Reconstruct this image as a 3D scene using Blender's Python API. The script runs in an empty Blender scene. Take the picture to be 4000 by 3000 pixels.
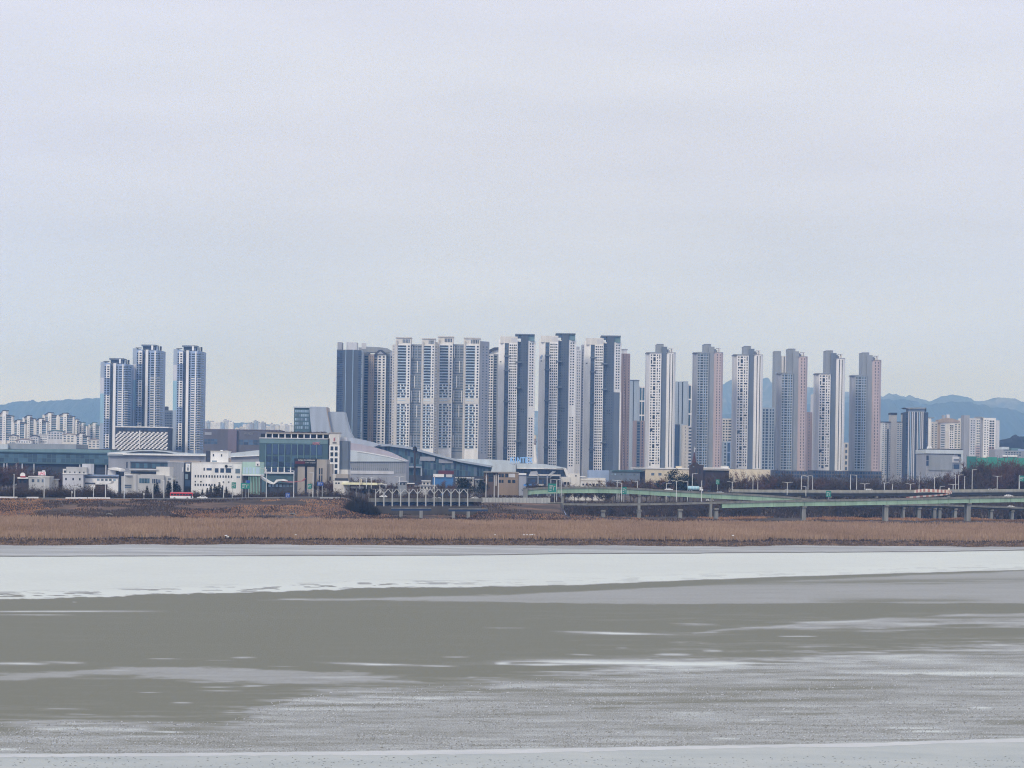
# Winter riverside: frozen mudflat, reed marsh, levee road, viaducts and a high-rise skyline.
import bpy, bmesh, math, random
from mathutils import Vector, Matrix, noise

SC = bpy.context.scene
COL = SC.collection
rnd = random.Random(11)

# ------------------------------------------------------------------ camera
F = 8900.0            # focal length in photograph pixels (4000 wide)
YH = 1830.0           # row of the horizon at the middle column
ROLL = math.radians(0.85)
H = 29.0              # camera height above the river
CR, SR = math.cos(ROLL), math.sin(ROLL)

cam_data = bpy.data.cameras.new('camera')
cam = bpy.data.objects.new('camera', cam_data)
COL.objects.link(cam)
cam_data.sensor_fit = 'HORIZONTAL'
cam_data.sensor_width = 36.0
cam_data.lens = 36.0 * F / 4000.0
cam_data.shift_y = (YH - 1500.0) / 4000.0
cam_data.clip_start = 1.0
cam_data.clip_end = 80000.0
_r = Vector((CR, 0, SR)); _u = Vector((-SR, 0, CR)); _b = Vector((0, -1, 0))
cam.matrix_world = Matrix(((_r.x, _u.x, _b.x, 0), (_r.y, _u.y, _b.y, 0), (_r.z, _u.z, _b.z, H), (0, 0, 0, 1)))
SC.camera = cam

# ------------------------------------------------------------------ sky, sun, exposure
def lin(c):
    c = c / 255.0
    return c / 12.92 if c <= 0.04045 else ((c + 0.055) / 1.055) ** 2.4

def rgb(t, k=1.0):
    return (lin(t[0]) * k, lin(t[1]) * k, lin(t[2]) * k, 1.0)

SUN_DIR = Vector((0.42, 0.72, -0.62)).normalized()      # the way the light travels
world = bpy.data.worlds.new('World'); SC.world = world
world.use_nodes = True
wn, wl = world.node_tree.nodes, world.node_tree.links
wn.clear()
w_out = wn.new('ShaderNodeOutputWorld'); w_bg = wn.new('ShaderNodeBackground')
w_sky = wn.new('ShaderNodeTexSky'); w_sky.sky_type = 'NISHITA'; w_sky.sun_disc = False
w_sky.sun_elevation = math.asin(-SUN_DIR.z); w_sky.sun_rotation = math.atan2(-SUN_DIR.x, -SUN_DIR.y)
w_sky.air_density = 1.0; w_sky.dust_density = 2.0
w_geo = wn.new('ShaderNodeTexCoord'); w_sep = wn.new('ShaderNodeSeparateXYZ')
w_ramp = wn.new('ShaderNodeValToRGB')
el = w_ramp.color_ramp.elements
SKY = [(0.0, 0.762, 0.976, 1.657), (0.0146, 0.762, 0.976, 1.657), (0.0236, 0.719, 0.948, 1.657), (0.037, 0.648, 0.888, 1.661), (0.0708, 0.681, 0.819, 1.146), (0.1045, 0.678, 0.756, 0.942), (0.138, 0.703, 0.751, 0.898), (0.172, 0.742, 0.787, 0.909), (0.203, 0.747, 0.784, 0.929)]  #SKYLINE
SKY = SKY + [(0.5, .77, .78, .84), (1.0, .81, .82, .87)]
for pos, cr_, cg_, cb_ in SKY:
    e = el[0] if pos == 0.0 else (el[len(el) - 1] if pos == 1.0 else el.new(pos))
    e.position = pos; e.color = (cr_, cg_, cb_, 1.0)
w_map = wn.new('ShaderNodeMapping'); w_map.inputs['Scale'].default_value = (5, 5, 26)
w_noi = wn.new('ShaderNodeTexNoise'); w_noi.inputs['Scale'].default_value = 1.3; w_noi.inputs['Detail'].default_value = 4
w_mr = wn.new('ShaderNodeMapRange'); w_mr.inputs['From Min'].default_value = 0.3; w_mr.inputs['From Max'].default_value = 0.7
w_mr.inputs['To Min'].default_value = 9.5; w_mr.inputs['To Max'].default_value = 10.4
w_sc = wn.new('ShaderNodeVectorMath'); w_sc.operation = 'SCALE'
w_mix = wn.new('ShaderNodeMix'); w_mix.data_type = 'RGBA'; w_mix.inputs[0].default_value = 0.96
wl.new(w_geo.outputs['Generated'], w_sep.inputs[0]); wl.new(w_sep.outputs['Z'], w_ramp.inputs[0])
wl.new(w_geo.outputs['Generated'], w_map.inputs[0]); wl.new(w_map.outputs[0], w_noi.inputs['Vector'])
wl.new(w_noi.outputs['Fac'], w_mr.inputs['Value'])
wl.new(w_ramp.outputs[0], w_sc.inputs[0]); wl.new(w_mr.outputs[0], w_sc.inputs['Scale'])
wl.new(w_sky.outputs[0], w_mix.inputs[6]); wl.new(w_sc.outputs[0], w_mix.inputs[7])
wl.new(w_mix.outputs[2], w_bg.inputs['Color']); w_bg.inputs['Strength'].default_value = 0.1
wl.new(w_bg.outputs[0], w_out.inputs['Surface'])

sun_data = bpy.data.lights.new('sun', 'SUN'); sun_data.energy = 1.5; sun_data.angle = math.radians(12)
sun_data.color = (1.0, 0.965, 0.92)
sun = bpy.data.objects.new('sun', sun_data); COL.objects.link(sun)
sun.rotation_euler = SUN_DIR.to_track_quat('-Z', 'Y').to_euler()

SC.view_settings.view_transform = 'Standard'; SC.view_settings.look = 'None'
SC.view_settings.exposure = 0.0; SC.view_settings.gamma = 1.0; SC.view_settings.use_curve_mapping = False
SC.render.engine = 'CYCLES'
SC.cycles.max_bounces = 6; SC.cycles.volume_bounces = 1; SC.cycles.use_denoising = True; SC.cycles.denoising_prefilter = 'NONE'
SC.cycles.diffuse_bounces = 3; SC.cycles.glossy_bounces = 2
SC.cycles.filter_width = 1.15

# ------------------------------------------------------------------ photograph pixels and places
def ang(px, py):
    dx, dz = px - 2000.0, YH - py
    return (dx * CR - dz * SR) / F, (dx * SR + dz * CR) / F

def P(px, py, Y):
    a, b = ang(px, py)
    return Vector((a * Y, Y, H + b * Y))

def G(px, py, z=0.0):
    a, b = ang(px, py)
    Y = (z - H) / b
    return Vector((a * Y, Y, z))

BANK = 0.38           # the river runs slantwise: Y = t + 0.38 X along the bank
def YL(px, t, py=1950):
    a, b = ang(px, py)
    return t / (1 - BANK * a)

# ------------------------------------------------------------------ materials
MATS = {}
LIT = 0.86
def new_mat(name):
    m = bpy.data.materials.new(name); m.use_nodes = True
    n, l = m.node_tree.nodes, m.node_tree.links
    b = n['Principled BSDF']
    return m, n, l, b

def paint(name, c, rough=0.75, var=0.16, scale=0.25, spec=0.3, k=1.0, streak=True):
    """Wall or metal paint: base colour with soft weather streaks."""
    if name in MATS: return MATS[name]
    m, n, l, b = new_mat(name)
    col = rgb(c, k / LIT); col = tuple(min(v, 0.86) for v in col[:3]) + (1,)
    tc = n.new('ShaderNodeNewGeometry'); mp = n.new('ShaderNodeMapping')
    mp.inputs['Scale'].default_value = (scale, scale, scale * (0.12 if streak else 1.0))
    nz = n.new('ShaderNodeTexNoise'); nz.inputs['Scale'].default_value = 1.0; nz.inputs['Detail'].default_value = 5
    mr = n.new('ShaderNodeMapRange'); mr.inputs['From Min'].default_value = 0.25; mr.inputs['From Max'].default_value = 0.75
    mr.inputs['To Min'].default_value = 1 - var; mr.inputs['To Max'].default_value = 1 + var * 0.6
    mx = n.new('ShaderNodeVectorMath'); mx.operation = 'SCALE'; mx.inputs[0].default_value = col[:3]
    l.new(tc.outputs['Position'], mp.inputs[0]); l.new(mp.outputs[0], nz.inputs['Vector'])
    l.new(nz.outputs['Fac'], mr.inputs['Value']); l.new(mr.outputs[0], mx.inputs['Scale'])
    l.new(mx.outputs[0], b.inputs['Base Color'])
    b.inputs['Roughness'].default_value = rough; b.inputs['Specular IOR Level'].default_value = spec
    MATS[name] = m
    return m

def glass(name, c, rough=0.18, spec=0.6, var=0.55):
    """Window glass: dark, glossy, a little different from pane to pane."""
    if name in MATS: return MATS[name]
    m, n, l, b = new_mat(name)
    oi = n.new('ShaderNodeObjectInfo'); ge = n.new('ShaderNodeNewGeometry')
    ad = n.new('ShaderNodeMath'); ad.operation = 'ADD'
    fr = n.new('ShaderNodeMath'); fr.operation = 'FRACT'
    mr = n.new('ShaderNodeMapRange'); mr.inputs['To Min'].default_value = 1 - var; mr.inputs['To Max'].default_value = 1 + var
    mx = n.new('ShaderNodeVectorMath'); mx.operation = 'SCALE'; mx.inputs[0].default_value = rgb(c, 1 / LIT)[:3]
    l.new(oi.outputs['Random'], ad.inputs[0]); l.new(ge.outputs['Random Per Island'], ad.inputs[1])
    l.new(ad.outputs[0], fr.inputs[0]); l.new(fr.outputs[0], mr.inputs['Value'])
    l.new(mr.outputs[0], mx.inputs['Scale']); l.new(mx.outputs[0], b.inputs['Base Color'])
    b.inputs['Roughness'].default_value = rough; b.inputs['Specular IOR Level'].default_value = spec
    MATS[name] = m
    return m

def tuft_mat(name, cols, k=1.0):
    """Reeds, twigs, needles: each piece takes its own colour."""
    if name in MATS: return MATS[name]
    m, n, l, b = new_mat(name)
    ge = n.new('ShaderNodeNewGeometry'); rp = n.new('ShaderNodeValToRGB')
    e = rp.color_ramp.elements
    for i, c in enumerate(cols):
        p = i / (len(cols) - 1)
        q = e[0] if i == 0 else (e[len(e) - 1] if i == len(cols) - 1 else e.new(p))
        q.position = p; q.color = rgb(c, k / LIT)
    nz = n.new('ShaderNodeTexNoise'); nz.inputs['Scale'].default_value = 0.025; nz.inputs['Detail'].default_value = 3
    mp = n.new('ShaderNodeMapping'); mp.inputs['Scale'].default_value = (1, 0.6, 1)
    ad = n.new('ShaderNodeMath'); ad.operation = 'MULTIPLY_ADD'; ad.inputs[1].default_value = 0.55
    mm = n.new('ShaderNodeMapRange'); mm.inputs['From Min'].default_value = 0.3; mm.inputs['From Max'].default_value = 0.7
    mm.inputs['To Min'].default_value = 0.0; mm.inputs['To Max'].default_value = 0.45
    l.new(ge.outputs['Position'], mp.inputs[0]); l.new(mp.outputs[0], nz.inputs['Vector']); l.new(nz.outputs['Fac'], mm.inputs['Value'])
    l.new(ge.outputs['Random Per Island'], ad.inputs[0]); l.new(mm.outputs[0], ad.inputs[2])
    l.new(ad.outputs[0], rp.inputs[0]); l.new(rp.outputs[0], b.inputs['Base Color'])
    b.inputs['Roughness'].default_value = 0.9; b.inputs['Specular IOR Level'].default_value = 0.1
    MATS[name] = m
    return m

def ground_mat(name, stops, scale=(0.02, 0.02, 0.02), detail=8, rough=0.9, spec=0.2, fine=None, bump=0.0, k=1.0):
    """Soil, mud, ice: a noise ramp in world space, with a finer grain over it."""
    if name in MATS: return MATS[name]
    m, n, l, b = new_mat(name)
    ge = n.new('ShaderNodeNewGeometry'); mp = n.new('ShaderNodeMapping'); mp.inputs['Scale'].default_value = scale
    nz = n.new('ShaderNodeTexNoise'); nz.inputs['Scale'].default_value = 1; nz.inputs['Detail'].default_value = detail
    nz.inputs['Roughness'].default_value = 0.62
    rp = n.new('ShaderNodeValToRGB'); e = rp.color_ramp.elements
    for i, (p, c) in enumerate(stops):
        q = e[0] if i == 0 else (e[len(e) - 1] if i == len(stops) - 1 else e.new(p))
        q.position = p; q.color = rgb(c, k / LIT)
    l.new(ge.outputs['Position'], mp.inputs[0]); l.new(mp.outputs[0], nz.inputs['Vector']); l.new(nz.outputs['Fac'], rp.inputs[0])
    last = rp.outputs[0]
    if fine:
        fs, fa = fine
        m2 = n.new('ShaderNodeMapping'); m2.inputs['Scale'].default_value = fs
        n2 = n.new('ShaderNodeTexNoise'); n2.inputs['Scale'].default_value = 1; n2.inputs['Detail'].default_value = 6
        r2 = n.new('ShaderNodeMapRange'); r2.inputs['From Min'].default_value = 0.3; r2.inputs['From Max'].default_value = 0.7
        r2.inputs['To Min'].default_value = 1 - fa; r2.inputs['To Max'].default_value = 1 + fa
        sc = n.new('ShaderNodeVectorMath'); sc.operation = 'SCALE'
        l.new(ge.outputs['Position'], m2.inputs[0]); l.new(m2.outputs[0], n2.inputs['Vector']); l.new(n2.outputs['Fac'], r2.inputs['Value'])
        l.new(last, sc.inputs[0]); l.new(r2.outputs[0], sc.inputs['Scale']); last = sc.outputs[0]
        if bump:
            bp = n.new('ShaderNodeBump'); bp.inputs['Strength'].default_value = bump; bp.inputs['Distance'].default_value = 0.2
            l.new(n2.outputs['Fac'], bp.inputs['Height']); l.new(bp.outputs[0], b.inputs['Normal'])
    l.new(last, b.inputs['Base Color'])
    b.inputs['Roughness'].default_value = rough; b.inputs['Specular IOR Level'].default_value = spec
    MATS[name] = m
    return m

# ------------------------------------------------------------------ mesh building
class MB:
    def __init__(s): s.v = []; s.f = []
    def add(s, vs, fs):
        o = len(s.v); s.v += [tuple(p) for p in vs]; s.f += [tuple(i + o for i in q) for q in fs]; return s
    def box(s, x0, x1, y0, y1, z0, z1):
        return s.add([(x0, y0, z0), (x1, y0, z0), (x1, y1, z0), (x0, y1, z0), (x0, y0, z1), (x1, y0, z1), (x1, y1, z1), (x0, y1, z1)],
                     [(0, 3, 2, 1), (4, 5, 6, 7), (0, 1, 5, 4), (1, 2, 6, 5), (2, 3, 7, 6), (3, 0, 4, 7)])
    def prism(s, pts, z0, z1):
        """pts: plan polygon; z0, z1 number or list per corner."""
        n = len(pts); a = z0 if isinstance(z0, (list, tuple)) else [z0] * n; b = z1 if isinstance(z1, (list, tuple)) else [z1] * n
        ar = sum(pts[i][0] * pts[(i + 1) % n][1] - pts[(i + 1) % n][0] * pts[i][1] for i in range(n))
        if ar < 0:
            pts = pts[::-1]; a = list(a)[::-1]; b = list(b)[::-1]
        vs = [(p[0], p[1], a[i]) for i, p in enumerate(pts)] + [(p[0], p[1], b[i]) for i, p in enumerate(pts)]
        fs = [tuple(range(n))[::-1], tuple(range(n, 2 * n))] + [(i, (i + 1) % n, n + (i + 1) % n, n + i) for i in range(n)]
        return s.add(vs, fs)
    def profile(s, pts, y0, y1):
        """pts: outline in (x, z), pushed from y0 to y1."""
        n = len(pts)
        ar = sum(pts[i][0] * pts[(i + 1) % n][1] - pts[(i + 1) % n][0] * pts[i][1] for i in range(n))
        if ar < 0: pts = pts[::-1]
        vs = [(p[0], y0, p[1]) for p in pts] + [(p[0], y1, p[1]) for p in pts]
        fs = [tuple(range(n)), tuple(range(n, 2 * n))[::-1]] + [(i, n + i, n + (i + 1) % n, (i + 1) % n) for i in range(n)]
        return s.add(vs, fs)
    def tube(s, a, b, r0, r1=None, n=6):
        a, b = Vector(a), Vector(b); r1 = r0 if r1 is None else r1
        d = (b - a).normalized(); q = d.orthogonal().normalized(); w = d.cross(q)
        vs = []
        for c, r in ((a, r0), (b, r1)):
            for i in range(n):
                t = 2 * math.pi * i / n; vs.append(c + (q * math.cos(t) + w * math.sin(t)) * r)
        return s.add(vs, [(i, (i + 1) % n, n + (i + 1) % n, n + i) for i in range(n)] + [tuple(range(n))[::-1], tuple(range(n, 2 * n))])
    def lathe(s, prof, n=12, cx=0, cy=0):
        vs = []
        for r, z in prof:
            for i in range(n):
                t = 2 * math.pi * i / n; vs.append((cx + r * math.cos(t), cy + r * math.sin(t), z))
        fs = []
        for k in range(len(prof) - 1):
            for i in range(n):
                j = (i + 1) % n; fs.append((k * n + i, k * n + j, (k + 1) * n + j, (k + 1) * n + i))
        fs += [tuple(range(n))[::-1], tuple(range((len(prof) - 1) * n, len(prof) * n))]
        return s.add(vs, fs)
    def mesh(s, name, mat):
        me = bpy.data.meshes.new(name); me.from_pydata(s.v, [], s.f); me.update()
        if mat: me.materials.append(mat)
        return me
    def build(s, name, mat, parent=None, kind=None):
        return link(name, s.mesh(name, mat), parent, kind)

def link(name, me, parent=None, kind=None):
    o = bpy.data.objects.new(name, me); COL.objects.link(o)
    if parent is not None: o.parent = parent
    if kind: o['kind'] = kind
    return o

def tag(o, label, cat, group=None):
    o['label'] = label; o['category'] = cat
    if group: o['group'] = group
    return o

def thing(name, label, cat, loc, group=None, rz=0.0):
    o = bpy.data.objects.new(name, None); COL.objects.link(o)
    o.location = loc; o.rotation_euler = (0, 0, rz); o.empty_display_size = 1.0
    return tag(o, label, cat, group)

def structure(name, mb_or_mesh, mat=None):
    me = mb_or_mesh.mesh(name, mat) if isinstance(mb_or_mesh, MB) else mb_or_mesh
    return link(name, me, None, 'structure')

UNIT = {}
def unit_box(mat):
    if mat.name not in UNIT:
        UNIT[mat.name] = MB().box(-.5, .5, -.5, .5, -.5, .5).mesh('pane_' + mat.name, mat)
    return UNIT[mat.name]

def sstep(x, a, b):
    t = max(0.0, min(1.0, (x - a) / (b - a))); return t * t * (3 - 2 * t)

def ilerp(pts, x):
    if x <= pts[0][0]: return pts[0][1]
    for (x0, y0), (x1, y1) in zip(pts, pts[1:]):
        if x <= x1: return y0 + (y1 - y0) * (x - x0) / (x1 - x0)
    return pts[-1][1]

def fbm(x, y, s=1.0, o=4):
    return noise.fractal(Vector((x * s, y * s, 3.7)), 1.0, 2.0, o)

# ------------------------------------------------------------------ the lie of the land
def pxof(X, Y): return 2000 + F * X / Y       # column of a place, near enough for profiles

def zt(X, Y):
    t = Y - BANK * X
    px = pxof(X, Y)
    if t < 832: return -0.4
    e = fbm(X, 5.0, 0.012) * 13 + fbm(X, 9.0, 0.06) * 6 + fbm(X, 3.0, 0.3) * 2
    if t < 870 + e: return -0.3 + (2.45 + .5 * fbm(X, 1.0, .05)) * sstep(t + fbm(X, t, 0.35) * 2.0, 857 + e, 867 + e)
    z = 2.3 + 0.7 * sstep(t, 870, 1090) + 0.25 * fbm(X, t, 0.03)
    mid = sstep(px, 1330, 1470) * (1 - sstep(px, 2185, 2225)); right = sstep(px, 2185, 2225); left = 1 - sstep(px, 1330, 1470)
    hill = (8.0 + 1.6 * sstep(px, 500, 1300)) * sstep(t, 1098, 1176) + 0.5 * fbm(X, t, 0.06) * sstep(t, 1096, 1110) * (1 - sstep(t, 1165, 1178))
    hill -= 2.2 * sstep(t, 1216, 1236)
    mhill = (3.2 + 5.2 * sstep(px, 1850, 1890)) * sstep(t, 1104, 1160) + 0.5 * fbm(X, t, 0.06) * sstep(t, 1096, 1110) * (1 - sstep(t, 1160, 1172)) - (2 * sstep(px, 1850, 1890)) * sstep(t, 1180, 1240) + 2 * sstep(t, 1200, 1260)
    flat = 0.2 * sstep(t, 1100, 1130) + 0.5 * fbm(X, t, 0.05) * sstep(t, 1098, 1125) * (1 - sstep(t, 1300, 1330)) + 5.5 * sstep(t, 1238, 1330) + (1.8 + fbm(X, 2.0, .04)) * sstep(t, 1108, 1140) * (1 - sstep(px, 2700, 2950)) * (1 - sstep(t, 1150, 1170))
    z += left * hill + mid * mhill + right * flat
    z += 4.0 * sstep(px, 2250, 2900) * sstep(t, 1300, 1420)
    return z

def zg(px, t):
    Y = YL(px, t); X = ang(px, 1950)[0] * Y
    return Vector((X, Y, zt(X, Y)))

# ================================================================== the setting
def strip(name, ts, mat, u0=-0.36, u1=0.40, n=420, lift=0.0):
    mb = MB(); rows = []
    for t in ts:
        row = []
        for i in range(n + 1):
            u = u0 + (u1 - u0) * i / n
            Y = t / (1 - BANK * u); X = u * Y
            row.append((X, Y, zt(X, Y) + lift))
        rows.append(row)
    vs = [p for r in rows for p in r]; w = n + 1
    fs = [(j * w + i, j * w + i + 1, (j + 1) * w + i + 1, (j + 1) * w + i) for j in range(len(ts) - 1) for i in range(n)]
    mb.add(vs, fs)
    return structure(name, mb, mat)

def span(a, b, n): return [a + (b - a) * i / n for i in range(n + 1)]

m_mud = ground_mat('wet_mud', [(0.25, (122, 122, 110)), (0.5, (132, 132, 119)), (0.75, (142, 141, 129))], (0.008, 0.03, 1), 6, 0.85, 0.08,
                   fine=((0.5, 0.9, 1), 0.035), k=.77)
m_bank = ground_mat('bank_soil', [(0.3, (52, 44, 42)), (0.5, (84, 70, 62)), (0.68, (120, 100, 86))], (0.25, 0.25, 0.9), 6, fine=((2, 2, 2), .3), bump=.5)
m_marsh = ground_mat('marsh_soil', [(0.3, (94, 80, 72)), (0.55, (128, 110, 98)), (0.75, (144, 124, 110))], (0.012, 0.03, 1), 6, fine=((.6, .6, .6), .2))
m_levee = ground_mat('levee_turf', [(0.3, (58, 51, 50)), (0.5, (78, 68, 64)), (0.6, (102, 84, 74)), (0.7, (134, 104, 86)), (0.8, (152, 128, 104))],
                     (0.018, 0.085, 0.5), 7, fine=((.5, .8, .8), .28), bump=.4)
m_land = ground_mat('town_ground', [(0.3, (60, 55, 54)), (0.5, (80, 72, 68)), (0.7, (104, 94, 86))], (0.01, 0.01, 0.01), 6, fine=((.2, .2, .2), .2))
m_asph = ground_mat('asphalt', [(0.3, (84, 85, 88)), (0.7, (104, 104, 106))], (0.1, 0.1, 0.1), 4, fine=((2, 2, 2), .08))

structure('river_bed', MB().add([(-1500, -300, -.06), (1700, -300, -.06), (1700, 1560, -.06), (-1500, 300, -.06)], [(0, 1, 2, 3)]), m_mud)
strip('river_bank', span(830, 902, 72), m_bank, n=900)
strip('marsh', [902] + span(906, 1092, 26), m_marsh)
strip('levee', span(1092, 1182, 30), m_levee, n=600)
strip('ground', [1182, 1190, 1200, 1216, 1222, 1230, 1236, 1250, 1275, 1300, 1330, 1360, 1400, 1440, 1500, 1700, 2000, 2600, 4000, 8000, 16000, 30000], m_land, n=300)

# levee road: a carriageway sheet, its kerb line and lane markings
def ribbon(pxs, ta, tb, lift, thick=0.0):
    mb = MB(); A = []; B = []
    for px in pxs:
        a = zg(px, ta); b = zg(px, tb); z = max(a.z, b.z) + lift
        A.append(Vector((a.x, a.y, z))); B.append(Vector((b.x, b.y, z)))
    n = len(pxs)
    mb.add(A + B, [(i, i + 1, n + i + 1, n + i) for i in range(n - 1)])
    if thick:
        mb.add(A + [p - Vector((0, 0, thick)) for p in A], [(i, n + i, n + i + 1, i + 1) for i in range(n - 1)])
    return mb
road_px = list(range(-300, 1481, 20))
road = structure('levee_road', ribbon(road_px, 1183, 1214, 0.22, 0.5), m_asph)
m_line = paint('road_white', (205, 206, 204), var=.2)
for i, (ta, tb) in enumerate(((1185, 1185.3), (1198.4, 1198.9), (1212.6, 1212.9))):
    link('lane_line', ribbon(road_px, ta, tb, 0.226).mesh('lane_line', m_line), road)

# mountains: two ridges, far behind the town
def ridge(name, crest, Y, mat, depth, seed, foot=10.0):
    mb = MB(); n = 400; x0, x1 = crest[0][0], crest[-1][0]
    rows = []
    prof = [(-1.0, 0.0), (-0.8, 0.16), (-0.62, 0.34), (-0.45, 0.52), (-0.28, 0.72), (-0.12, 0.9), (0.0, 1.0), (0.25, 0.8), (0.6, 0.4), (1.0, 0.0)]
    for dy, hf in prof:
        row = []
        for i in range(n + 1):
            px = x0 + (x1 - x0) * i / n
            c = P(px, ilerp(crest, px), Y)
            h = max(c.z, 20)
            h += 9 * fbm(px, seed, 0.045, 4) * 1.0
            yy = Y + dy * depth
            rough = 0.16 * fbm(px + dy * 90, seed + dy * 40, 0.02, 5) * (1 - abs(hf - 0.5) * 2) * h
            row.append((c.x * (1 + 0.0 * dy), yy + 260 * fbm(px, dy * 3, 0.015), foot + (h - foot) * hf + rough))
        rows.append(row)
    w = n + 1
    mb.add([p for r in rows for p in r], [(j * w + i, j * w + i + 1, (j + 1) * w + i + 1, (j + 1) * w + i) for j in range(len(rows) - 1) for i in range(n)])
    o = structure(name, mb, mat)
    for p in o.data.polygons: p.use_smooth = True
    return o
m_rock = ground_mat('mountain_rock', [(0.3, (44, 44, 50)), (0.5, (60, 60, 64)), (0.7, (120, 118, 116))], (0.004, 0.004, 0.004), 6, fine=((.02, .02, .02), .25))
m_wood = ground_mat('mountain_wood', [(0.3, (38, 40, 44)), (0.7, (54, 54, 56))], (0.004, 0.004, 0.004), 6, fine=((.03, .03, .03), .2))
ridge('mountains', [(1500, 1700), (1800, 1640), (2050, 1602), (2100, 1606), (2450, 1560), (2600, 1530), (2700, 1515), (2790, 1508), (2828, 1500), (2850, 1484), (2872, 1478),
                    (2900, 1484), (2925, 1500), (2960, 1486), (2983, 1478), (3000, 1475), (3012, 1494), (3030, 1500), (3080, 1512), (3160, 1518), (3185, 1515),
                    (3250, 1524), (3325, 1536), (3440, 1550), (3462, 1538), (3498, 1539), (3508, 1550), (3532, 1553), (3548, 1543), (3565, 1543), (3580, 1554), (3610, 1556),
                    (3640, 1566), (3690, 1545), (3720, 1543), (3740, 1550), (3800, 1566), (3840, 1568), (3890, 1552), (3960, 1558), (4000, 1570), (4150, 1590), (4400, 1560), (4800, 1600)],
      20500, m_rock, 2600, 2.0)
ridge('foothills', [(2300, 1720), (2700, 1650), (2900, 1600), (3100, 1586), (3300, 1575), (3420, 1560), (3560, 1563), (3640, 1578), (3720, 1570), (3800, 1578), (3900, 1590), (4000, 1612), (4200, 1640), (4800, 1640)],
      16500, m_wood, 1800, 7.0)
ridge('hills', [(-900, 1600), (-400, 1570), (-200, 1590), (0, 1582), (40, 1576), (85, 1565), (130, 1562), (165, 1572), (200, 1569), (260, 1562), (320, 1560), (395, 1556),
                (500, 1562), (600, 1590), (680, 1625), (760, 1645), (860, 1652), (960, 1650), (1060, 1656), (1150, 1662), (1400, 1680), (1800, 1700)],
      17500, m_wood, 2000, 4.0)
ridge('wooded_hill', [(3780, 1740), (3850, 1722), (3905, 1710), (3930, 1704), (3960, 1703), (4000, 1706), (4100, 1700), (4300, 1716)], 4200, m_wood, 350, 9.0)

# ------------------------------------------------------------------ ice on the river
def outline(pts, step=26, jx=9, jy=0.9, seed=0):
    """Ragged outline on the river from photograph pixels."""
    out = []
    n = len(pts)
    for i in range(n):
        (x0, y0), (x1, y1) = pts[i], pts[(i + 1) % n]
        k = max(1, int(math.hypot(x1 - x0, (y1 - y0) * 4) / step))
        for j in range(k):
            f = j / k
            x = x0 + (x1 - x0) * f; y = y0 + (y1 - y0) * f
            q = noise.noise_vector(Vector((x * 0.02, y * 0.06, seed))) * 0.6 + noise.noise_vector(Vector((x * 0.1, y * 0.3, seed + 5))) * 0.4
            sc = max(0.5, (y - 1850) / 600.0)
            out.append((x + q.x * jx * sc * 2, y + q.y * jy * sc * 4))
    return out

def ice(name, pts, mat, z, thick=0.0, seed=0, step=26, jx=9, jy=0.9, kind='structure', parent=None):
    o = outline(pts, step, jx, jy, seed)
    q = [G(x, y, 0.0) for x, y in o]
    pl = [(p.x, p.y) for p in q]
    if thick:
        return MB().prism(pl, z - thick, z).build(name, mat, parent, kind)
    return MB().add([(a, b, z) for a, b in pl], [tuple(range(len(pl)))]).build(name, mat, parent, kind)

m_ice = ground_mat('snowy_ice', [(0.3, (198, 205, 211)), (0.5, (207, 213, 218)), (0.7, (213, 217, 220))], (0.006, 0.02, 1), 5, 0.6, 0.25, fine=((.2, .5, 1), .02), k=.79)
m_gice = ground_mat('grey_ice', [(0.3, (150, 152, 153)), (0.5, (163, 165, 166)), (0.7, (176, 178, 180))], (0.012, 0.05, 1), 6, 0.7, 0.15, fine=((.8, 2.0, 1), .07), k=.74)
m_fice = ground_mat('rough_ice', [(0.3, (142, 143, 143)), (0.5, (160, 160, 161)), (0.7, (176, 177, 179))], (0.05, 0.12, 1), 8, 0.75, 0.15, fine=((3.0, 5.0, 1), .2), bump=.5, k=.80)
m_nice = ground_mat('near_ice', [(0.3, (174, 181, 182)), (0.5, (184, 190, 190)), (0.7, (193, 197, 196))], (0.08, 0.2, 1), 6, 0.6, 0.2, fine=((3.0, 5.0, 1), .05), bump=.2, k=.78)
m_rim = ground_mat('ice_rim', [(0.3, (190, 193, 196)), (0.7, (206, 208, 210))], (0.1, 0.2, 1), 4, 0.6, 0.2, k=.84)
m_shore = ground_mat('shore_mud', [(0.3, (142, 143, 145)), (0.5, (166, 169, 172)), (0.68, (192, 196, 200))], (0.012, 0.06, 1), 7, 0.8, 0.12, fine=((.5, 1.2, 1), .08), k=.84)
m_scarp_shade = ground_mat('scarp_shade_mud', [(0.3, (84, 82, 80)), (0.7, (128, 126, 122))], (0.1, 0.1, 1), 4, 0.8, 0.1)

line = [(-500, 2176), (0, 2173), (600, 2172), (1400, 2170), (1900, 2168), (2200, 2163), (2700, 2161), (3000, 2158), (3600, 2155), (4000, 2149), (4500, 2143)]
shore_back = [(4500, 2090), (4000, 2098), (3000, 2112), (2000, 2116), (1000, 2116), (0, 2112), (-500, 2110)]
ice('shore_flat', line + shore_back, m_shore, 0.06, 0.0, 1, jx=6, jy=.5)
ice('scarp_shade_line', [(x, y - 1.0) for x, y in line] + [(x, y + 1.8) for x, y in line[::-1]], m_scarp_shade, 0.09, seed=3, jx=6, jy=.45, kind='structure')  # flat strip; the shade of the mud step is put into its dark colour

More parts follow.
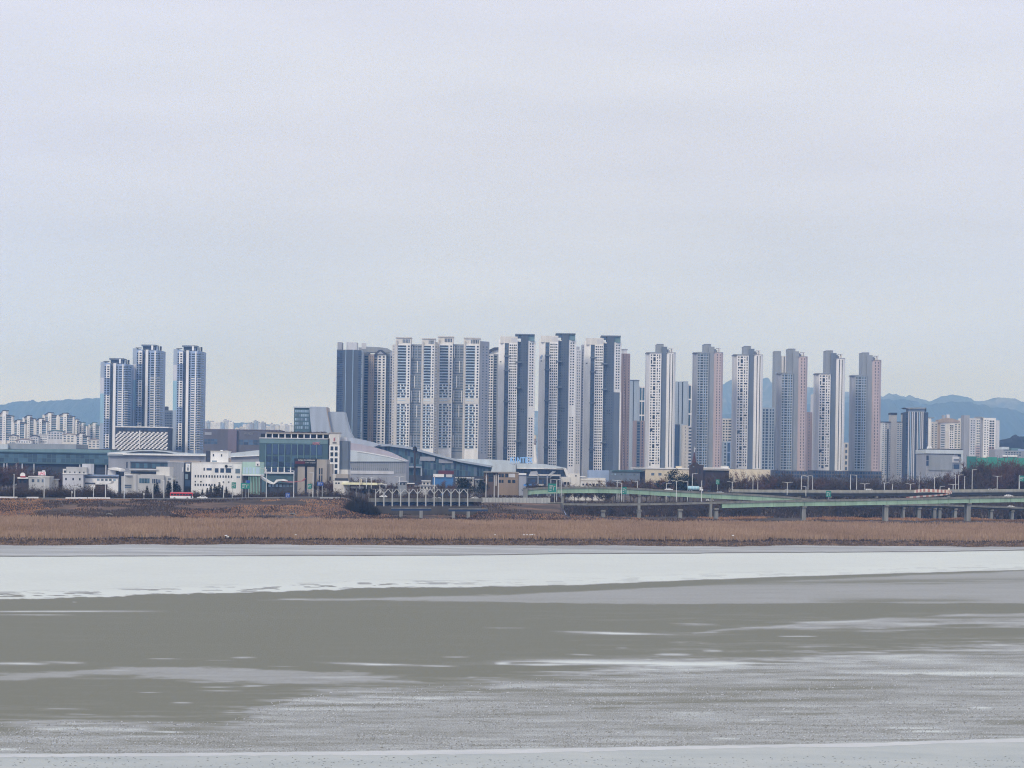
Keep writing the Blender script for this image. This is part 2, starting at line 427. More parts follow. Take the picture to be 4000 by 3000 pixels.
import numpy as np
def vnoise(x, y, seed):
    xi, yi = np.floor(x), np.floor(y); fx, fy = x - xi, y - yi; fx = fx * fx * (3 - 2 * fx); fy = fy * fy * (3 - 2 * fy)
    def h(i, j):
        q = np.sin(i * 127.1 + j * 311.7 + seed * 74.7) * 43758.5453; return q - np.floor(q)
    return (h(xi, yi) * (1 - fx) + h(xi + 1, yi) * fx) * (1 - fy) + (h(xi, yi + 1) * (1 - fx) + h(xi + 1, yi + 1) * fx) * fy
def nfbm(x, y, seed, o=4):
    t, amp, tot = 0, 1.0, 0.0
    for k in range(o):
        t = t + vnoise(x * 2 ** k, y * 2 ** k, seed + k * 3.1) * amp; tot += amp; amp *= .55
    return t / tot
def nstep(x, a, b):
    t = np.clip((x - a) / (b - a), 0, 1); return t * t * (3 - 2 * t)
def curve(pts, x): return np.interp(x, [p[0] for p in pts], [p[1] for p in pts])

cols = np.arange(-560, 4561, 8.0)
rows = np.concatenate([np.arange(2150, 2420, 2.0), np.arange(2420, 3010, 3.0), np.arange(3010, 3500, 14.0)])
PX, PY = np.meshgrid(cols, rows)
wx = PX + np.interp(PY, [2300, 2600, 2700, 3000], [90, 160, 420, 420]) * (nfbm(PX / 190, PY / 9, 1) - .5)
wy = PY + (nfbm(PX / 420, PY / 26, 5) - .5) * np.interp(PY, [2150, 2300, 2600, 3000], [5, 12, 44, 54]) + (nfbm(PX / 90, PY / 6, 9) - .5) * np.interp(PY, [2150, 2300, 2600, 3000], [2, 5, 12, 14])
stk = nfbm(PX / 300, PY / 7, 13, 5) - .5
fin = nfbm(PX / 70, PY / 3.5, 17, 4) - .5
v = np.zeros_like(PX)
def patch(v, top, bot, val, w0, w1):
    m = nstep(wy, curve(top, wx) - w0, curve(top, wx) + w0) * (1 - nstep(wy, curve(bot, wx) - w1, curve(bot, wx) + w1)) * ((wx > top[0][0]) & (wx < top[-1][0]))
    return v + (val - v) * m
v = patch(v, [(1000, 2350), (1500, 2338), (2000, 2322), (2400, 2302), (3000, 2273), (3600, 2246), (4000, 2230), (4900, 2210)], [(1000, 2350), (1700, 2351), (2200, 2356), (2700, 2362), (3300, 2357), (4000, 2362), (4900, 2368)], .47, 4, 3)
v = patch(v, [(-900, 2640), (0, 2632), (250, 2618), (500, 2604), (800, 2604), (1000, 2613), (1400, 2632), (1800, 2668)], [(-900, 2655), (0, 2652), (200, 2646), (550, 2641), (800, 2652), (1050, 2672), (1300, 2678), (1800, 2670)], .46, 6, 8)
v = patch(v, [(2700, 2474), (2900, 2446), (3150, 2428), (3500, 2408), (4000, 2396), (4900, 2376)], [(2700, 2474), (3000, 2462), (3500, 2446), (4000, 2438), (4900, 2426)], .5, 5, 6)
ROUGH = [(-900, 2802), (0, 2806), (500, 2812), (860, 2816), (960, 2790), (1060, 2738), (1300, 2692), (1700, 2668), (2000, 2652), (2300, 2626), (2600, 2596), (3000, 2562), (3300, 2536), (3700, 2512), (4000, 2492), (4900, 2476)]
v = patch(v, ROUGH, [(-900, 3600), (4900, 3600)], .48, 24, 3)
rough = nstep(wy, curve(ROUGH, wx) + 5, curve(ROUGH, wx) + 60)
reg = .14 + .85 * np.exp(-((wy - curve(ROUGH, wx)) / 50.0) ** 2) + .42 * rough + .55 * nstep(PX, 1700, 2900) * nstep(PY, 2370, 2420) * (1 - rough)
v = v + reg * (stk * 1.15 + fin * .35)
def streaks(v, lst, val, soft):
    for (x0, x1, y, th, tl) in lst:
        f = (PX - x0) / (x1 - x0); inn = (f > -.05) & (f < 1.05) & (abs(PY - y) < th * 3 + abs(tl) + 6)
        if not inn.any(): continue
        f_ = f[inn]; yc = y + tl * (f_ - .5) + stk[inn] * th * 1.2; tp = np.clip(np.sin(np.pi * np.clip(f_, 0.001, .999)), 0, 1) ** .8
        m = np.exp(-((PY[inn] - yc) / (th * soft)) ** 2) * tp * np.clip(.75 + stk[inn] * 1.6, .2, 1)
        v[inn] = v[inn] + (val - v[inn]) * m
    return v
DARK = [(2600, 4300, 2272, 18, -22), (1500, 2150, 2700, 12, -6), (1980, 3100, 2712, 14, -8), (2000, 3600, 2738, 16, -22), (2600, 3650, 2690, 12, -14), (2250, 2500, 2765, 8, -8), (1250, 2000, 2672, 10, 4),
        (3800, 4300, 2822, 12, -6), (550, 900, 2848, 16, 6), (-200, 160, 2846, 34, 10), (3000, 3500, 2655, 7, 0), (1600, 2300, 2640, 9, 8), (2700, 3250, 2582, 9, 12), (3250, 3900, 2548, 9, 0),
        (3150, 3900, 2346, 16, -2), (3350, 4400, 2480, 22, -6), (1900, 2500, 2655, 10, 0), (3400, 4200, 2412, 8, 0), (1000, 1700, 2755, 8, -4), (400, 1000, 2866, 9, 4), (3000, 3300, 2790, 6, -6), (1700, 2300, 2790, 5, 0)]
BRIGHT = [(-100, 200, 2592, 9, -2), (150, 340, 2587, 6, 2), (895, 1010, 2568, 4, 0), (1170, 1720, 2594, 7, 14), (1640, 1800, 2602, 5, 2), (3250, 4200, 2629, 11, 2), (1570, 1760, 2729, 6, 0), (590, 720, 2859, 5, 2),
          (-60, 105, 2926, 5, 0), (2920, 3025, 2812, 5, -2), (3440, 3720, 2845, 7, 4), (2770, 2905, 2886, 7, 2), (2120, 2660, 2472, 6, 14), (2600, 2820, 2438, 6, 4), (2590, 2800, 2510, 6, 4), (2540, 2710, 2555, 6, 2),
          (3330, 3720, 2463, 6, -4), (3030, 3150, 2487, 5, 2), (3050, 3450, 2528, 7, 4), (-200, 660, 2388, 5, -2), (-100, 300, 2402, 4, 0), (1880, 2110, 2455, 5, 4), (1720, 1840, 2566, 4, 0), (3800, 4300, 2442, 8, -3),
          (2200, 2330, 2557, 4, 3), (3300, 3480, 2548, 4, 3), (2740, 2830, 2542, 4, 0), (3090, 3200, 2485, 3, 0), (2400, 2460, 2530, 4, 0), (1080, 1230, 2341, 6, 0), (280, 300, 2352, 3, 0), (120, 370, 2772, 7, 2), (660, 760, 2745, 4, 0),
          (3780, 3880, 2764, 5, 0), (3500, 3800, 2858, 9, 0), (940, 1060, 2680, 4, 2), (1050, 1500, 2695, 3, 0), (2900, 3400, 2430, 5, -6), (1930, 2000, 2590, 8, 0)]
v = streaks(v, DARK, .02, .5)
v = streaks(v, BRIGHT, 1.05, .62)
v = streaks(v, [(1880, 3150, 2589, 24, 8), (1950, 2700, 2586, 16, 2)], 1.05, .55)
rs = random.Random(5); extra = []; extrad = []
for k in range(150):
    x0 = rs.uniform(-300, 4200); y0 = rs.uniform(2560, 2930); L = rs.uniform(40, 260); (extra if rs.random() < .45 else extrad).append((x0, x0 + L, y0, rs.uniform(1.6, 4), rs.uniform(-3, 3)))
v = streaks(v, extra, .8, .5); v = streaks(v, extrad, .12, .5)
wb = curve([(-900, 2356), (0, 2340), (250, 2336), (420, 2331), (600, 2322), (800, 2318), (950, 2313), (1100, 2311), (1250, 2306), (1400, 2298), (1700, 2294), (2000, 2290), (2300, 2284), (2600, 2270), (3000, 2255), (3500, 2240), (4000, 2226), (4900, 2200)], PX) + (nfbm(PX / 60, PY / 9, 21) - .5) * np.interp(PX, [0, 1500, 2500, 4000], [12, 12, 5, 3])
white = 1 - nstep(PY, wb - 1.5, wb + 1.5)
near = np.exp(-((PY - wb + 12) / 12.0) ** 2) * (1 - nstep(PX, 1300, 2200) * .8)
crack = nstep(nfbm(PX / 75, PY / 4.2, 25, 3), .56, .64) * near
wv = (.95 + .10 * (nfbm(PX / 500, PY / 30, 31) - .5) + .05 * fin) * (1 - crack) + .15 * crack
wv = wv + .08 * near
v = v * (1 - white) + wv * white
v = np.clip(v, 0, 1.05)
A_ = (PX - 2000) * CR - (YH - PY) * SR; B_ = (PX - 2000) * SR + (YH - PY) * CR
YY = -H * F / B_; XX = A_ / F * YY
ZZ = .02 * white + .05 * rough * (nfbm(XX * 1.3, YY * .5, 41, 3) - .5)
nv_ = PX.size; w_ = len(cols)
me = bpy.data.meshes.new('mudflat')
co = np.stack([XX.ravel(), YY.ravel(), ZZ.ravel()], 1)
jj, ii = np.meshgrid(np.arange(len(rows) - 1), np.arange(w_ - 1), indexing='ij'); q0 = (jj * w_ + ii).ravel()
quads = np.stack([q0, q0 + w_, q0 + w_ + 1, q0 + 1], 1)
me.vertices.add(nv_); me.vertices.foreach_set('co', co.ravel().astype(np.float32))
me.loops.add(quads.size); me.loops.foreach_set('vertex_index', quads.ravel().astype(np.int32))
me.polygons.add(len(quads)); me.polygons.foreach_set('loop_start', np.arange(0, quads.size, 4, dtype=np.int32)); me.polygons.foreach_set('loop_total', np.full(len(quads), 4, dtype=np.int32))
me.update(calc_edges=True); me.validate()
for nm_, arr in (('ice', v), ('rough', rough)):
    at_ = me.attributes.new(nm_, 'FLOAT', 'POINT'); at_.data.foreach_set('value', arr.ravel().astype(np.float32))
def river_mat():
    m, n, l, b_ = new_mat('river_surface')
    at1 = n.new('ShaderNodeAttribute'); at1.attribute_name = 'ice'; at2 = n.new('ShaderNodeAttribute'); at2.attribute_name = 'rough'
    rp = n.new('ShaderNodeValToRGB'); e = rp.color_ramp.elements
    st = [(0.0, (126, 127, 116), .76), (.22, (137, 138, 130), .77), (.5, (166, 168, 169), .76), (.75, (191, 196, 196), .78), (1.0, (210, 216, 214), .84)]
    for k_, (p, c, kk) in enumerate(st):
        q = e[0] if k_ == 0 else (e[len(e) - 1] if k_ == len(st) - 1 else e.new(p)); q.position = p; q.color = rgb(c, kk / LIT)
    ge = n.new('ShaderNodeNewGeometry')
    def nz(sc, det):
        mp = n.new('ShaderNodeMapping'); mp.inputs['Scale'].default_value = sc; t = n.new('ShaderNodeTexNoise'); t.inputs['Scale'].default_value = 1; t.inputs['Detail'].default_value = det
        l.new(ge.outputs['Position'], mp.inputs[0]); l.new(mp.outputs[0], t.inputs['Vector']); return t.outputs['Fac']
    def ma(op, a, b2, c2=None):
        q = n.new('ShaderNodeMath'); q.operation = op
        for k_, val in enumerate((a, b2, c2)):
            if val is None: continue
            if isinstance(val, (int, float)): q.inputs[k_].default_value = val
            else: l.new(val, q.inputs[k_])
        return q.outputs[0]
    f1 = ma('MULTIPLY_ADD', ma('SUBTRACT', nz((1.2, .35, 1), 6), .5), .16, at1.outputs['Fac'])
    sp = ma('MULTIPLY', ma('MULTIPLY', ma('SUBTRACT', nz((6.0, 1.6, 1), 6), .5), at2.outputs['Fac']), 1.15)
    l.new(ma('ADD', f1, sp), rp.inputs[0]); l.new(rp.outputs[0], b_.inputs['Base Color'])
    bp = n.new('ShaderNodeBump'); bp.inputs['Distance'].default_value = .12; l.new(ma('MULTIPLY', at2.outputs['Fac'], .6), bp.inputs['Strength']); l.new(nz((5.0, 2.0, 1), 5), bp.inputs['Height']); l.new(bp.outputs[0], b_.inputs['Normal'])
    b_.inputs['Roughness'].default_value = .75; b_.inputs['Specular IOR Level'].default_value = .12
    return m
me.materials.append(river_mat())
mudflat = structure('mudflat', me)
near_edge = [(-500, 2954), (0, 2950), (600, 2948), (1000, 2944), (1500, 2938), (2000, 2931), (2500, 2922), (3000, 2914), (3400, 2906), (3700, 2897), (4000, 2887), (4600, 2870)]
ice('near_ice_sheet', near_edge + [(6500, 3700), (2000, 4200), (-2500, 3700)], m_nice, 0.16, 0.15, 5, jx=6, jy=.5)
ice('ice_rim', [(x, y + 2) for x, y in near_edge] + [(x, y + 15 + 4 * math.sin(x * .01)) for x, y in near_edge[::-1]], m_rim, 0.168, seed=6, jx=6, jy=.6, parent=mudflat, kind=None)

# small broken ice over the near flat
mb_w, mb_d = MB(), MB()
for i in range(18000):
    px = rnd.uniform(-300, 4300); py = 2600 + 350 * rnd.random() ** 0.75
    if py < ilerp(ROUGH, px) + 6: continue
    if fbm(px * .004, py * .02) < -0.05 and rnd.random() < .8: continue
    p = G(px, py, 0.05); s = rnd.uniform(.04, .13) * (2.2 if rnd.random() < .04 else 1); h = rnd.uniform(.05, .15); a = rnd.uniform(0, 6.28)
    c, d = math.cos(a), math.sin(a); k = rnd.uniform(.4, 1)
    pts = [(p.x + s * c, p.y + s * d, .03), (p.x - s * k * d, p.y + s * k * c, .03), (p.x - s * c, p.y - s * d, .03), (p.x + s * k * d, p.y - s * k * c, .03), (p.x + s * .2, p.y, .03 + h)]
    (mb_w if rnd.random() < .55 else mb_d).add(pts, [(0, 1, 4), (1, 2, 4), (2, 3, 4), (3, 0, 4)])
for i in range(700):
    p = G(rnd.uniform(-300, 4300), rnd.uniform(2955, 3010), 0.17); s = rnd.uniform(.05, .16)
    mb_d.add([(p.x + s, p.y, .165), (p.x, p.y + s, .165), (p.x - s, p.y, .165), (p.x, p.y - s * .6, .2)], [(0, 1, 3), (1, 2, 3), (2, 0, 3)])
mb_w.build('ice_chips', paint('chip_white', (192, 194, 197), k=.84), None, 'stuff'); tag(bpy.data.objects['ice_chips'], 'small white chips of broken ice on the near mudflat', 'ice')
mb_d.build('mud_lumps', paint('chip_mud', (132, 132, 128)), None, 'stuff')
tag(bpy.data.objects['mud_lumps'], 'small dark lumps of frozen mud on the near flat', 'mud')
for _n, _l in (('mudflat', 'wide tidal mudflat with olive mud and grey and white ice'), ('river_bank', 'dark eroded earth bank at the edge of the reeds'),
               ('marsh', 'flat marsh soil under the brown reeds'), ('levee', 'brown grassy levee slope above the reed marsh'), ('ground', 'dark winter ground of the town behind the levee'),
               ('levee_road', 'grey asphalt road running along the levee top'), ('mountains', 'jagged hazy blue rocky peaks far behind the towers'), ('foothills', 'lower hazy blue foothills in front of the peaks'),
               ('hills', 'long smooth hazy blue hills behind the stepped cream apartments'), ('wooded_hill', 'dark wooded hill beside the white apartment tower'),
               ('shore_flat', 'pale strip of mud below the eroded bank'), ('river_bed', 'dark river bed under the mudflat'), ('scarp_shade_line', 'thin flat strip coloured dark as the shaded mud step above the white ice'), ('near_ice_sheet', 'smooth pale ice sheet along the near shore')):
    bpy.data.objects[_n]['label'] = _l

# ================================================================== buildings
WIN_CAP = 300
class Bd:
    """A building measured on the photograph: columns are read at row yr, rows at column xr, depths d in metres behind Y."""
    def __init__(s, name, label, cat, Y, xr, yr, group=None, ground=None):
        s.Y, s.xr, s.yr = Y, xr, yr
        a = ang(xr, yr)[0]
        if ground is None: ground = zt(a * Y, Y) - 0.3
        s.ox, s.oz = a * Y, ground
        s.o = thing(name, label, cat, (s.ox, Y, ground), group)
        s.nw = 0; s.chain = None; s.fields = {}
    def X(s, px, d=0.0):
        return ang(px, s.yr)[0] * (s.Y + d) - s.ox
    def Z(s, py, d=0.0):
        if py is None: return 0.0
        return max(0.0, H + ang(s.xr, py)[1] * (s.Y + d) - s.oz)
    def par(s, parent): return parent if parent is not None else s.o
    def box(s, part, x0, x1, y0, y1, mat, d0=0.0, d1=20.0, parent=None, chain=True, kind=None):
        if chain: s.chain = [(x0, d0), (x1, d0)]
        return MB().box(s.X(x0, d0), s.X(x1, d0), d0, d1, s.Z(y1, d0), s.Z(y0, d0)).build(part, mat, s.par(parent), kind)
    def body(s, part, front, back, y0, y1, mat, parent=None):
        """front: [(px, d)] left to right; back: depth of the rear wall."""
        s.chain = list(front)
        pl = [(s.X(p, d), d) for p, d in front] + [(s.X(front[-1][0], front[-1][1]), back), (s.X(front[0][0], front[0][1]), back)]
        z1 = s.Z(y0) if not isinstance(y0, (list, tuple)) else [s.Z(v) for v in y0] + [s.Z(y0[-1]), s.Z(y0[0])]
        return MB().prism(pl, s.Z(y1), z1).build(part, mat, s.par(parent))
    def prof(s, part, pts, d0, d1, mat, parent=None):
        """Outline seen from the front, in pixels, pushed back from d0 to d1."""
        return MB().profile([(ang(x, y)[0] * (s.Y + d0) - s.ox, max(0.0, H + ang(x, y)[1] * (s.Y + d0) - s.oz)) for x, y in pts], d0, d1).build(part, mat, s.par(parent))
    def at(s, px):
        ch = s.chain
        for (x0, a), (x1, b) in zip(ch, ch[1:]):
            if px <= x1 or (x1, b) == ch[-1]:
                f = (px - x0) / (x1 - x0) if x1 != x0 else 0
                d = a + (b - a) * f
                return d, math.atan2(b - a, s.X(x1, b) - s.X(x0, a))
        return 0.0, 0.0
    def pane(s, x0, x1, y0, y1, mat, name='window', proud=0.12, parent=None, stuff=False):
        d, an = s.at((x0 + x1) / 2)
        xa, xb = s.X(x0, d), s.X(x1, d); za, zb = s.Z(y1, d), s.Z(y0, d)
        if zb - za < 0.01: return None
        w = (xb - xa) / max(0.2, math.cos(an)); th = 0.5
        c = Vector(((xa + xb) / 2, d, (za + zb) / 2)) + Vector((math.sin(an), -math.cos(an), 0)) * (proud - th / 2)
        if not stuff and name == 'window':
            s.nw += 1; stuff = s.nw > WIN_CAP
        if stuff:
            fl = s.fields.setdefault((mat.name, name), (MB(), mat))[0]
            ca, sa = math.cos(an), math.sin(an); hw, ht, hh = w / 2, th / 2, (zb - za) / 2
            vs = [(c.x + ca * i * hw - sa * j * ht, c.y + sa * i * hw + ca * j * ht, c.z + k * hh) for k in (-1, 1) for (i, j) in ((-1, -1), (1, -1), (1, 1), (-1, 1))]
            fl.add(vs, [(0, 3, 2, 1), (4, 5, 6, 7), (0, 1, 5, 4), (1, 2, 6, 5), (2, 3, 7, 6), (3, 0, 4, 7)])
            return None
        o = link(name, unit_box(mat), s.par(parent))
        o.location = c; o.rotation_euler = (0, 0, an); o.scale = (w, th, zb - za)
        return o
    def grid(s, xs, y0, y1, n, fill, mat, name='window', stuff=False, skip=None, parent=None, proud=0.12):
        """n rows of windows between rows y0 and y1 at the column spans xs."""
        p = (y1 - y0) / n
        for r in range(n):
            ya = y0 + p * r; yb = ya + p * fill
            for c, (a, b) in enumerate(xs):
                if skip and skip(r, c): continue
                s.pane(a, b, ya, yb, mat, name, proud, parent, stuff)
    def bands(s, name, x0, x1, y0, y1, n, fill, mat, proud=0.3):
        """Floor edges, too thin to tell apart one by one: one part."""
        p = (y1 - y0) / n
        for r in range(n):
            s.pane(x0, x1, y0 + p * r, y0 + p * r + p * fill, mat, name, proud, None, True)
    def done(s):
        for (mn, nm), (mb, mat) in s.fields.items():
            mb.build({'window': 'small_window_field'}.get(nm, nm), mat, s.o, 'stuff')
        return s.o

def bricks(n, a, b, gap):
    """n spans between a and b with a gap fraction."""
    w = (b - a) / n
    return [(a + w * (i + gap / 2), a + w * (i + 1 - gap / 2)) for i in range(n)]

W = dict(
    white=paint('wall_white', (224, 225, 224)), white2=paint('wall_bright', (232, 234, 236), k=.95), cream=paint('wall_cream', (206, 204, 200)), beige=paint('wall_beige', (194, 191, 187)),
    pale=paint('wall_pale_grey', (190, 192, 198)), grey=paint('wall_grey', (150, 154, 164)), mid=paint('wall_mid_grey', (138, 144, 152)), slate=paint('wall_slate', (106, 116, 130)),
    navy=paint('wall_navy', (84, 94, 108)), dnavy=paint('wall_dark_navy', (64, 74, 92)), sky=paint('wall_sky_blue', (150, 174, 198)), aqua=paint('wall_aqua', (142, 176, 192)),
    steel=paint('wall_steel_blue', (146, 164, 192)), bluegrey=paint('wall_blue_grey', (152, 164, 178)), tealgrey=paint('wall_teal_grey', (146, 154, 160)), pink=paint('wall_dusty_pink', (180, 166, 168)),
    brown=paint('wall_brown', (112, 98, 102)), mauve=paint('wall_mauve', (138, 124, 126)), tan=paint('wall_tan', (158, 146, 138)), sand=paint('wall_sand', (206, 196, 176)), stone=paint('wall_stone', (158, 152, 146)),
    dark=paint('wall_charcoal', (62, 66, 76)), black=paint('wall_black', (34, 38, 48)), mall=paint('wall_mall', (98, 98, 108)), mall2=paint('wall_mall_brown', (112, 104, 116)), conc=paint('concrete', (176, 177, 178)),
    conc2=paint('concrete_dark', (128, 128, 130)), silver=paint('roof_silver', (158, 168, 182), rough=.45, spec=.5), silver2=paint('roof_pale_silver', (184, 194, 202), rough=.45, spec=.5),
    rose=paint('roof_rose', (160, 154, 164)), red=paint('paint_red', (180, 60, 70)), dred=paint('paint_dark_red', (92, 46, 54)), mint=paint('panel_mint', (170, 200, 190)), mint2=paint('panel_mint_dark', (140, 184, 172)),
    teal=paint('panel_teal', (74, 98, 108)), teal2=paint('panel_teal_light', (108, 134, 142)), blue=paint('paint_blue', (90, 140, 205)), roofd=paint('roof_dark', (70, 72, 82)), green=paint('roof_green', (96, 124, 134)),
    brick=paint('brick_dark', (66, 58, 62)), wood=paint('timber_brown', (92, 78, 70)))
Gl = dict(
    dk=glass('glass_dark', (36, 46, 58)), blk=glass('glass_black', (24, 30, 38)), bl=glass('glass_blue', (70, 92, 118)), tl=glass('glass_teal', (58, 84, 98)), gr=glass('glass_grey', (84, 96, 110)),
    lt=glass('glass_light', (120, 140, 156)), nv=glass('glass_navy', (44, 62, 88)), rt=glass('glass_railing', (176, 198, 214), var=.08))

# ---------------------------------------------------------------- three slender blue towers
def blue_tower(dx, dy, Y, label, seg, rows):
    b = Bd('apartment_tower', label, 'tower', Y, 580 + dx, 1360 + dy, 'slender pale blue apartment towers')
    x = lambda v: v + dx
    y = lambda v: v + dy
    top = 1366
    for a, c, m in ((1360, 1422, W['bluegrey']), (1422, 1484, W['pale']), (1484, 1600, W['aqua']), (1600, 1960, W['bluegrey'])):
        b.body('end_wall', [(x(519), 11), (x(534), 0.4)], 30, y(a), y(c) if c < 1900 else None, m)
    ew = list(b.chain)
    b.body('window_wing', [(x(534), 0.4), (x(556), 0)], 30, y(top), None, W['steel'])
    wing = list(b.chain)
    p = 9.25
    for a, c in seg: b.box('white_panel', x(541), x(556), y(a), y(c), W['white2'], -0.35, 0.5)
    b.chain = [(x(534), -0.1), (x(556), -0.4)]
    b.grid([(x(535.5), x(540.5)), (x(545.5), x(553.5))], y(1378), y(1378 + rows * p), rows, .55, Gl['blk'])
    b.body('recess', [(x(556), 5), (x(569), 5)], 30, y(top + 2), None, W['slate'])
    b.bands('louvre_field', x(558), x(562), y(1380), y(1380 + rows * p), rows, .4, Gl['nv'], .1)
    b.body('light_column', [(x(569), -1), (x(579), -1)], 30, y(top), None, W['white'])
    b.body('balcony_wing', [(x(579), 2), (x(588), 1.2), (x(605), -1.0), (x(615), -1.0), (x(625), 3.5), (x(637), 15)], 34, y(top + 2), None, W['steel'])
    bw = list(b.chain)
    b.grid([(x(581.5), x(586))], y(1378), y(1378 + rows * p), rows, .62, Gl['blk'])
    b.grid([(x(590), x(603.5)), (x(609), x(614)), (x(617), x(624))], y(1378), y(1378 + rows * p), rows, .5, Gl['dk'])
    b.body('white_rib', [(x(603.8), -1.6), (x(608.8), -1.6)], 2, y(top + 4), None, W['white2'])
    b.chain = bw
    b.bands('floor_bands', x(589), x(603.5), y(1378 + 3.6 + 10 * p), y(1378 + 3.6 + rows * p), rows - 10, .34, W['white'], .35)
    b.bands('floor_bands', x(616), x(625), y(1378 + 3.6 + 10 * p), y(1378 + 3.6 + rows * p), rows - 10, .34, W['white'], .35)
    b.bands('side_balconies', x(626), x(636), y(1378), y(1378 + rows * p), rows, .4, Gl['bl'], .15)
    # crown
    b.box('crown_plate', x(552), x(608), y(1346), y(1352), W['slate'], 4, 26)
    b.box('crown_wall', x(558), x(592), y(1352), y(top), W['navy'], 7, 24)
    b.box('crown_post', x(591), x(598), y(1349), y(top), W['white'], 3, 8)
    b.box('crown_fin', x(601), x(606), y(1354), y(top + 2), W['slate'], 5, 14)
    b.box('crown_fin', x(610), x(617), y(1352), y(top + 2), W['bluegrey'], 7, 16)
    b.box('crown_post', x(624), x(629), y(1352), y(top + 2), W['dark'], 7, 12)
    b.box('roof_rail', x(530), x(553), y(1358), y(1361), W['dark'], 3, 4)
    return b.done()
blue_tower(-126, 53, 2440, 'shortest slender blue tower, beside the white lattice car park', [(1371, 1424), (1490, 1583), (1644, 1697)], 36)
blue_tower(0, 0, 2470, 'slender blue tower rising straight behind the white lattice car park', [(1370, 1422), (1486, 1589), (1650, 1745)], 41)
blue_tower(159, 3, 2400, 'slender blue tower standing alone beside the brown windowless mall', [(1371, 1419), (1485, 1588), (1651, 1744)], 41)

b = Bd('parking_podium', 'low car park clad in white zigzag lattice below the blue towers', 'car park', 2350, 553, 1720)
b.box('wall', 450, 657, 1668, None, W['dark'], 0, 30)
b.box('roof_edge', 450, 659, 1666, 1670, W['white'], -1.5, 30)
b.chain = [(450, 0), (657, 0)]
b.grid(bricks(18, 452, 656, .35), 1671, 1682, 1, 1, Gl['nv'])
b.box('divider', 543, 547, 1682, 1764, W['white'], -1.2, 0)
for i in range(-6, 14):
    x0 = 452 + i * 16.4; up = MB(); ok = 0
    for k in range(16):
        ya = 1765 - k * 5.2; xa = x0 + k * 5.6
        w0, w1 = max(451, xa), min(656, xa + 8.6)
        if w1 - w0 < 2 or ya - 5.4 < 1683: continue
        up.box(b.X(w0), b.X(w1), -0.9, 0, b.Z(ya), b.Z(ya - 5.4)); ok += 1
    if ok > 1: up.build('lattice_strip', W['white2'], b.o)
b.done()

b = Bd('office_block', 'dark grey block squeezed between two slender blue towers', 'building', 2620, 660, 1600)
b.box('wall', 636, 690, 1603, None, W['slate'], 0, 25); b.grid(bricks(6, 638, 676, .3), 1612, 1760, 15, .45, Gl['nv'], stuff=True)
b.box('plant_room', 640, 653, 1588, 1603, W['dark'], 4, 15); b.done()

# ---------------------------------------------------------------- brown mall
b = Bd('department_store', 'wide brown grey windowless department store with blue glass strips', 'store', 2150, 940, 1720)
b.box('wall', 794, 860, 1679, None, W['mall'], 0, 60); b.box('wall', 860, 890, 1679, None, W['mall'], -1.5, 60)
b.box('wall', 890, 924, 1680, None, W['mall2'], -3, 60); b.box('wall', 924, 1090, 1681, None, W['mall'], 0, 60)
b.box('parapet', 794, 1090, 1677, 1680, W['mall2'], 0.5, 60)
b.chain = [(794, 0), (1090, 0)]
for xs, ya, yb in ((bricks(4, 797, 850, .1), 1716, 1737), (bricks(8, 932, 1084, .1), 1717, 1738)): b.grid(xs, ya, yb, 2, .9, Gl['bl'])
b.box('name_panel', 799, 826, 1690, 1701, W['grey'], -.4, 0)
store = b
b.done()

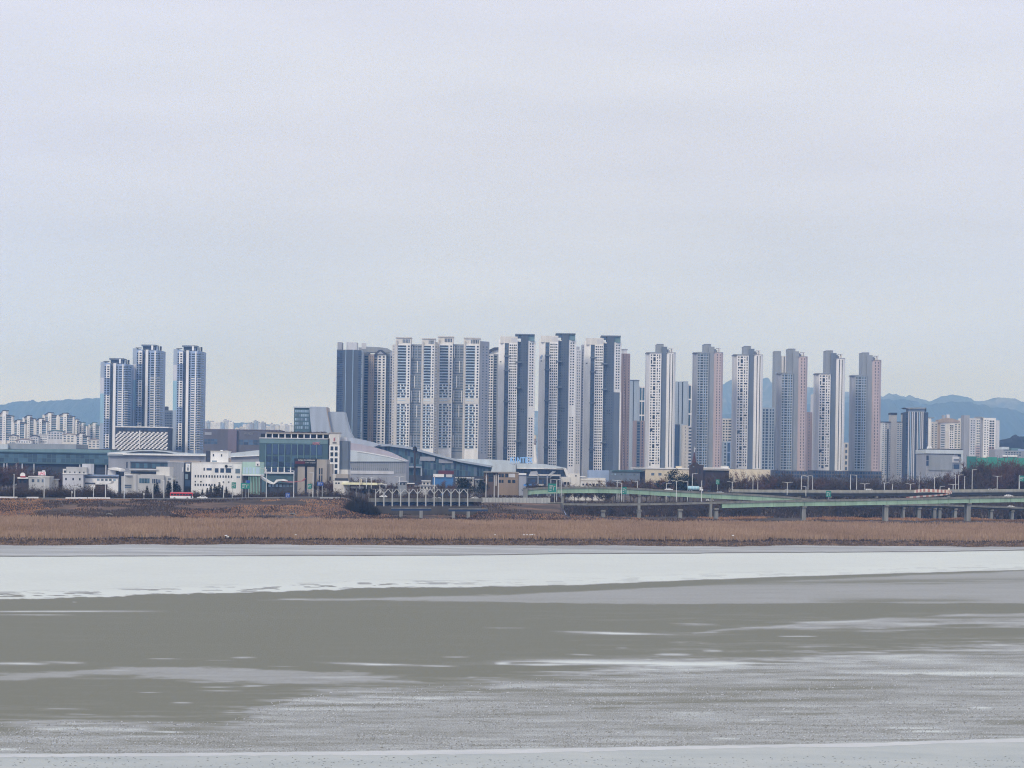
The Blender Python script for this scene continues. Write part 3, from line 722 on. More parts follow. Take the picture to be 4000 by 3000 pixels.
# ---------------------------------------------------------------- stepped cream apartments, far at the side
def stepped(x0, x1, yt, yb, label, Y, roof='roofd', core=True, floors=None, wall='cream', tall=0):
    b = Bd('apartment_block', label, 'apartments', Y, (x0 + x1) / 2, yt, 'stepped cream apartment blocks with curved roofs')
    w = x1 - x0; c0, c1 = x0 + w * .40, x0 + w * .62
    b.body('end_wall', [(x0, 8), (x0 + w * .16, 1)], 16, yt + 10, None, W[wall])
    b.box('wall', x0 + w * .16, c0, yt + 12, None, W[wall], 1, 16)
    L = list(b.chain)
    b.box('stair_core', c0, c1, yt + 4 - tall, None, W['white'], -1, 14); Cc = list(b.chain)
    b.box('wall', c1, x1, yt + 13, None, W[wall], 1, 16); Rr = list(b.chain)
    pts = [(x0 + w * .05, yt + 12), (x0 + w * .2, yt + 6), (c0, yt + 1 - tall), (c1, yt - tall), (c1 + 1, yt + 6 - tall), (x1 - w * .1, yt + 9), (x1, yt + 13), (x1 - 1, yt + 15), (c1, yt + 11), (c0, yt + 9), (x0 + w * .2, yt + 13), (x0 + w * .05, yt + 15)]
    b.prof('crown_gable', [(x0 + w * .14, yt + 14), (x0 + w * .2, yt + 8), (c0, yt + 3 - tall), (c1, yt + 2 - tall), (c1, yt + 14)], 0.5, 12, W[wall])
    b.prof('roof', [(x0 + w * .1, yt + 12), (x0 + w * .22, yt + 5.5), (c0, yt + .5 - tall), (c1, yt - tall), (c1 + 2, yt + 3 - tall), (c0, yt + 3 - tall), (x0 + w * .24, yt + 9)], -1.2, 15, W[roof])
    b.prof('roof', [(c1, yt + 9), (x1, yt + 13), (x1 + 1, yt + 16), (c1, yt + 13)], -1.2, 15, W[roof])
    n = floors or int((yb - yt - 18) / 7.2)
    b.chain = L; b.grid([(x0 + w * .2, c0 - 1)], yt + 18, yt + 18 + 7.2 * n, n, .62, Gl['tl'])
    b.bands('balcony_bands', x0 + w * .18, c0, yt + 18 + 4.6, yt + 18 + 7.2 * n + 4.6, n, .28, W['pale'], .5)
    b.chain = Rr; b.grid([(c1 + 1, x1 - 2)], yt + 18, yt + 18 + 7.2 * n, n, .62, Gl['tl'])
    b.bands('balcony_bands', c1, x1 - 1, yt + 18 + 4.6, yt + 18 + 7.2 * n + 4.6, n, .28, W['pale'], .5)
    b.chain = Cc; b.grid([(c0 + (c1 - c0) * .3, c1 - (c1 - c0) * .3)], yt + 18, yt + 18 + 7.2 * n, n, .3, Gl['gr'], stuff=True)
    b.box('pilaster', x1 - 2, x1 + 2, yt + 17, None, W['white2'], -.5, 3)
    return b.done()
stepped(-14, 47, 1610, 1722, 'stepped cream apartment block with a tall pink headed stair core', 3200, tall=8)
stepped(47, 97, 1638, 1722, 'stepped cream apartment block with one low rounded roof', 3150)
stepped(88, 134, 1621, 1722, 'stepped cream apartment block behind the low rounded one', 3260)
stepped(134, 182, 1632, 1722, 'stepped cream apartment block next to the tallest curved one', 3150)
stepped(166, 222, 1610, 1722, 'tallest stepped cream block with a curved cap', 3260)
stepped(222, 286, 1612, 1722, 'stepped cream block with a broad blank end wall', 3180)
stepped(284, 312, 1635, 1722, 'narrow stepped cream block beside the broad one', 3240)
stepped(306, 338, 1648, 1722, 'stepped cream block with a green pitched roof', 3200, roof='green')
stepped(345, 390, 1648, 1722, 'stepped cream block with a green roof next to the blue tower', 3220, roof='green')
stepped(290, 342, 1690, 1780, 'lower cream block with white balconies below the green roofed blocks', 2900)
def lowhouse(x0, x1, yt, label, wall, Y, roofc='roofd', pitched=True, wins=3):
    b = Bd('low_building', label, 'building', Y, (x0 + x1) / 2, yt, 'low buildings below the stepped apartments')
    b.box('wall', x0, x1, yt + 6, None, W[wall], 0, 14)
    if pitched: b.prof('roof', [(x0 - 1, yt + 7), (x0 + (x1 - x0) * .45, yt), (x1 + 1, yt + 6), (x1 + 1, yt + 8), (x0 + (x1 - x0) * .45, yt + 3), (x0 - 1, yt + 9)], -1, 15, W[roofc])
    else: b.box('roof', x0 - 1, x1 + 1, yt + 3, yt + 6, W[roofc], -1, 15)
    if pitched: b.prof('gable', [(x0, yt + 7), (x0 + (x1 - x0) * .45, yt + 2), (x1, yt + 7)], 0.1, 13.9, W[wall])
    b.chain = [(x0, 0), (x1, 0)]
    b.grid(bricks(wins, x0 + 2, x1 - 2, .4), yt + 12, yt + 40, 3, .5, Gl['gr'])
    return b.done()
lowhouse(36, 66, 1696, 'low cream house with a pitched roof below the stair core block', 'cream', 3000)
lowhouse(118, 150, 1698, 'low pale house beside the white walled building', 'pale', 2980)
lowhouse(150, 186, 1693, 'low white flat roofed building in front of the stepped blocks', 'white', 2990, 'conc', False, 4)
lowhouse(186, 246, 1678, 'pale building with a green gable below the broad blank end wall', 'pale', 2960, 'green', True, 5)
lowhouse(244, 292, 1690, 'cream building with a rounded gable beside the green gabled one', 'cream', 2940, 'tan', True, 3)
lowhouse(342, 392, 1712, 'small tan house below the green roofed blocks', 'cream', 2900, 'tan', True, 3)
lowhouse(60, 122, 1712, 'long low building with a dark red brown roof', 'white', 2970, 'mauve', True, 6)

# ---------------------------------------------------------------- hazy far skyline
far = [(796, 806, 1650), (806, 818, 1646), (816, 858, 1648), (858, 874, 1651), (872, 892, 1641), (893, 910, 1648), (918, 934, 1672), (935, 952, 1668), (948, 962, 1658), (964, 974, 1655), (975, 990, 1653), (990, 1006, 1644),
       (1006, 1020, 1652), (1018, 1036, 1650), (1036, 1052, 1664), (1054, 1072, 1656), (1074, 1090, 1662), (1092, 1112, 1655), (1112, 1128, 1660), (1128, 1150, 1657)]
fcol = ['pale', 'bluegrey', 'white', 'steel', 'pale', 'white', 'cream', 'beige', 'white', 'pale', 'grey', 'bluegrey', 'pale', 'grey', 'cream', 'pale', 'cream', 'white', 'pale', 'white']
for i, (x0, x1, yt) in enumerate(far):
    b = Bd('far_apartment', 'hazy pale apartment block on the horizon above the brown department store', 'apartments', 5600 + 130 * (i % 5), (x0 + x1) / 2, yt, 'hazy far skyline blocks')
    b.body('wall', [(x0, 6), (x0 + 3, 0), (x1, 0)], 20, yt, None, W[fcol[i]])
    b.grid(bricks(max(2, int((x1 - x0) / 5)), x0 + 3.5, x1 - .8, .5), yt + 4, yt + 46, 9, .45, Gl['lt'], stuff=True)
    b.box('plant_room', x0 + 4, x0 + 4 + (x1 - x0) * .35, yt - 4, yt, W['grey'], 4, 14)
    b.done()

# ---------------------------------------------------------------- navy slab and beige tower
b = Bd('office_tower', 'dark navy glass tower with pale roof fins at the end of the cream blocks', 'tower', 2330, 1365, 1366)
b.body('curtain_wall', [(1316, 1), (1350, 0)], 30, 1366, None, W['navy']); b.body('curtain_wall', [(1352.5, 0), (1378, 0)], 30, 1366, None, W['navy'])
b.body('curtain_wall', [(1381, 0), (1411, 0)], 30, 1367, None, W['navy']); b.box('light_rib', 1350, 1352.5, 1366, None, W['sky'], -.5, 20); b.box('light_rib', 1378, 1381, 1366, None, W['sky'], -.5, 20)
b.chain = [(1316, 0.4), (1411, 0)]
for s0, s1 in ((1318, 1349), (1354, 1377), (1382, 1410)): b.grid(bricks(3, s0, s1, .12), 1372, 1730, 44, .72, Gl['nv'], stuff=True, proud=.05)
b.box('edge_strip', 1411, 1417, 1368, None, W['bluegrey'], 1, 20); b.grid([(1412, 1416)], 1372, 1730, 44, .5, Gl['lt'], stuff=True)
b.box('roof_fin', 1318, 1335, 1337, 1366, W['grey'], 2, 22); b.box('roof_fin', 1353, 1394, 1337, 1366, W['pale'], 6, 24); b.box('roof_fin', 1412, 1430, 1339, 1362, W['pale'], 22, 25)
b.done()
b = Bd('apartment_tower', 'white and tan striped tower with dark gabled roofs beside the navy tower', 'tower', 2360, 1476, 1385)
pat = [((1417, 3), (1440, 1), 'mid', 1375), ((1440, 0), (1462, 0), 'tan', 1384), ((1462, 2), (1475, 2), 'grey', 1384), ((1475, -1), (1508, -1), 'white', 1384), ((1508, 2), (1524, 4), 'slate', 1380), ((1524, 4), (1536, 9), 'pale', 1376)]
cs = []
for p0, p1, m, yt in pat:
    b.body('bay', [p0, p1], 28, yt, None, W[m]); cs.append(list(b.chain))
for ch, xs, g, st in ((cs[0], [(1425, 1438)], Gl['nv'], False), (cs[2], [(1463, 1474)], Gl['dk'], False), (cs[3], [(1479, 1488), (1496, 1503)], Gl['blk'], False), (cs[4], [(1511, 1514), (1518, 1521)], Gl['nv'], True), (cs[5], [(1527, 1531)], Gl['dk'], True), (cs[1], [(1447, 1449), (1455, 1457)], Gl['gr'], True)):
    b.chain = ch; b.grid(xs, 1391, 1391 + 34 * 10.35, 34, .58, g, stuff=st)
b.prof('roof', [(1462, 1384), (1478, 1368), (1492, 1366), (1510, 1382), (1510, 1385), (1462, 1386)], -2, 12, W['roofd']); b.prof('gable', [(1472, 1384), (1486, 1372), (1500, 1384)], -2.6, -2, W['grey'])
b.prof('roof', [(1408, 1368), (1432, 1354), (1480, 1356), (1512, 1360), (1534, 1372), (1534, 1378), (1408, 1376)], 12, 27, W['mid'])
b.box('roof_fin', 1400, 1416, 1358, 1368, W['grey'], 14, 20)
b.done()

# ---------------------------------------------------------------- cream slab blocks
def win_rows(b, x0, x1, y0, n, p, rail):
    """Window pattern of the cream slabs: long strips high up, single panes below."""
    w = x1 - x0
    for r in range(n):
        y = y0 + p * r
        if r == 20:
            for f0, f1 in ((.02, .2), (.36, .56), (.74, .92)): b.pane(x0 + w * f0, x0 + w * f1, y + 1, y + p * .7, Gl['blk'])
            continue
        if r == 19 or r == 21 and False: pass
        hi = r < 14
        if hi: sp = [(.0, .66), (.82, .94)]
        elif r % 3 == 0: sp = [(.0, .2), (.32, .62), (.8, .93)]
        elif r % 3 == 1: sp = [(.0, .38), (.5, .64), (.8, .93)]
        else: sp = [(.0, .2), (.3, .46), (.54, .68), (.8, .93)]
        if r > 21: sp = [[(.0, .2), (.32, .5), (.6, .72), (.82, .94)], [(.0, .2), (.34, .66), (.82, .94)]][1 if r % 4 == 0 else 0]
        for f0, f1 in sp: b.pane(x0 + w * f0, x0 + w * f1, y, y + p * .56, Gl['dk'])
        if rail: b.pane(x0 + w * .02, x0 + w * .66, y + p * .6, y + p * .82, Gl['rt'], 'balcony_rails', .35, None, True)

def cream_pair(name, label, A, rec, Bx, sideL, sideR, tops, Y):
    b = Bd('apartment_slab', label, 'apartments', Y, (A[0] + Bx[1]) / 2, 1345, 'cream slab apartments')
    if sideL: b.body('side_wall', [(sideL[0], 9), (sideL[1], 0)], 28, tops[0] + 28, None, W['beige']); b.grid([(sideL[0] + 5, sideL[0] + 7.5)], 1352, 1352 + 40 * 10.9, 40, .45, Gl['gr'], stuff=True)
    for (x0, x1), yt in ((A, tops[0]), (Bx, tops[1])):
        b.box('wall', x0, x1, yt + 28, None, W['white'], 0, 28); ch = list(b.chain)
        b.box('corner_pier', x0 - .5, x0 + 6, yt + 12, None, W['beige'], -1.0, 3)
        b.box('crown', x0, x1 + 2, yt, yt + 28, W['cream'], 1, 20); b.box('crown_beam', x0 - 1, x1 + 3, yt - 1, yt + 3, W['beige'], 0, 21)
        b.chain = [(x0, 1), (x1, 1)]; b.grid(bricks(5, x0 + 26, x1 - 3, .3), yt + 8, yt + 22, 1, 1, Gl['gr'], 'crown_louvre')
        b.chain = ch
        b.box('band', x0 + 6, x1, 1554, 1576, W['cream'], -.35, 0, chain=False)
        b.chain = [(x0, -.2), (x1, -.2)]
        win_rows(b, x0 + 9, x1 - 1, 1350, 37, 10.9, True)
    # recessed glass link with white vertical strips
    b.box('recess_wall', rec[0], rec[1], 1345, None, W['mid'], 7, 28); ch = list(b.chain)
    w = rec[1] - rec[0]
    for c in range(4):
        xx = rec[0] + w * (.12 + .24 * c)
        for s0 in range(7):
            if (s0 * 2 + c * 3) % 4 == 1: continue
            b.pane(xx, xx + 3.0, 1352 + s0 * 58, 1352 + s0 * 58 + 46, W['white'] if (s0 + c) % 3 == 0 else W['bluegrey'], 'strip', .6)
    b.chain = ch; b.bands('recess_bands', rec[0] + 1, rec[1] - 1, 1352, 1352 + 40 * 10.5, 40, .4, Gl['gr'], .1)
    if sideR:
        b.body('side_wall', [(sideR[0], 0.2), (sideR[1], 10)], 30, tops[1] + 12, None, W[sideR[2]])
        b.grid([(sideR[0] + (sideR[1] - sideR[0]) * .30, sideR[0] + (sideR[1] - sideR[0]) * .42), (sideR[0] + (sideR[1] - sideR[0]) * .66, sideR[0] + (sideR[1] - sideR[0]) * .82)], 1352, 1352 + 40 * 10.6, 40, .4, Gl['gr'], stuff=True)
    return b.done()
cream_pair('a', 'cream slab apartments right behind the sloping glass hall, next to the striped tower', (1546, 1604), (1604, 1648), (1648, 1698), (1533, 1546), (1698, 1709, 'beige'), (1318, 1321), 2260)
cream_pair('b', 'cream slab apartments with a plain grey side wall next to the white end walled towers', (1710, 1769), (1769, 1812), (1812, 1874), None, (1875, 1911, 'grey'), (1315, 1319), 2290)
b = Bd('apartment_tower', 'white tower with a swooping dark roof half hidden behind the cream slabs', 'tower', 2420, 1928, 1385)
b.box('wall', 1896, 1928, 1384, None, W['white'], 0, 25); b.grid([(1911, 1915), (1918, 1925)], 1390, 1390 + 40 * 10.4, 40, .6, Gl['dk'])
b.box('wall', 1928, 1952, 1382, None, W['mid'], 2, 25); b.grid([(1931, 1941)], 1390, 1390 + 40 * 10.4, 40, .6, Gl['dk'])
b.prof('roof', [(1900, 1374), (1912, 1366), (1930, 1357), (1952, 1356), (1952, 1364), (1930, 1368), (1908, 1379)], -2, 22, W['roofd']); b.prof('gable', [(1908, 1384), (1930, 1368), (1952, 1364), (1952, 1384)], 1, 20, W['white2'])
b.done()

# ---------------------------------------------------------------- white end-walled blue towers
def m_tower(dx, dy, Y, label, lowblue=False, mark=False):
    b = Bd('apartment_tower', label, 'tower', Y, 2020 + dx, 1330 + dy, 'white and navy towers with bracketed blue strips')
    x = lambda v: v + dx
    y = lambda v: v + dy
    b.body('end_wall', [(x(1948), 5), (x(1972), 0)], 26, y(1326), None, W['white']); ew = list(b.chain)
    if mark:
        for px, py, w, h in ((1951, 1396, 8, 9), (1956, 1390, 6, 10)): b.pane(x(px), x(px + w), y(py), y(py + h), W['steel'], 'emblem', .1)
    b.pane(x(1954), x(1960), y(1412), y(1416), W['dark'], 'vent', .1)
    b.box('blue_strip', x(1972), x(1988), y(1336), None, W['navy'], .6, 24)
    b.grid([(x(1974), x(1979)), (x(1981), x(1986))], y(1340), y(1340 + 46 * 10), 46, .4, Gl['bl'], stuff=True, proud=.05)
    for ya in (1389, 1445, 1566, 1748): b.box('bracket', x(1970), x(1994), y(ya), y(ya + 5), W['slate'], -1.6, 2)
    b.box('white_front', x(1988), x(2022), y(1341), None, W['white2'], -.6, 24)
    b.grid([(x(1991), x(1996.5)), (x(1999), x(2003.5)), (x(2007), x(2011.5)), (x(2014), x(2018.5))], y(1346), y(1346 + 47 * 10.4), 47, .55, Gl['blk'])
    b.box('crown', x(1954), x(2022), y(1315), y(1341), W['cream'], .2, 18); b.chain = [(x(1954), .2), (x(2022), .2)]
    b.grid(bricks(6, x(1996), x(2020), .4), y(1320), y(1338), 1, 1, W['pale'], 'crown_fin')
    b.box('link', x(2022), x(2036), y(1334), None, W['slate'], 5, 24); b.grid([(x(2024), x(2027)), (x(2030), x(2034))], y(1344), y(1344 + 44 * 10.4), 44, .5, Gl['bl'], stuff=True)
    b.box('link_cap', x(2022), x(2041), y(1331), y(1335), W['white'], 3, 20)
    for ya in (1412, 1512, 1720): b.box('bracket', x(2014), x(2038), y(ya), y(ya + 5), W['slate'], -1.6, 6)
    b.box('navy_slab', x(2035), x(2064), y(1308), None, W['navy'], 2.5, 30)
    b.grid([(x(2038), x(2040)), (x(2047), x(2049)), (x(2056), x(2058))], y(1344), y(1344 + 44 * 10.4), 44, .35, Gl['nv'], stuff=True, proud=.06)
    for px, py in ((2038, 1596), (2046, 1596), (2038, 1606), (2046, 1606)): b.pane(x(px), x(px + 4), y(py), y(py + 5), Gl['blk'], 'vent', .1)
    b.box('crown_glass', x(2036), x(2088), y(1308), y(1332), W['teal2'], 4, 26); b.box('crown_beam', x(2012), x(2089), y(1304), y(1308.5), W['slate'], 2, 28)
    b.box('crown_screen', x(2013), x(2036), y(1309), y(1322), Gl['lt'], 10, 11)
    if lowblue:
        b.body('side_wall', [(x(2064), 3), (x(2092), 8)], 28, y(1330), y(1525), W['white']); ch = list(b.chain)
        b.body('side_wall', [(x(2064), 3), (x(2092), 8)], 28, y(1525), None, W['slate'])
        b.chain = ch; b.grid([(x(2071), x(2076)), (x(2080), x(2085))], y(1340), y(1340 + 17 * 10.4), 17, .5, Gl['dk'])
        b.box('white_edge', x(2088), x(2093), y(1525), None, W['white'], 6.5, 9)
    else:
        b.body('side_wall', [(x(2064), 3), (x(2092), 8)], 28, y(1330), None, W['white']); ch = list(b.chain)
        b.grid([(x(2070), x(2074.5)), (x(2079), x(2084.5))], y(1340), y(1340 + 47 * 10.4), 47, .48, Gl['blk'], skip=lambda r, c: 24 <= r <= 27)
        b.bands('edge_balconies', x(2088), x(2092), y(1340), y(1340 + 44 * 10.4), 44, .5, W['white'], .4)
    return b.done()
m_tower(0, 0, 2340, 'navy and white tower rising behind the blue roof letters')
m_tower(159, -3, 2390, 'navy and white tower with a blue emblem on its pale end wall', mark=True)
m_tower(336, 6, 2440, 'navy and white tower whose side wall turns blue halfway down', lowblue=True)
b = Bd('apartment_tower', 'narrow grey tower glimpsed between two navy and white towers', 'tower', 2650, 2268, 1365)
b.box('wall', 2250, 2272, 1366, None, W['pale'], 0, 20); b.grid([(2256, 2259), (2264, 2267)], 1372, 1372 + 42 * 10.6, 42, .5, Gl['nv'], stuff=True); b.box('wall', 2272, 2292, 1346, None, W['grey'], 3, 20)
b.grid([(2276, 2279)], 1354, 1354 + 42 * 10.6, 42, .5, Gl['nv'], stuff=True); b.box('plant_room', 2252, 2264, 1354, 1366, W['grey'], 4, 12); b.done()
b = Bd('apartment_tower', 'slim mauve brown tower beside the last navy and white tower', 'tower', 2600, 2445, 1380)
for i, (x0, x1) in enumerate(((2427, 2434), (2436, 2445), (2447, 2462))): b.box('bay', x0, x1, 1381, None, W['mauve'], 0, 25)
for x0 in (2434, 2445): b.box('dark_slot', x0, x0 + 2, 1383, None, W['brown'], 1.2, 20)
b.box('plant_room', 2430, 2450, 1366, 1381, W['pale'], 6, 18); b.box('roof_beam', 2428, 2452, 1363, 1366, W['grey'], 5, 19); b.chain = [(2427, 0), (2462, 0)]
b.grid([(2440, 2442), (2456, 2458)], 1392, 1392 + 40 * 10.8, 40, .5, Gl['nv'], stuff=True); b.done()

def bg_tower(label, Y, xr, yt, parts, name='apartment_tower', cat='tower'):
    """parts: (x0, x1, ytop, ybottom, wall, d0, window spans, glass, rows, fill)"""
    b = Bd(name, label, cat, Y, xr, yt)
    for x0, x1, a, c, m, d0, xs, g, n, f in parts:
        b.box('bay', x0, x1, a, c, W[m], d0, d0 + 22)
        if xs: b.grid(xs, a + 6, (c or 1850) - 4, n, f, Gl[g], stuff=len(xs) * n > 90 or (xs[0][1] - xs[0][0]) < 5)
    b.done(); return b
b = bg_tower('blue grey tower with a white gridded side behind the mauve tower', 3000, 2490, 1487, [(2460, 2474, 1488, None, 'bluegrey', 0, None, 0, 0, 0), (2474, 2477, 1490, None, 'black', 1.5, None, 0, 0, 0),
    (2477, 2497, 1487, None, 'bluegrey', 0, None, 0, 0, 0), (2497, 2528, 1508, None, 'white', 2, [(2500, 2507), (2510, 2518)], 'tl', 6, .9)])
MB().box(b.X(2458), b.X(2498), -1, 22, b.Z(1487), b.Z(1484)).build('roof_edge', W['slate'], b.o)
bg_tower('low mauve tower with dark glass bays in front of the blue grey tower', 2850, 2500, 1643, [(2475, 2488, 1643, None, 'mauve', 0, None, 0, 0, 0), (2488, 2502, 1644, None, 'slate', .8, [(2490, 2500)], 'nv', 18, .7), (2502, 2526, 1643, None, 'mauve', 0, [(2508, 2512)], 'nv', 18, .7)])

# ---------------------------------------------------------------- the row of right-hand towers
def r_tower(label, x0, Y, fy, sy, ry, base, kind, short=None):
    """One tower of the row: end wall, window front, dark slab, ribbed side wall. x0 = left edge at the front's top row fy."""
    b = Bd('apartment_tower', label, 'tower', Y, x0 + 58, fy, 'row of towers with a tall slab core')
    white = kind == 'white'
    wall, fr, side = ('pale', 'white2', 'white') if white else ('tealgrey', 'tealgrey', 'pink')
    b.body('end_wall', [(x0, 4), (x0 + 13, 0)], 24, fy, base, W['pale' if white else 'grey'])
    b.box('front', x0 + 13, x0 + 58, fy + 2, base, W[fr], -.2, 24); fch = list(b.chain)
    cx = [(x0 + 17, x0 + 21.4), (x0 + 26.5, x0 + 35.5), (x0 + 41, x0 + 44.6), (x0 + 50, x0 + 53.6)]
    n = int((base - fy - 8) / 10.3); p = 10.3
    if white:
        for r in range(n):
            y = fy + 7 + r * p
            for c, (a, d) in enumerate(cx):
                tall = ((r + c * 5) % 13 == 2 and c in (0, 2, 3)) or (c == 1 and r % 11 == 1)
                wide = (r + c * 3) % 12 == 4 and c in (0, 2)
                b.pane(a, (cx[c + 1][0] if wide and c < 3 else d), y, y + p * (1.2 if tall else .55), Gl['blk'])
    else:
        b.grid(cx, fy + 7, fy + 7 + n * p, n, .6, Gl['dk'])
        for a in (x0 + 23.5, x0 + 38.5, x0 + 47): b.box('white_rib', a, a + 1.8, fy + 2, base, W['sky'], -.7, 0, chain=False)
        b.chain = fch; b.bands('floor_bands', x0 + 14, x0 + 57, fy + 14, fy + 14 + n * p, n, .16, W['pale'], .25)
    b.box('front_cap', x0 - 1, x0 + 59, fy - 2, fy + 2, W['mid'], -.8, 24)
    s0 = x0 + 40
    b.box('slab_core', s0, s0 + 26, sy, base, W['mid' if short else 'mid'], 6, 34)
    b.box('slab_core', s0 + 26, s0 + 40, sy + 9, base, W['slate'], 4, 34)
    b.box('slab_face', x0 + 58, s0 + 40, sy + 9, base, W['slate'] if white else W['mid'], 2.5, 5)
    b.box('core_cap', s0 - .5, s0 + 26.5, sy - 1.5, sy, W['grey'], 5.5, 34.5)
    r0, r1 = s0 + 37, s0 + 74
    b.body('side_wall', [(r0, 3), (r0 + 8, 1.0), (r0 + 30, 1.0), (r1, 4)], 28, ry, base, W[side]); sch = list(b.chain)
    for a in (r0 + 13, r0 + 24):
        if white:
            b.pane(a, a + 3.0, ry + 4, base - 3, Gl['blk'], 'dark_slot', .12)
        else:
            b.chain = sch; b.grid([(a, a + 2.6)], ry + 6, base - 4, n, .6, Gl['dk'], stuff=True)
    b.box('side_cap', r0, r1, ry - 2, ry, W['grey'], 0.6, 28)
    for i, (dx, w, h) in enumerate(((4, 5, 14), (12, 7, 11), (21, 4, 16))): b.box('roof_plant', r0 + dx, r0 + dx + w, ry - h, ry - 2, W['cream' if i else 'grey'], 8, 16)
    b.box('roof_frame', r0 + 10, r0 + 27, ry - 18, ry - 16, W['pale'], 8, 15)
    b.box('podium', x0 - 8, r1 + 8, base, None, paint('podium_grey', (92, 90, 94), var=.3), -3, 40)
    b.chain = [(x0 - 8, -3), (r1 + 8, -3)]; b.grid(bricks(12, x0 - 6, r1 + 6, .3), base + 4, base + 32, 2, .6, Gl['nv'])
    return b.done()
r_tower('white fronted tower with a slab core, next to the mauve tower', 2526, 2480, 1378, 1345, 1378, 1828, 'white')
r_tower('grey fronted tower with a pink side wall, behind the dark brick church', 2711, 2540, 1378, 1345, 1377, 1830, 'grey')
r_tower('white fronted tower with a slab core, above the sand coloured wall', 2867, 2600, 1386, 1353, 1386, 1832, 'white')
r_tower('grey fronted tower with a pink side and a lowered front, beside the dark glass tower', 3040, 2660, 1458, 1363, 1393, 1838, 'grey', True)
r_tower('white fronted tower whose front stops well below its slab core', 3187, 2720, 1460, 1370, 1400, 1838, 'white', True)
r_tower('grey fronted tower with a pink side, last of the row beside the pale old apartments', 3328, 2790, 1467, 1378, 1407, 1840, 'grey', True)

bg_tower('blue grey tower with black slots between the white and the grey fronted towers', 3050, 2665, 1489, [(2640, 2650, 1490, None, 'bluegrey', 0, None, 0, 0, 0), (2650, 2653, 1492, None, 'black', 1.5, None, 0, 0, 0), (2653, 2665, 1490, None, 'bluegrey', 0, None, 0, 0, 0),
    (2665, 2669, 1492, None, 'black', 1.5, None, 0, 0, 0), (2669, 2688, 1489, None, 'bluegrey', 0, None, 0, 0, 0), (2688, 2716, 1500, None, 'white', 2, [(2691, 2699), (2703, 2710)], 'tl', 6, .9)])
bg_tower('low dark glass tower with a white cross rib below the blue grey one', 2900, 2650, 1658, [(2634, 2656, 1658, None, 'dnavy', 0, [(2636, 2643), (2647, 2654)], 'nv', 3, .93), (2656, 2667, 1656, None, 'bluegrey', -.5, None, 0, 0, 0)])
bg_tower('low beige tower with dark balcony rows beside the grey fronted tower', 2880, 2690, 1660, [(2667, 2688, 1661, None, 'beige', 0, [(2677, 2679)], 'gr', 14, .5), (2688, 2708, 1664, None, 'pale', .8, [(2691, 2704)], 'dk', 14, .5)])
bg_tower('pink grey tower with rows of dark windows behind the grey fronted tower', 3000, 2845, 1634, [(2824, 2868, 1635, None, 'beige', 0, [(2825, 2831), (2836, 2842), (2846, 2858)], 'dk', 19, .5)])
bg_tower('low dark glass tower below the pink grey one', 2920, 2850, 1725, [(2824, 2840, 1725, None, 'bluegrey', 0, [(2830, 2836)], 'dk', 9, .6), (2840, 2866, 1724, None, 'steel', .5, [(2842, 2852)], 'nv', 3, .9)])
bg_tower('dark glass tower with white gridded panes above the sand coloured wall', 2850, 3003, 1590, [(2976, 3026, 1592, None, 'bluegrey', 0, [(2981, 2987), (2992, 3001), (3008, 3013), (3018, 3023)], 'nv', 22, .72)])
bg_tower('tall grey slab with a white stair strip behind the lower grey front', 2900, 3050, 1371, [(3026, 3051, 1371, None, 'mid', 0, None, 0, 0, 0), (3051, 3062, 1390, None, 'cream', 3, None, 0, 0, 0), (3062, 3066, 1393, None, 'gr' if False else 'dark', 4, None, 0, 0, 0), (3066, 3078, 1390, None, 'cream', 3, None, 0, 0, 0), (3078, 3084, 1395, None, 'slate', 5, None, 0, 0, 0)])
bg_tower('pink beige tower behind the grey fronted tower, below the hills', 3050, 3165, 1608, [(3146, 3178, 1610, None, 'mauve', 0, [(3160, 3163)], 'gr', 20, .5), (3174, 3192, 1540, None, 'pale', -2, None, 0, 0, 0)])
bg_tower('low pink beige tower between the last two row towers', 3000, 3312, 1728, [(3296, 3332, 1729, None, 'beige', 0, [(3302, 3310)], 'gr', 5, .6)])

# ---------------------------------------------------------------- older apartments and the striped office tower at the side
b = Bd('apartment_block', 'pale old apartment block with two tall dark capped cores', 'apartments', 2900, 3490, 1648)
b.box('wing', 3446, 3458, 1650, None, W['white2'], 0, 18); b.box('wing', 3458, 3466, 1650, None, W['cream'], .6, 18); b.box('slot', 3466, 3473, 1676, None, W['slate'], 2.5, 18); b.box('wing', 3466, 3473, 1650, 1676, W['cream'], .6, 18); b.box('wing', 3473, 3480, 1650, None, W['pale'], 0, 18)
b.box('core', 3480, 3503, 1616, None, W['beige'], -1, 16); b.box('core_cap', 3479, 3504, 1612, 1620, W['dark'], -2, 17)
b.box('wing', 3503, 3540, 1650, None, W['cream'], 1, 18); b.grid([(3506, 3512), (3516, 3522), (3528, 3534)], 1656, 1860, 26, .42, Gl['lt'], stuff=True); b.box('core', 3528, 3542, 1614, None, W['beige'], 2, 18); b.box('core_cap', 3527, 3543, 1611, 1618, W['dark'], 1.5, 19)
b.box('roof_edge', 3445, 3480, 1647, 1650, W['dark'], -1, 19); b.box('roof_edge', 3503, 3528, 1647, 1650, W['dark'], 0, 19)
b.chain = [(3446, 0), (3480, 0)]; b.grid([(3448, 3453), (3459, 3464), (3475, 3478)], 1656, 1860, 26, .42, Gl['lt'], stuff=True); b.done()
b = Bd('office_tower', 'dark blue office tower with white vertical stripes and a flared flat cap', 'tower', 2600, 3582, 1610)
b.body('curtain_wall', [(3539, 3), (3548, 0), (3616, 0), (3626, 4)], 26, 1610, None, W['dnavy'])
ch = list(b.chain)
for x0 in (3549, 3556, 3563, 3570, 3583, 3590, 3597, 3604): b.box('white_stripe', x0, x0 + 3.6, 1608, None, W['sky'] if x0 in (3556, 3590) else W['pale'], -.9, .2)
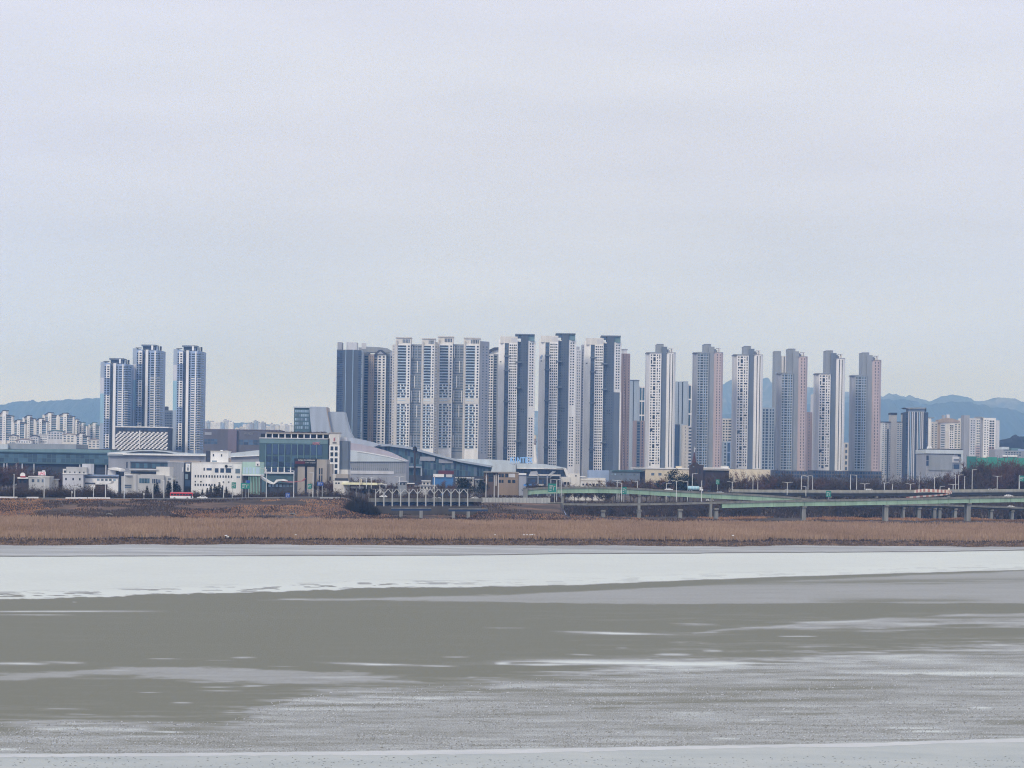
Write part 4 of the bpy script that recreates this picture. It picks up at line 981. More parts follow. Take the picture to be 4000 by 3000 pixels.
b.chain = ch; b.grid([(3541, 3546), (3617.5, 3624)], 1616, 1860, 28, .7, Gl['nv'], stuff=True)
b.box('cap_neck', 3551, 3612, 1595, 1610, W['bluegrey'], 1.5, 22); b.prof('cap', [(3534, 1592), (3620, 1592), (3614, 1597), (3549, 1597)], -2, 26, W['mid'])
b.box('roof_fin', 3612, 3618, 1592, 1608, W['dark'], 2, 6); b.done()
b = Bd('apartment_block', 'broad cream apartment block with a stepped roofline above the grey hall', 'apartments', 2850, 3700, 1640)
b.box('wing', 3628, 3638, 1634, None, W['white'], 0, 18); b.body('wing', [(3638, 0), (3664, 3)], 18, 1648, None, W['beige']); b.grid([(3641, 3646), (3654, 3660)], 1656, 1780, 14, .5, Gl['gr'], stuff=True)
b.box('core', 3664, 3674, 1640, None, W['tan'], 2, 18); b.box('wing', 3674, 3694, 1650, None, W['pale'], 1, 18); b.grid([(3676, 3691)], 1660, 1780, 13, .5, Gl['gr']); b.box('core', 3694, 3708, 1682, None, W['beige'], 0, 18)
b.box('wing', 3694, 3727, 1650, 1682, W['cream'], 1, 18)
b.box('wing', 3708, 3727, 1682, None, W['white'], 0, 18); b.grid([(3712, 3717), (3720, 3724)], 1660, 1780, 14, .5, Gl['dk']); b.box('wing', 3727, 3754, 1648, None, W['cream'], 1, 18); b.grid([(3731, 3738), (3744, 3750)], 1656, 1780, 14, .5, Gl['gr'], stuff=True); b.box('wing', 3754, 3766, 1633, None, W['white'], 0, 18)
b.prof('roof', [(3664, 1646), (3680, 1636), (3700, 1632), (3726, 1636), (3750, 1644), (3750, 1650), (3664, 1652)], 0, 14, W['tan']); b.box('plant_room', 3682, 3692, 1622, 1638, W['grey'], 4, 10); b.box('plant_room', 3698, 3710, 1619, 1635, W['pale'], 4, 10)
b.box('roof_edge', 3628, 3650, 1631, 1634, W['mid'], -1, 16); b.done()
b = Bd('apartment_tower', 'grey and white apartment tower with a pink foot beside the wooded hill', 'tower', 2780, 3836, 1635)
b.box('slab', 3766, 3788, 1623, None, W['grey'], 2, 22); b.box('wing', 3788, 3812, 1634, None, W['pale'], 0, 20); b.grid([(3793, 3798), (3803, 3808)], 1642, 1780, 15, .5, Gl['gr'], stuff=True)
b.box('wing', 3812, 3830, 1633, 1740, W['cream'], 1, 20); b.box('wing', 3812, 3830, 1740, None, W['pink'], 1, 20); b.chain = [(3812, 1), (3830, 1)]; b.grid([(3816, 3821), (3823, 3828)], 1642, 1790, 15, .5, Gl['gr'], stuff=True)
b.box('core', 3830, 3842, 1629, None, W['grey'], 3, 20); b.box('wing', 3842, 3890, 1632, None, W['white'], 0, 20)
b.grid([(3846, 3851), (3857, 3861)], 1640, 1780, 15, .5, Gl['gr'], stuff=True); b.box('balcony_bay', 3863, 3886, 1745, None, W['pink'], -.4, 1); b.chain = [(3863, -.45), (3886, -.45)]; b.grid([(3866, 3874), (3877, 3884)], 1642, 1785, 15, .55, Gl['dk'])
b.box('wing', 3890, 3905, 1641, None, W['pale'], 2, 20); b.box('roof_edge', 3815, 3836, 1628, 1633, W['mid'], 0, 16); b.done()
b = Bd('sports_hall', 'grey hall with a rounded white frame and a small sign panel', 'hall', 2050, 3690, 1760)
b.box('wall', 3618, 3763, 1772, None, W['grey'], 0, 50); b.box('roof_band', 3616, 3762, 1757, 1772, W['silver2'], -1.5, 50); b.box('roof_edge', 3626, 3760, 1753, 1757, W['dark'], -.5, 50); b.box('frame_leg', 3755, 3763, 1757, None, W['silver2'], -1.6, 3)
b.box('grey_panel', 3629, 3722, 1779, 1838, W['mid'], -1.0, 0); b.chain = [(3618, -.2), (3763, -.2)]
b.grid(bricks(6, 3670, 3728, .1), 1770.5, 1775, 1, 1, Gl['blk']); b.grid([(3619, 3628)], 1780, 1822, 2, .9, Gl['nv']); b.grid([(3687, 3712), (3714, 3724), (3726, 3748)], 1813, 1831, 1, 1, Gl['nv'])
b.pane(3742, 3754, 1775, 1783, Gl['blk'], 'round_vent', .2); sgn = b.box('sign_panel', 3721, 3748, 1783, 1806, W['pale'], -1.4, -1.0)
hall = b
b.pane(3725, 3745, 1792, 1797, W['slate'], 'sign_lettering', 1.35)
for x0, x1 in ((3624, 3632), (3634, 3642)): b.prof('roof_vent', [(x0, 1753), (x0 + 1, 1746), (x0 + 4, 1743), (x1, 1751), (x1, 1753)], 2, 7, W['white2'])
b.done()
b = Bd('low_building', 'flat grey blue building with roof sheds above the green netting', 'building', 2250, 3950, 1760)
b.box('wall', 3888, 3920, 1756, None, W['grey'], 0, 30); b.box('wall', 3920, 4040, 1760, None, W['mid'], 2, 30); b.grid(bricks(6, 3926, 3990, .4), 1766, 1784, 2, .5, Gl['nv']); b.box('roof_shed', 3914, 3942, 1746, 1756, W['silver2'], 3, 20); b.box('roof_shed', 3950, 3986, 1750, 1760, W['green'], 6, 20); b.box('wall', 3978, 4040, 1754, 1762, W['steel'], 4, 20)
b.box('canopy', 3918, 3975, 1778, 1784, W['white'], -2, 3); b.done()

# driving range netting
m_net = paint('net_green', (70, 150, 134), var=.3, scale=.08)
b = Bd('driving_range_net', 'tall green netting on posts behind bare trees', 'net', 1650, 3890, 1800)
for i, (x0, x1) in enumerate(((3777, 3816), (3816.5, 3856), (3856.5, 3896), (3896.5, 3936), (3936.5, 3976), (3976.5, 4030))):
    b.box('net_panel', x0, x1, 1782 + (2 if i == 0 else 4 + (i % 2) * 2), None, m_net if i else paint('net_dark', (62, 118, 116), var=.2), .2 if i else 6, .4 if i else 6.2)
for x0 in (3776, 3816, 3856, 3896, 3936, 3976): b.box('post', x0 - .8, x0 + .8, 1778, None, W['conc2'], -.1, .5)
b.done()

# ---------------------------------------------------------------- sand walls, blue-grey hall, church
b = Bd('market_building', 'long sand coloured building with a flat white roof edge, next to the brick church', 'building', 1850, 2600, 1845)
b.box('wall', 2521, 2740, 1833, None, W['sand'], 0, 30); b.box('wing', 2472, 2521, 1830, None, W['white'], 4, 30); b.box('roof_edge', 2470, 2742, 1828, 1831.5, W['white'], -1, 30); b.box('stair_tower', 2642, 2664, 1820, 1833, W['sand'], 1, 9); b.chain = [(2521, 0), (2740, 0)]; b.grid([(2544, 2556), (2572, 2584)], 1848, 1858, 1, 1, Gl['gr']); b.done()
b = Bd('market_building', 'sand coloured windowless building behind bare trees below the white fronted tower', 'building', 1880, 2960, 1845)
b.box('wall', 2846, 3009, 1834, None, W['sand'], 0, 30); b.box('roof_edge', 2748, 2850, 1829, 1833, W['white2'], 2, 26); b.box('wall', 2748, 2850, 1833, None, W['beige'], 3, 26); b.box('roof_hut', 2818, 2846, 1823, 1833, W['cream'], 4, 12); b.box('doorway', 2982, 2992, 1865, None, W['white'], -.3, 0); b.done()
b = Bd('factory_hall', 'low blue grey factory hall beside the sand coloured building', 'hall', 1800, 2420, 1845)
b.box('wall', 2380, 2500, 1842, None, W['slate'], 0, 40); b.box('wall', 2300, 2380, 1838, None, W['steel'], 5, 40); b.prof('roof', [(2390, 1842), (2394, 1836), (2500, 1835), (2512, 1838), (2512, 1843)], -1, 40, W['teal']); b.box('wing', 2500, 2520, 1838, None, W['dark'], 3, 30); b.chain = [(2380, 0), (2500, 0)]
b.grid(bricks(9, 2385, 2496, .5), 1850, 1856, 1, 1, Gl['lt']); b.done()
b = Bd('church', 'dark brick church with a thin pointed spire', 'church', 1500, 2725, 1830)
b.box('nave', 2700, 2748, 1816, None, W['brick'], 0, 18); b.box('hall', 2748, 2848, 1838, None, W['brick'], 2, 24); b.box('hall_eave', 2748, 2850, 1836, 1839, W['black'], 1, 25); b.prof('gable', [(2703, 1816), (2708, 1806), (2722, 1806), (2728, 1812), (2735, 1816)], 1, 12, W['brick'])
z0, z1 = b.Z(1808), b.Z(1766); MB().lathe([(1.6, z0), (.9, z0 + (z1 - z0) * .4), (.25, z1)], 8, b.X(2714), 6).build('spire', paint('spire_red', (84, 60, 64)), b.o); MB().tube((b.X(2714), 6, z1 - .2), (b.X(2714), 6, b.Z(1744)), .22, .12).build('spire_tip', W['white2'], b.o)
b.box('cross_bar', 2711, 2717, 1752, 1754, W['white2'], 5.9, 6.1); b.chain = [(2700, 0), (2748, 0)]; b.grid([(2706, 2712)], 1821, 1825, 1, 1, Gl['lt']); b.grid([(2718, 2722), (2732, 2736)], 1830, 1850, 1, 1, Gl['dk']); b.done()
b = Bd('incinerator_stack', 'white flared chimney with red bands between the navy and white towers', 'chimney', 3300, 2088, 1780, ground=10)
z = lambda py: b.Z(py)
k = 3300 / F
MB().lathe([(16 * k, 0), (13 * k, z(1805)), (8 * k, z(1780)), (5.5 * k, z(1750))], 16).build('flared_base', W['white2'], b.o)
for y0, y1, m in ((1750, 1738, 'white2'), (1738, 1730, 'mauve'), (1730, 1722, 'white2'), (1722, 1714, 'mauve'), (1714, 1700, 'sand')): MB().lathe([(6 * k, z(y0)), (6 * k, z(y1))], 16).build('shaft_band', W[m], b.o)
MB().lathe([(9 * k, z(1728)), (9 * k, z(1724))], 16).build('gallery', W['dark'], b.o); b.done()

# ---------------------------------------------------------------- exhibition centre, first hall
b = Bd('exhibition_hall', 'long teal glass exhibition hall under a flat grey roof', 'hall', 1900, 215, 1780)
b.box('roof_block', 28, 296, 1734, 1756, W['mid'], 6, 60); b.box('roof_corner', -60, 29, 1738, 1757, W['silver2'], 2, 50); b.prof('roof', [(-60, 1756), (296, 1754), (430, 1758), (432, 1768), (-60, 1770)], 0, 60, W['teal2'])
b.box('roof_lip', -60, 432, 1766, 1770, W['teal'], -1.5, 2); b.box('glass_wall', -60, 426, 1770, 1812, W['teal'], 0, 40); b.chain = [(-60, 0), (426, 0)]
b.grid(bricks(26, -58, 424, .12), 1774, 1808, 2, .9, Gl['tl'], 'glass_pane', proud=.08); b.box('base', -60, 426, 1812, None, W['dark'], 3, 38)
for x0 in (14, 25, 62, 85, 131, 310, 362, 412): b.box('column', x0, x0 + 4, 1812, None, W['pale'], .5, 2)
b.box('roof_strip', 296, 430, 1751, 1754.5, W['roofd'], 4, 40); b.done()
b = Bd('exhibition_hall', 'silver hall with a lens shaped dark roof opening behind the concrete annex', 'hall', 1850, 620, 1780)
b.box('wall', 424, 806, 1778, None, W['grey'], 0, 60); b.prof('roof', [(420, 1768), (490, 1762), (540, 1758), (600, 1757), (660, 1762), (710, 1770), (803, 1772), (806, 1779), (420, 1779)], -3, 58, W['silver2'])
b.prof('roof_opening', [(492, 1769), (540, 1762.5), (600, 1762), (650, 1766), (684, 1773.5), (640, 1771), (560, 1769.5)], -3.3, -3, W['dark']); b.prof('roof_ridge', [(430, 1767), (490, 1759), (560, 1754), (620, 1755), (690, 1765), (700, 1769), (620, 1758), (560, 1757), (490, 1762)], -2, 40, W['dark'])
b.box('roof_canopy', 426, 495, 1771, 1776, W['white2'], -3.5, 4); b.box('white_fascia', 480, 806, 1774, 1779, W['white2'], -3.6, -3); b.chain = [(424, 0), (806, 0)]
b.box('loggia', 510, 662, 1806, 1832, W['dark'], -.15, .5, chain=False); b.grid(bricks(9, 514, 658, .15), 1811, 1829, 1, 1, Gl['tl'], proud=.3); b.box('loggia_sill', 508, 664, 1803, 1807, W['slate'], -1, 0, chain=False); b.grid([(494, 499)], 1806, 1830, 1, 1, Gl['dk']); b.box('roof_deck', 664, 780, 1798, 1804, W['tan'], -8, 0, chain=False); b.done()
b = Bd('exhibition_hall', 'silver hall with an upswept roof behind the mint glass showroom', 'hall', 1800, 950, 1780)
b.box('wall', 800, 1012, 1788, None, W['grey'], 0, 40); b.prof('roof', [(880, 1772), (940, 1766), (1012, 1758), (1013, 1778), (940, 1782), (880, 1784)], -2, 40, W['silver2']); b.prof('roof_lip', [(880, 1784), (1013, 1778), (1013, 1781), (880, 1787)], -2.6, 38, W['white2']); b.box('stair_tower', 804, 824, 1763, 1810, W['dark'], -2, 10); b.done()

# ---------------------------------------------------------------- exhibition centre, second hall
b = Bd('convention_tower', 'curved silver wing building with a teal glass end', 'building', 1980, 1250, 1600)
b.box('glass_end', 1149, 1214, 1594, None, W['teal'], 0, 30); b.box('glass_roof', 1146, 1212, 1589, 1594, W['silver2'], -1.5, 30); b.chain = [(1149, 0), (1214, 0)]
b.grid(bricks(7, 1152, 1207, .22), 1602, 1682, 5, .62, Gl['lt']); b.grid(bricks(7, 1152, 1207, .1), 1597, 1677, 5, .06, W['teal2'], 'spandrel', stuff=True)
b.prof('wing_slab', [(1208, 1588), (1274, 1590), (1278, 1620), (1286, 1660), (1296, 1700), (1300, 1730), (1222, 1730), (1216, 1680), (1211, 1630)], -1.2, 26, W['silver']); b.prof('wing_slab', [(1278, 1608), (1344, 1609), (1352, 1645), (1364, 1685), (1380, 1716), (1390, 1745), (1304, 1745), (1296, 1690), (1284, 1640)], 3, 30, W['silver'])
b.prof('edge_trim', [(1274, 1590), (1278, 1620), (1286, 1660), (1297, 1702), (1300, 1702), (1289, 1660), (1281, 1620), (1277, 1590)], -1.5, 26, W['tan']); b.done()
b = Bd('exhibition_hall', 'broad hall with a curved silver and rose roof next to the sloping glass hall', 'hall', 1800, 1470, 1760)
b.box('wall', 1352, 1588, 1801, None, W['grey'], 0, 50); b.chain = [(1352, 0), (1588, 0)]
b.grid(bricks(28, 1360, 1586, .55), 1804, 1846, 1, 1, W['mid'], 'wall_rib', proud=.35); b.grid(bricks(20, 1362, 1520, .5), 1829, 1836, 1, 1, Gl['nv']); b.box('base_band', 1352, 1540, 1840, 1852, W['pale'], -.6, 0, chain=False)
b.prof('roof', [(1352, 1756), (1420, 1764), (1500, 1778), (1590, 1800), (1590, 1803), (1352, 1803)], -1.5, 20, W['silver2']); b.prof('rose_roof', [(1352, 1728), (1400, 1734), (1450, 1744), (1520, 1766), (1590, 1800), (1500, 1779), (1420, 1765), (1352, 1757)], 6, 45, W['rose']); b.prof('back_roof', [(1340, 1708), (1390, 1712), (1450, 1726), (1480, 1738), (1455, 1748), (1400, 1735), (1340, 1729)], 18, 60, W['silver'])
b.prof('gutter', [(1395, 1762), (1450, 1770), (1520, 1783), (1580, 1799), (1580, 1801), (1520, 1786), (1450, 1773), (1395, 1764.5)], -2, 2, W['white2']); b.box('roof_vent', 1448, 1466, 1775, 1781, W['dark'], -1, 6, chain=False); b.done()
b = Bd('glass_hall', 'long sloping glass hall with a thin silver roof in front of the cream slabs', 'hall', 1950, 1740, 1800)
rf = [(1452, 1748), (1460, 1740), (1480, 1735), (1520, 1735), (1600, 1745), (1700, 1773), (1800, 1798), (1920, 1818)]
lo = [(1920, 1826), (1800, 1806), (1700, 1781), (1600, 1754), (1520, 1743), (1480, 1744), (1460, 1750)]
b.prof('roof', rf + lo, -4, 50, W['silver']); b.prof('upper_roof', [(1760, 1792), (1900, 1794), (2030, 1801), (2030, 1812), (1920, 1820)], 2, 60, W['silver2'])
b.prof('glass_wall', [(1462, 1750), (1480, 1744), (1520, 1743), (1600, 1754), (1700, 1781), (1800, 1806), (1922, 1826), (1922, 1930), (1462, 1930)], 0, 30, W['teal']); b.chain = [(1462, 0), (1922, 0)]
for i in range(40):
    x0 = 1468 + i * 11.3; yt = ilerp([(1462, 1752), (1480, 1747), (1520, 1746), (1600, 1758), (1700, 1785), (1800, 1810), (1922, 1830)], x0 + 10) + 1
    nn = max(1, int((1862 - yt) / 22)); hh = (1862 - yt) / nn
    for j in range(nn): b.pane(x0, x0 + 9.6, yt + j * hh, yt + j * hh + hh * .92, Gl[('tl', 'nv', 'gr', 'tl')[(i * 3 + j * 5) % 4]], 'glass_pane', .1)
for x0, x1, ya, yb in ((1641, 1699, 1785, 1801), (1714, 1770, 1793, 1809)): b.box('grey_panel', x0, x1, ya, yb, W['grey'], -1.5, 0, chain=False)
b.box('base', 1588, 1922, 1858, None, W['dark'], -1, 4, chain=False); b.box('porch_beam', 1588, 1648, 1824, 1828, W['silver'], -6, 0, chain=False); b.box('porch_leg', 1644, 1649, 1826, 1860, W['silver'], -6, -4, chain=False); b.done()
b = Bd('entrance_hall', 'pale roofed entrance hall with a slanted white end frame', 'hall', 1900, 2080, 1830)
b.prof('front_roof', [(1926, 1813), (2014, 1815), (2015, 1843), (1918, 1843)], -8, 20, W['silver2']); b.prof('roof', [(2018, 1812), (2070, 1811), (2130, 1813), (2180, 1822), (2212, 1828), (2018, 1830)], -6, 40, W['silver2']); b.box('glass_wall', 2018, 2206, 1830, None, W['navy'], 0, 40); b.chain = [(2018, 0), (2206, 0)]
b.grid(bricks(14, 2020, 2204, .1), 1833, 1860, 1, 1, Gl['nv'], 'glass_pane', proud=.08); b.box('wall', 1922, 2018, 1843, None, W['dark'], 0, 30, chain=False)
b.prof('end_frame', [(2200, 1828), (2212, 1828), (2222, 1858), (2213, 1862)], -6.5, 10, W['white2']); b.box('roof_lip', 2018, 2204, 1829, 1831.5, W['white'], -6.5, -5.8, chain=False); b.done()

def text(name, s, px0, px1, pyb, pyt, Y, mat, parent=None, ext=.25, bold=0.0):
    """Lettering as a mesh, set between two columns and two rows at depth Y."""
    cu = bpy.data.curves.new(name, 'FONT'); cu.body = s; cu.size = 1.0; cu.extrude = ext; cu.offset = bold; cu.resolution_u = 3
    tmp = bpy.data.objects.new(name, cu); COL.objects.link(tmp)
    dg = bpy.context.evaluated_depsgraph_get(); me = bpy.data.meshes.new_from_object(tmp.evaluated_get(dg))
    bpy.data.objects.remove(tmp); bpy.data.curves.remove(cu)
    me.materials.clear(); me.materials.append(mat)
    xs = [v.co.x for v in me.vertices]; ys = [v.co.y for v in me.vertices]; x0, x1, y0, y1 = min(xs), max(xs), min(ys), max(ys)
    a, c, t = P(px0, pyb, Y), P(px1, pyb, Y), P(px0, pyt, Y)
    base = parent.location if parent is not None else Vector((0, 0, 0))
    for v in me.vertices:
        v.co = Vector((a.x + (v.co.x - x0) / (x1 - x0) * (c.x - a.x), Y - v.co.z, a.z + (v.co.y - y0) / (y1 - y0) * (t.z - a.z))) - base
    return link(name, me, parent)
sign_y = 1905
sg = thing('roof_sign', 'big blue roof letters reading KINTEX on the pale entrance roof', 'sign', P(2037, 1812, sign_y))
m_let = paint('letter_blue', (132, 176, 232), var=.04)
for ch, x0, x1 in (('K', 1993, 2008), ('I', 2011, 2015), ('N', 2020, 2035), ('T', 2036, 2050), ('E', 2052, 2064), ('X', 2065, 2081)):
    text('letter', ch, x0, x1, 1806.5 + (x0 - 1993) * .015, 1785 + (x0 - 1993) * .012, sign_y, m_let, sg, ext=.35, bold=.035)
bm = MB(); bz = P(2037, 1808, sign_y)
bm.box(P(1990, 1808, sign_y).x - sg.location.x, P(2082, 1808, sign_y).x - sg.location.x, .1, .6, -.2, .5); bm.build('sign_rail', W['silver'], sg)
for x0 in (1996, 2022, 2046, 2072): MB().box(P(x0, 1808, sign_y).x - sg.location.x - .15, P(x0, 1808, sign_y).x - sg.location.x + .15, .2, .5, -3, 4).build('sign_post', W['silver'], sg)
text('lettering', 'HYUNDAI', 954, 988, 1698, 1690, store.Y - .4, W['grey'], store.o, ext=.1)

b = Bd('beacon_tower', 'dark pole with a bulbous top in front of the glass hall', 'tower', 1700, 1621, 1760)
k = 1700 / F
MB().lathe([(4.2 * k, 0), (3.6 * k, b.Z(1766))], 10).build('pole', W['brick'], b.o); MB().lathe([(3 * k, b.Z(1767)), (8.5 * k, b.Z(1759)), (9.5 * k, b.Z(1752)), (5 * k, b.Z(1746)), (3.5 * k, b.Z(1743))], 12).build('lantern', W['black'], b.o)
for i in range(4):
    a = i * 1.57; MB().box(-.4 + 6 * k * math.cos(a), .4 + 6 * k * math.cos(a), 6 * k * math.sin(a) - .4, 6 * k * math.sin(a) + .4, b.Z(1769), b.Z(1758)).build('bracket', W['brick'], b.o)
b.done()

# ---------------------------------------------------------------- glass office with a stone stair tower
b = Bd('glass_office', 'teal glass office with big dark windows, a roof colonnade and a cream stair tower', 'office', 1560, 1185, 1760)
b.box('glass_wall', 1013, 1285, 1714, None, W['teal'], 0, 40); b.box('glass_band', 1013, 1280, 1716, 1733, W['teal2'], -.2, 0, chain=False); b.chain = [(1013, 0), (1285, 0)]
g = [(1041 + i * 24.8, 1041 + i * 24.8 + 19.5) for i in range(9)]
b.grid(g, 1737, 1777, 1, 1, Gl['nv'], proud=.25); b.grid(g[:3], 1784, 1804, 1, 1, Gl['nv'], proud=.25); b.grid(g[3:], 1784, 1804, 1, 1, Gl['tl'], proud=.25); b.grid(g[:6], 1807, 1824, 1, 1, Gl['nv'], proud=.25); b.grid(g[:5], 1829, 1844, 1, 1, Gl['nv'], proud=.25)
for x0, _ in g: b.box('mullion', x0 - 4, x0 - 1.4, 1735, 1826, W['teal2'], -.6, 0, chain=False)
for i in range(5): b.box('column', 1035 + i * 24.8, 1039 + i * 24.8, 1826, 1846, W['white2'], -.8, 0, chain=False)
b.box('ledge', 1013, 1150, 1845, 1852, W['pale'], -1.5, 0, chain=False)
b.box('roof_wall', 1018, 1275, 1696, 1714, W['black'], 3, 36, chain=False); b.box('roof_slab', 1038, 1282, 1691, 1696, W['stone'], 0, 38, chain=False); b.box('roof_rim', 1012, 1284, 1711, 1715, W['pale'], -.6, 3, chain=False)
for i in range(11): b.box('roof_column', 1038 + i * 24.8 - 2, 1038 + i * 24.8 + 2, 1696, 1711, W['white2'], .5, 1.5, chain=False)
b.box('stair_tower', 1287, 1325, 1690, None, W['cream'], -3, 12); b.grid([(1291, 1302), (1308, 1319)], 1742, 1742 + 5 * 23, 5, .68, Gl['dk'], proud=.2); b.box('white_facing', 1286, 1326, 1738, 1852, W['white'], -3.1, -2.9, chain=False)
b.chain = [(1287, -3.05), (1325, -3.05)]
b.pane(1303, 1306, 1708, 1722, W['red'], 'emblem', .2); b.pane(1307, 1309, 1706, 1718, W['pink'], 'emblem', .2); b.pane(1299, 1314, 1726, 1730, W['black'], 'lettering_bar', .2); b.box('tower_cap', 1284, 1326, 1687, 1691, W['stone'], -3.5, 13, chain=False)
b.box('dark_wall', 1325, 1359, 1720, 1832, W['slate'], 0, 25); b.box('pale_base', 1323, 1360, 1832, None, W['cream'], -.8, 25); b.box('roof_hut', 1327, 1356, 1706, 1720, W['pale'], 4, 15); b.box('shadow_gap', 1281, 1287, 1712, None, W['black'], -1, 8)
office = b.done()
text('lettering', 'KBMC', 1222, 1250, 1737, 1726.5, 1559.6, paint('letter_rose', (206, 130, 146)), office, ext=.1)
# roof garden
b = Bd('golf_studio', 'stone fronted building with a dark sign band and a tall black slot', 'building', 1440, 1200, 1830)
b.box('frame', 1150, 1236, 1822, None, W['dark'], 0, 20); b.box('sign_band', 1149, 1237, 1791, 1822, W['black'], -.8, 20); b.box('red_band', 1153, 1190, 1802, 1812, W['dred'], -1.0, -.8); b.box('stone_wall', 1163, 1191, 1823, None, W['stone'], -.5, 0); b.box('stone_wall', 1200, 1228, 1823, None, W['stone'], -.5, 0); b.box('slot', 1191, 1200, 1826, None, W['black'], -.2, 0)
b.box('stone_tower', 1237, 1277, 1794, None, W['stone'], -2, 20); b.chain = [(1237, -2), (1277, -2)]; b.grid([(1246, 1251), (1255, 1260)], 1828, 1884, 2, .88, Gl['blk']); b.box('stone_wing', 1277, 1296, 1812, None, W['stone'], 1, 16); b.grid([(1288, 1293)], 1860, 1876, 1, 1, Gl['blk']); b.box('pale_wing', 1290, 1312, 1852, None, W['cream'], 2, 14)
b.done()
text('lettering', 'GOLF.CLIMBPARK', 1164, 1232, 1800, 1794.5, 1439, W['white2'], b.o, ext=.1); text('lettering', 'GYM  STUDIO', 1192, 1233, 1809.5, 1805, 1439, W['pale'], b.o, ext=.1)
b = Bd('petrol_station', 'filling station with a long pale yellow canopy', 'station', 1400, 1420, 1890)
b.box('canopy', 1335, 1495, 1886, 1894, paint('canopy_yellow', (226, 222, 190)), -4, 12); b.box('kiosk', 1302, 1360, 1880, None, W['cream'], 4, 14); b.grid([(1310, 1316), (1320, 1327)], 1886, 1892, 1, 1, Gl['dk'])
for x0 in (1345, 1390, 1440, 1488): b.box('column', x0, x0 + 3, 1894, None, W['pale'], 2, 3)
b.box('counter', 1370, 1420, 1900, 1908, W['white2'], 3, 8); b.box('price_post', 1408, 1413, 1870, 1890, W['sand'], -5, -4); b.done()
b = Bd('low_building', 'pale building with a dark green awning below the cream stair tower', 'building', 1420, 1340, 1860)
b.box('wall', 1314, 1360, 1852, None, W['stone'], 3, 16); b.box('awning', 1308, 1358, 1868, 1878, W['dark'], 0, 6); b.box('fascia', 1330, 1362, 1885, 1891, W['white2'], -1, 4); b.box('door', 1336, 1356, 1892, None, W['black'], 2.8, 3.2); b.done()

# ---------------------------------------------------------------- white office, mint showroom, concrete buildings
b = Bd('white_office', 'white four storey building with a row of fourteen small windows', 'building', 1350, 846, 1810)
b.body('wall', [(748, 0), (944, 0)], 22, [1807, 1809.5], None, W['white']); ch = list(b.chain)
b.grid([(761.5 + i * 10.85, 766.5 + i * 10.85) for i in range(14)], 1856.5, 1866, 1, 1, Gl['blk']); b.grid([(795.5, 800.5)], 1828, 1839, 1, 1, Gl['blk']); b.grid([(807, 827)], 1829, 1838, 1, 1, Gl['nv']); b.grid([(839.5, 854), (861, 875.5), (882.5, 903)], 1829, 1846, 1, 1, Gl['nv']); b.grid([(920, 938)], 1830, 1848, 1, 1, Gl['lt']); b.grid([(925, 931), (932, 938)], 1858, 1866, 1, 1, Gl['lt'])
b.grid([(761.5, 766), (783, 789), (871, 876), (892, 897)], 1880, 1885, 1, 1, Gl['blk']); b.grid([(761.5 + i * 10.85, 766.5 + i * 10.85) for i in range(8)], 1890.5, 1899, 1, 1, Gl['blk'])
b.box('cornice', 748, 945, 1805, 1808.5, W['cream'], -.3, 22, chain=False)
b.box('roof_block', 822, 891, 1763, 1808, W['white'], 3, 16); b.grid([(831, 835.5), (863, 867.5)], 1774, 1783, 1, 1, Gl['blk']); b.grid([(828, 847)], 1799, 1804, 1, 1, Gl['lt']); b.box('block_cap', 821, 892, 1761, 1764, W['cream'], 2.5, 16.5, chain=False); b.box('roof_tank', 860, 868, 1758, 1762, W['white2'], 6, 10, chain=False); b.box('roof_tank', 876, 888, 1760, 1763, W['white2'], 6, 10, chain=False); b.box('roof_stack', 890, 900, 1788, 1808, W['tan'], 5, 9, chain=False)
sp = b.box('sign_panel', 877, 908.5, 1811, 1828, W['white2'], -.6, -.3, chain=False); b.chain = [(748, -.62), (944, -.62)]
MB().lathe([(0.9, -0.06), (0.9, 0.06)], 14).build('logo_disc', W['black'], b.o).matrix_local = Matrix.Translation((b.X(884.5), -.68, b.Z(1821))) @ Matrix.Rotation(math.pi / 2, 4, 'X')
text('lettering', 'KOBIZ', 893, 906, 1823.5, 1819, 1349.3, W['mid'], b.o, ext=.05); b.done()
b = Bd('banner_wing', 'dark stair wing with a white banner beside the white four storey building', 'building', 1358, 733, 1830)
b.box('wall', 718, 748, 1810, None, W['black'], 0, 16); b.box('banner', 725, 743, 1811, 1842, W['white2'], -.4, 0); b.box('banner_figure', 731, 737, 1826, 1838, W['slate'], -.6, -.4); b.box('banner_figure', 733, 736, 1815, 1823, W['steel'], -.6, -.4); b.chain = [(718, 0), (748, 0)]; b.grid([(724, 735)], 1852, 1872, 1, 1, Gl['lt']); b.grid([(724, 744)], 1876, 1900, 1, 1, Gl['nv']); b.done()
b = Bd('grey_warehouse', 'plain grey metal walled warehouse beside the banner wing', 'warehouse', 1420, 690, 1820)
b.box('wall', 655, 718, 1806, None, W['grey'], 0, 30); b.chain = [(655, 0), (718, 0)]; b.grid(bricks(10, 657, 716, .8), 1808, 1905, 1, 1, W['mid'], 'seam', proud=.1); b.box('roof_edge', 654, 719, 1803, 1806.5, W['pale'], -.4, 30); b.pane(713, 716, 1825, 1842, W['white2'], 'light_strip', .2); b.done()
b = Bd('mint_showroom', 'pale mint glass showroom on slim columns with a poster at its corner', 'showroom', 1340, 982, 1820)
b.box('glass_box', 947, 1018, 1804, 1857, W['mint'], 0, 20); b.grid([(951, 957), (960, 970), (974, 984), (988, 996), (1000, 1014)], 1826, 1850, 1, 1, Gl['rt'], 'glass_pane'); b.box('rim', 946, 1019, 1853, 1858, W['white'], -.4, 20, chain=False); b.box('poster', 998, 1015, 1803, 1821, W['white2'], -.5, -.1, chain=False); b.box('poster_figure', 1004, 1009, 1811, 1818, W['dark'], -.65, -.5, chain=False)
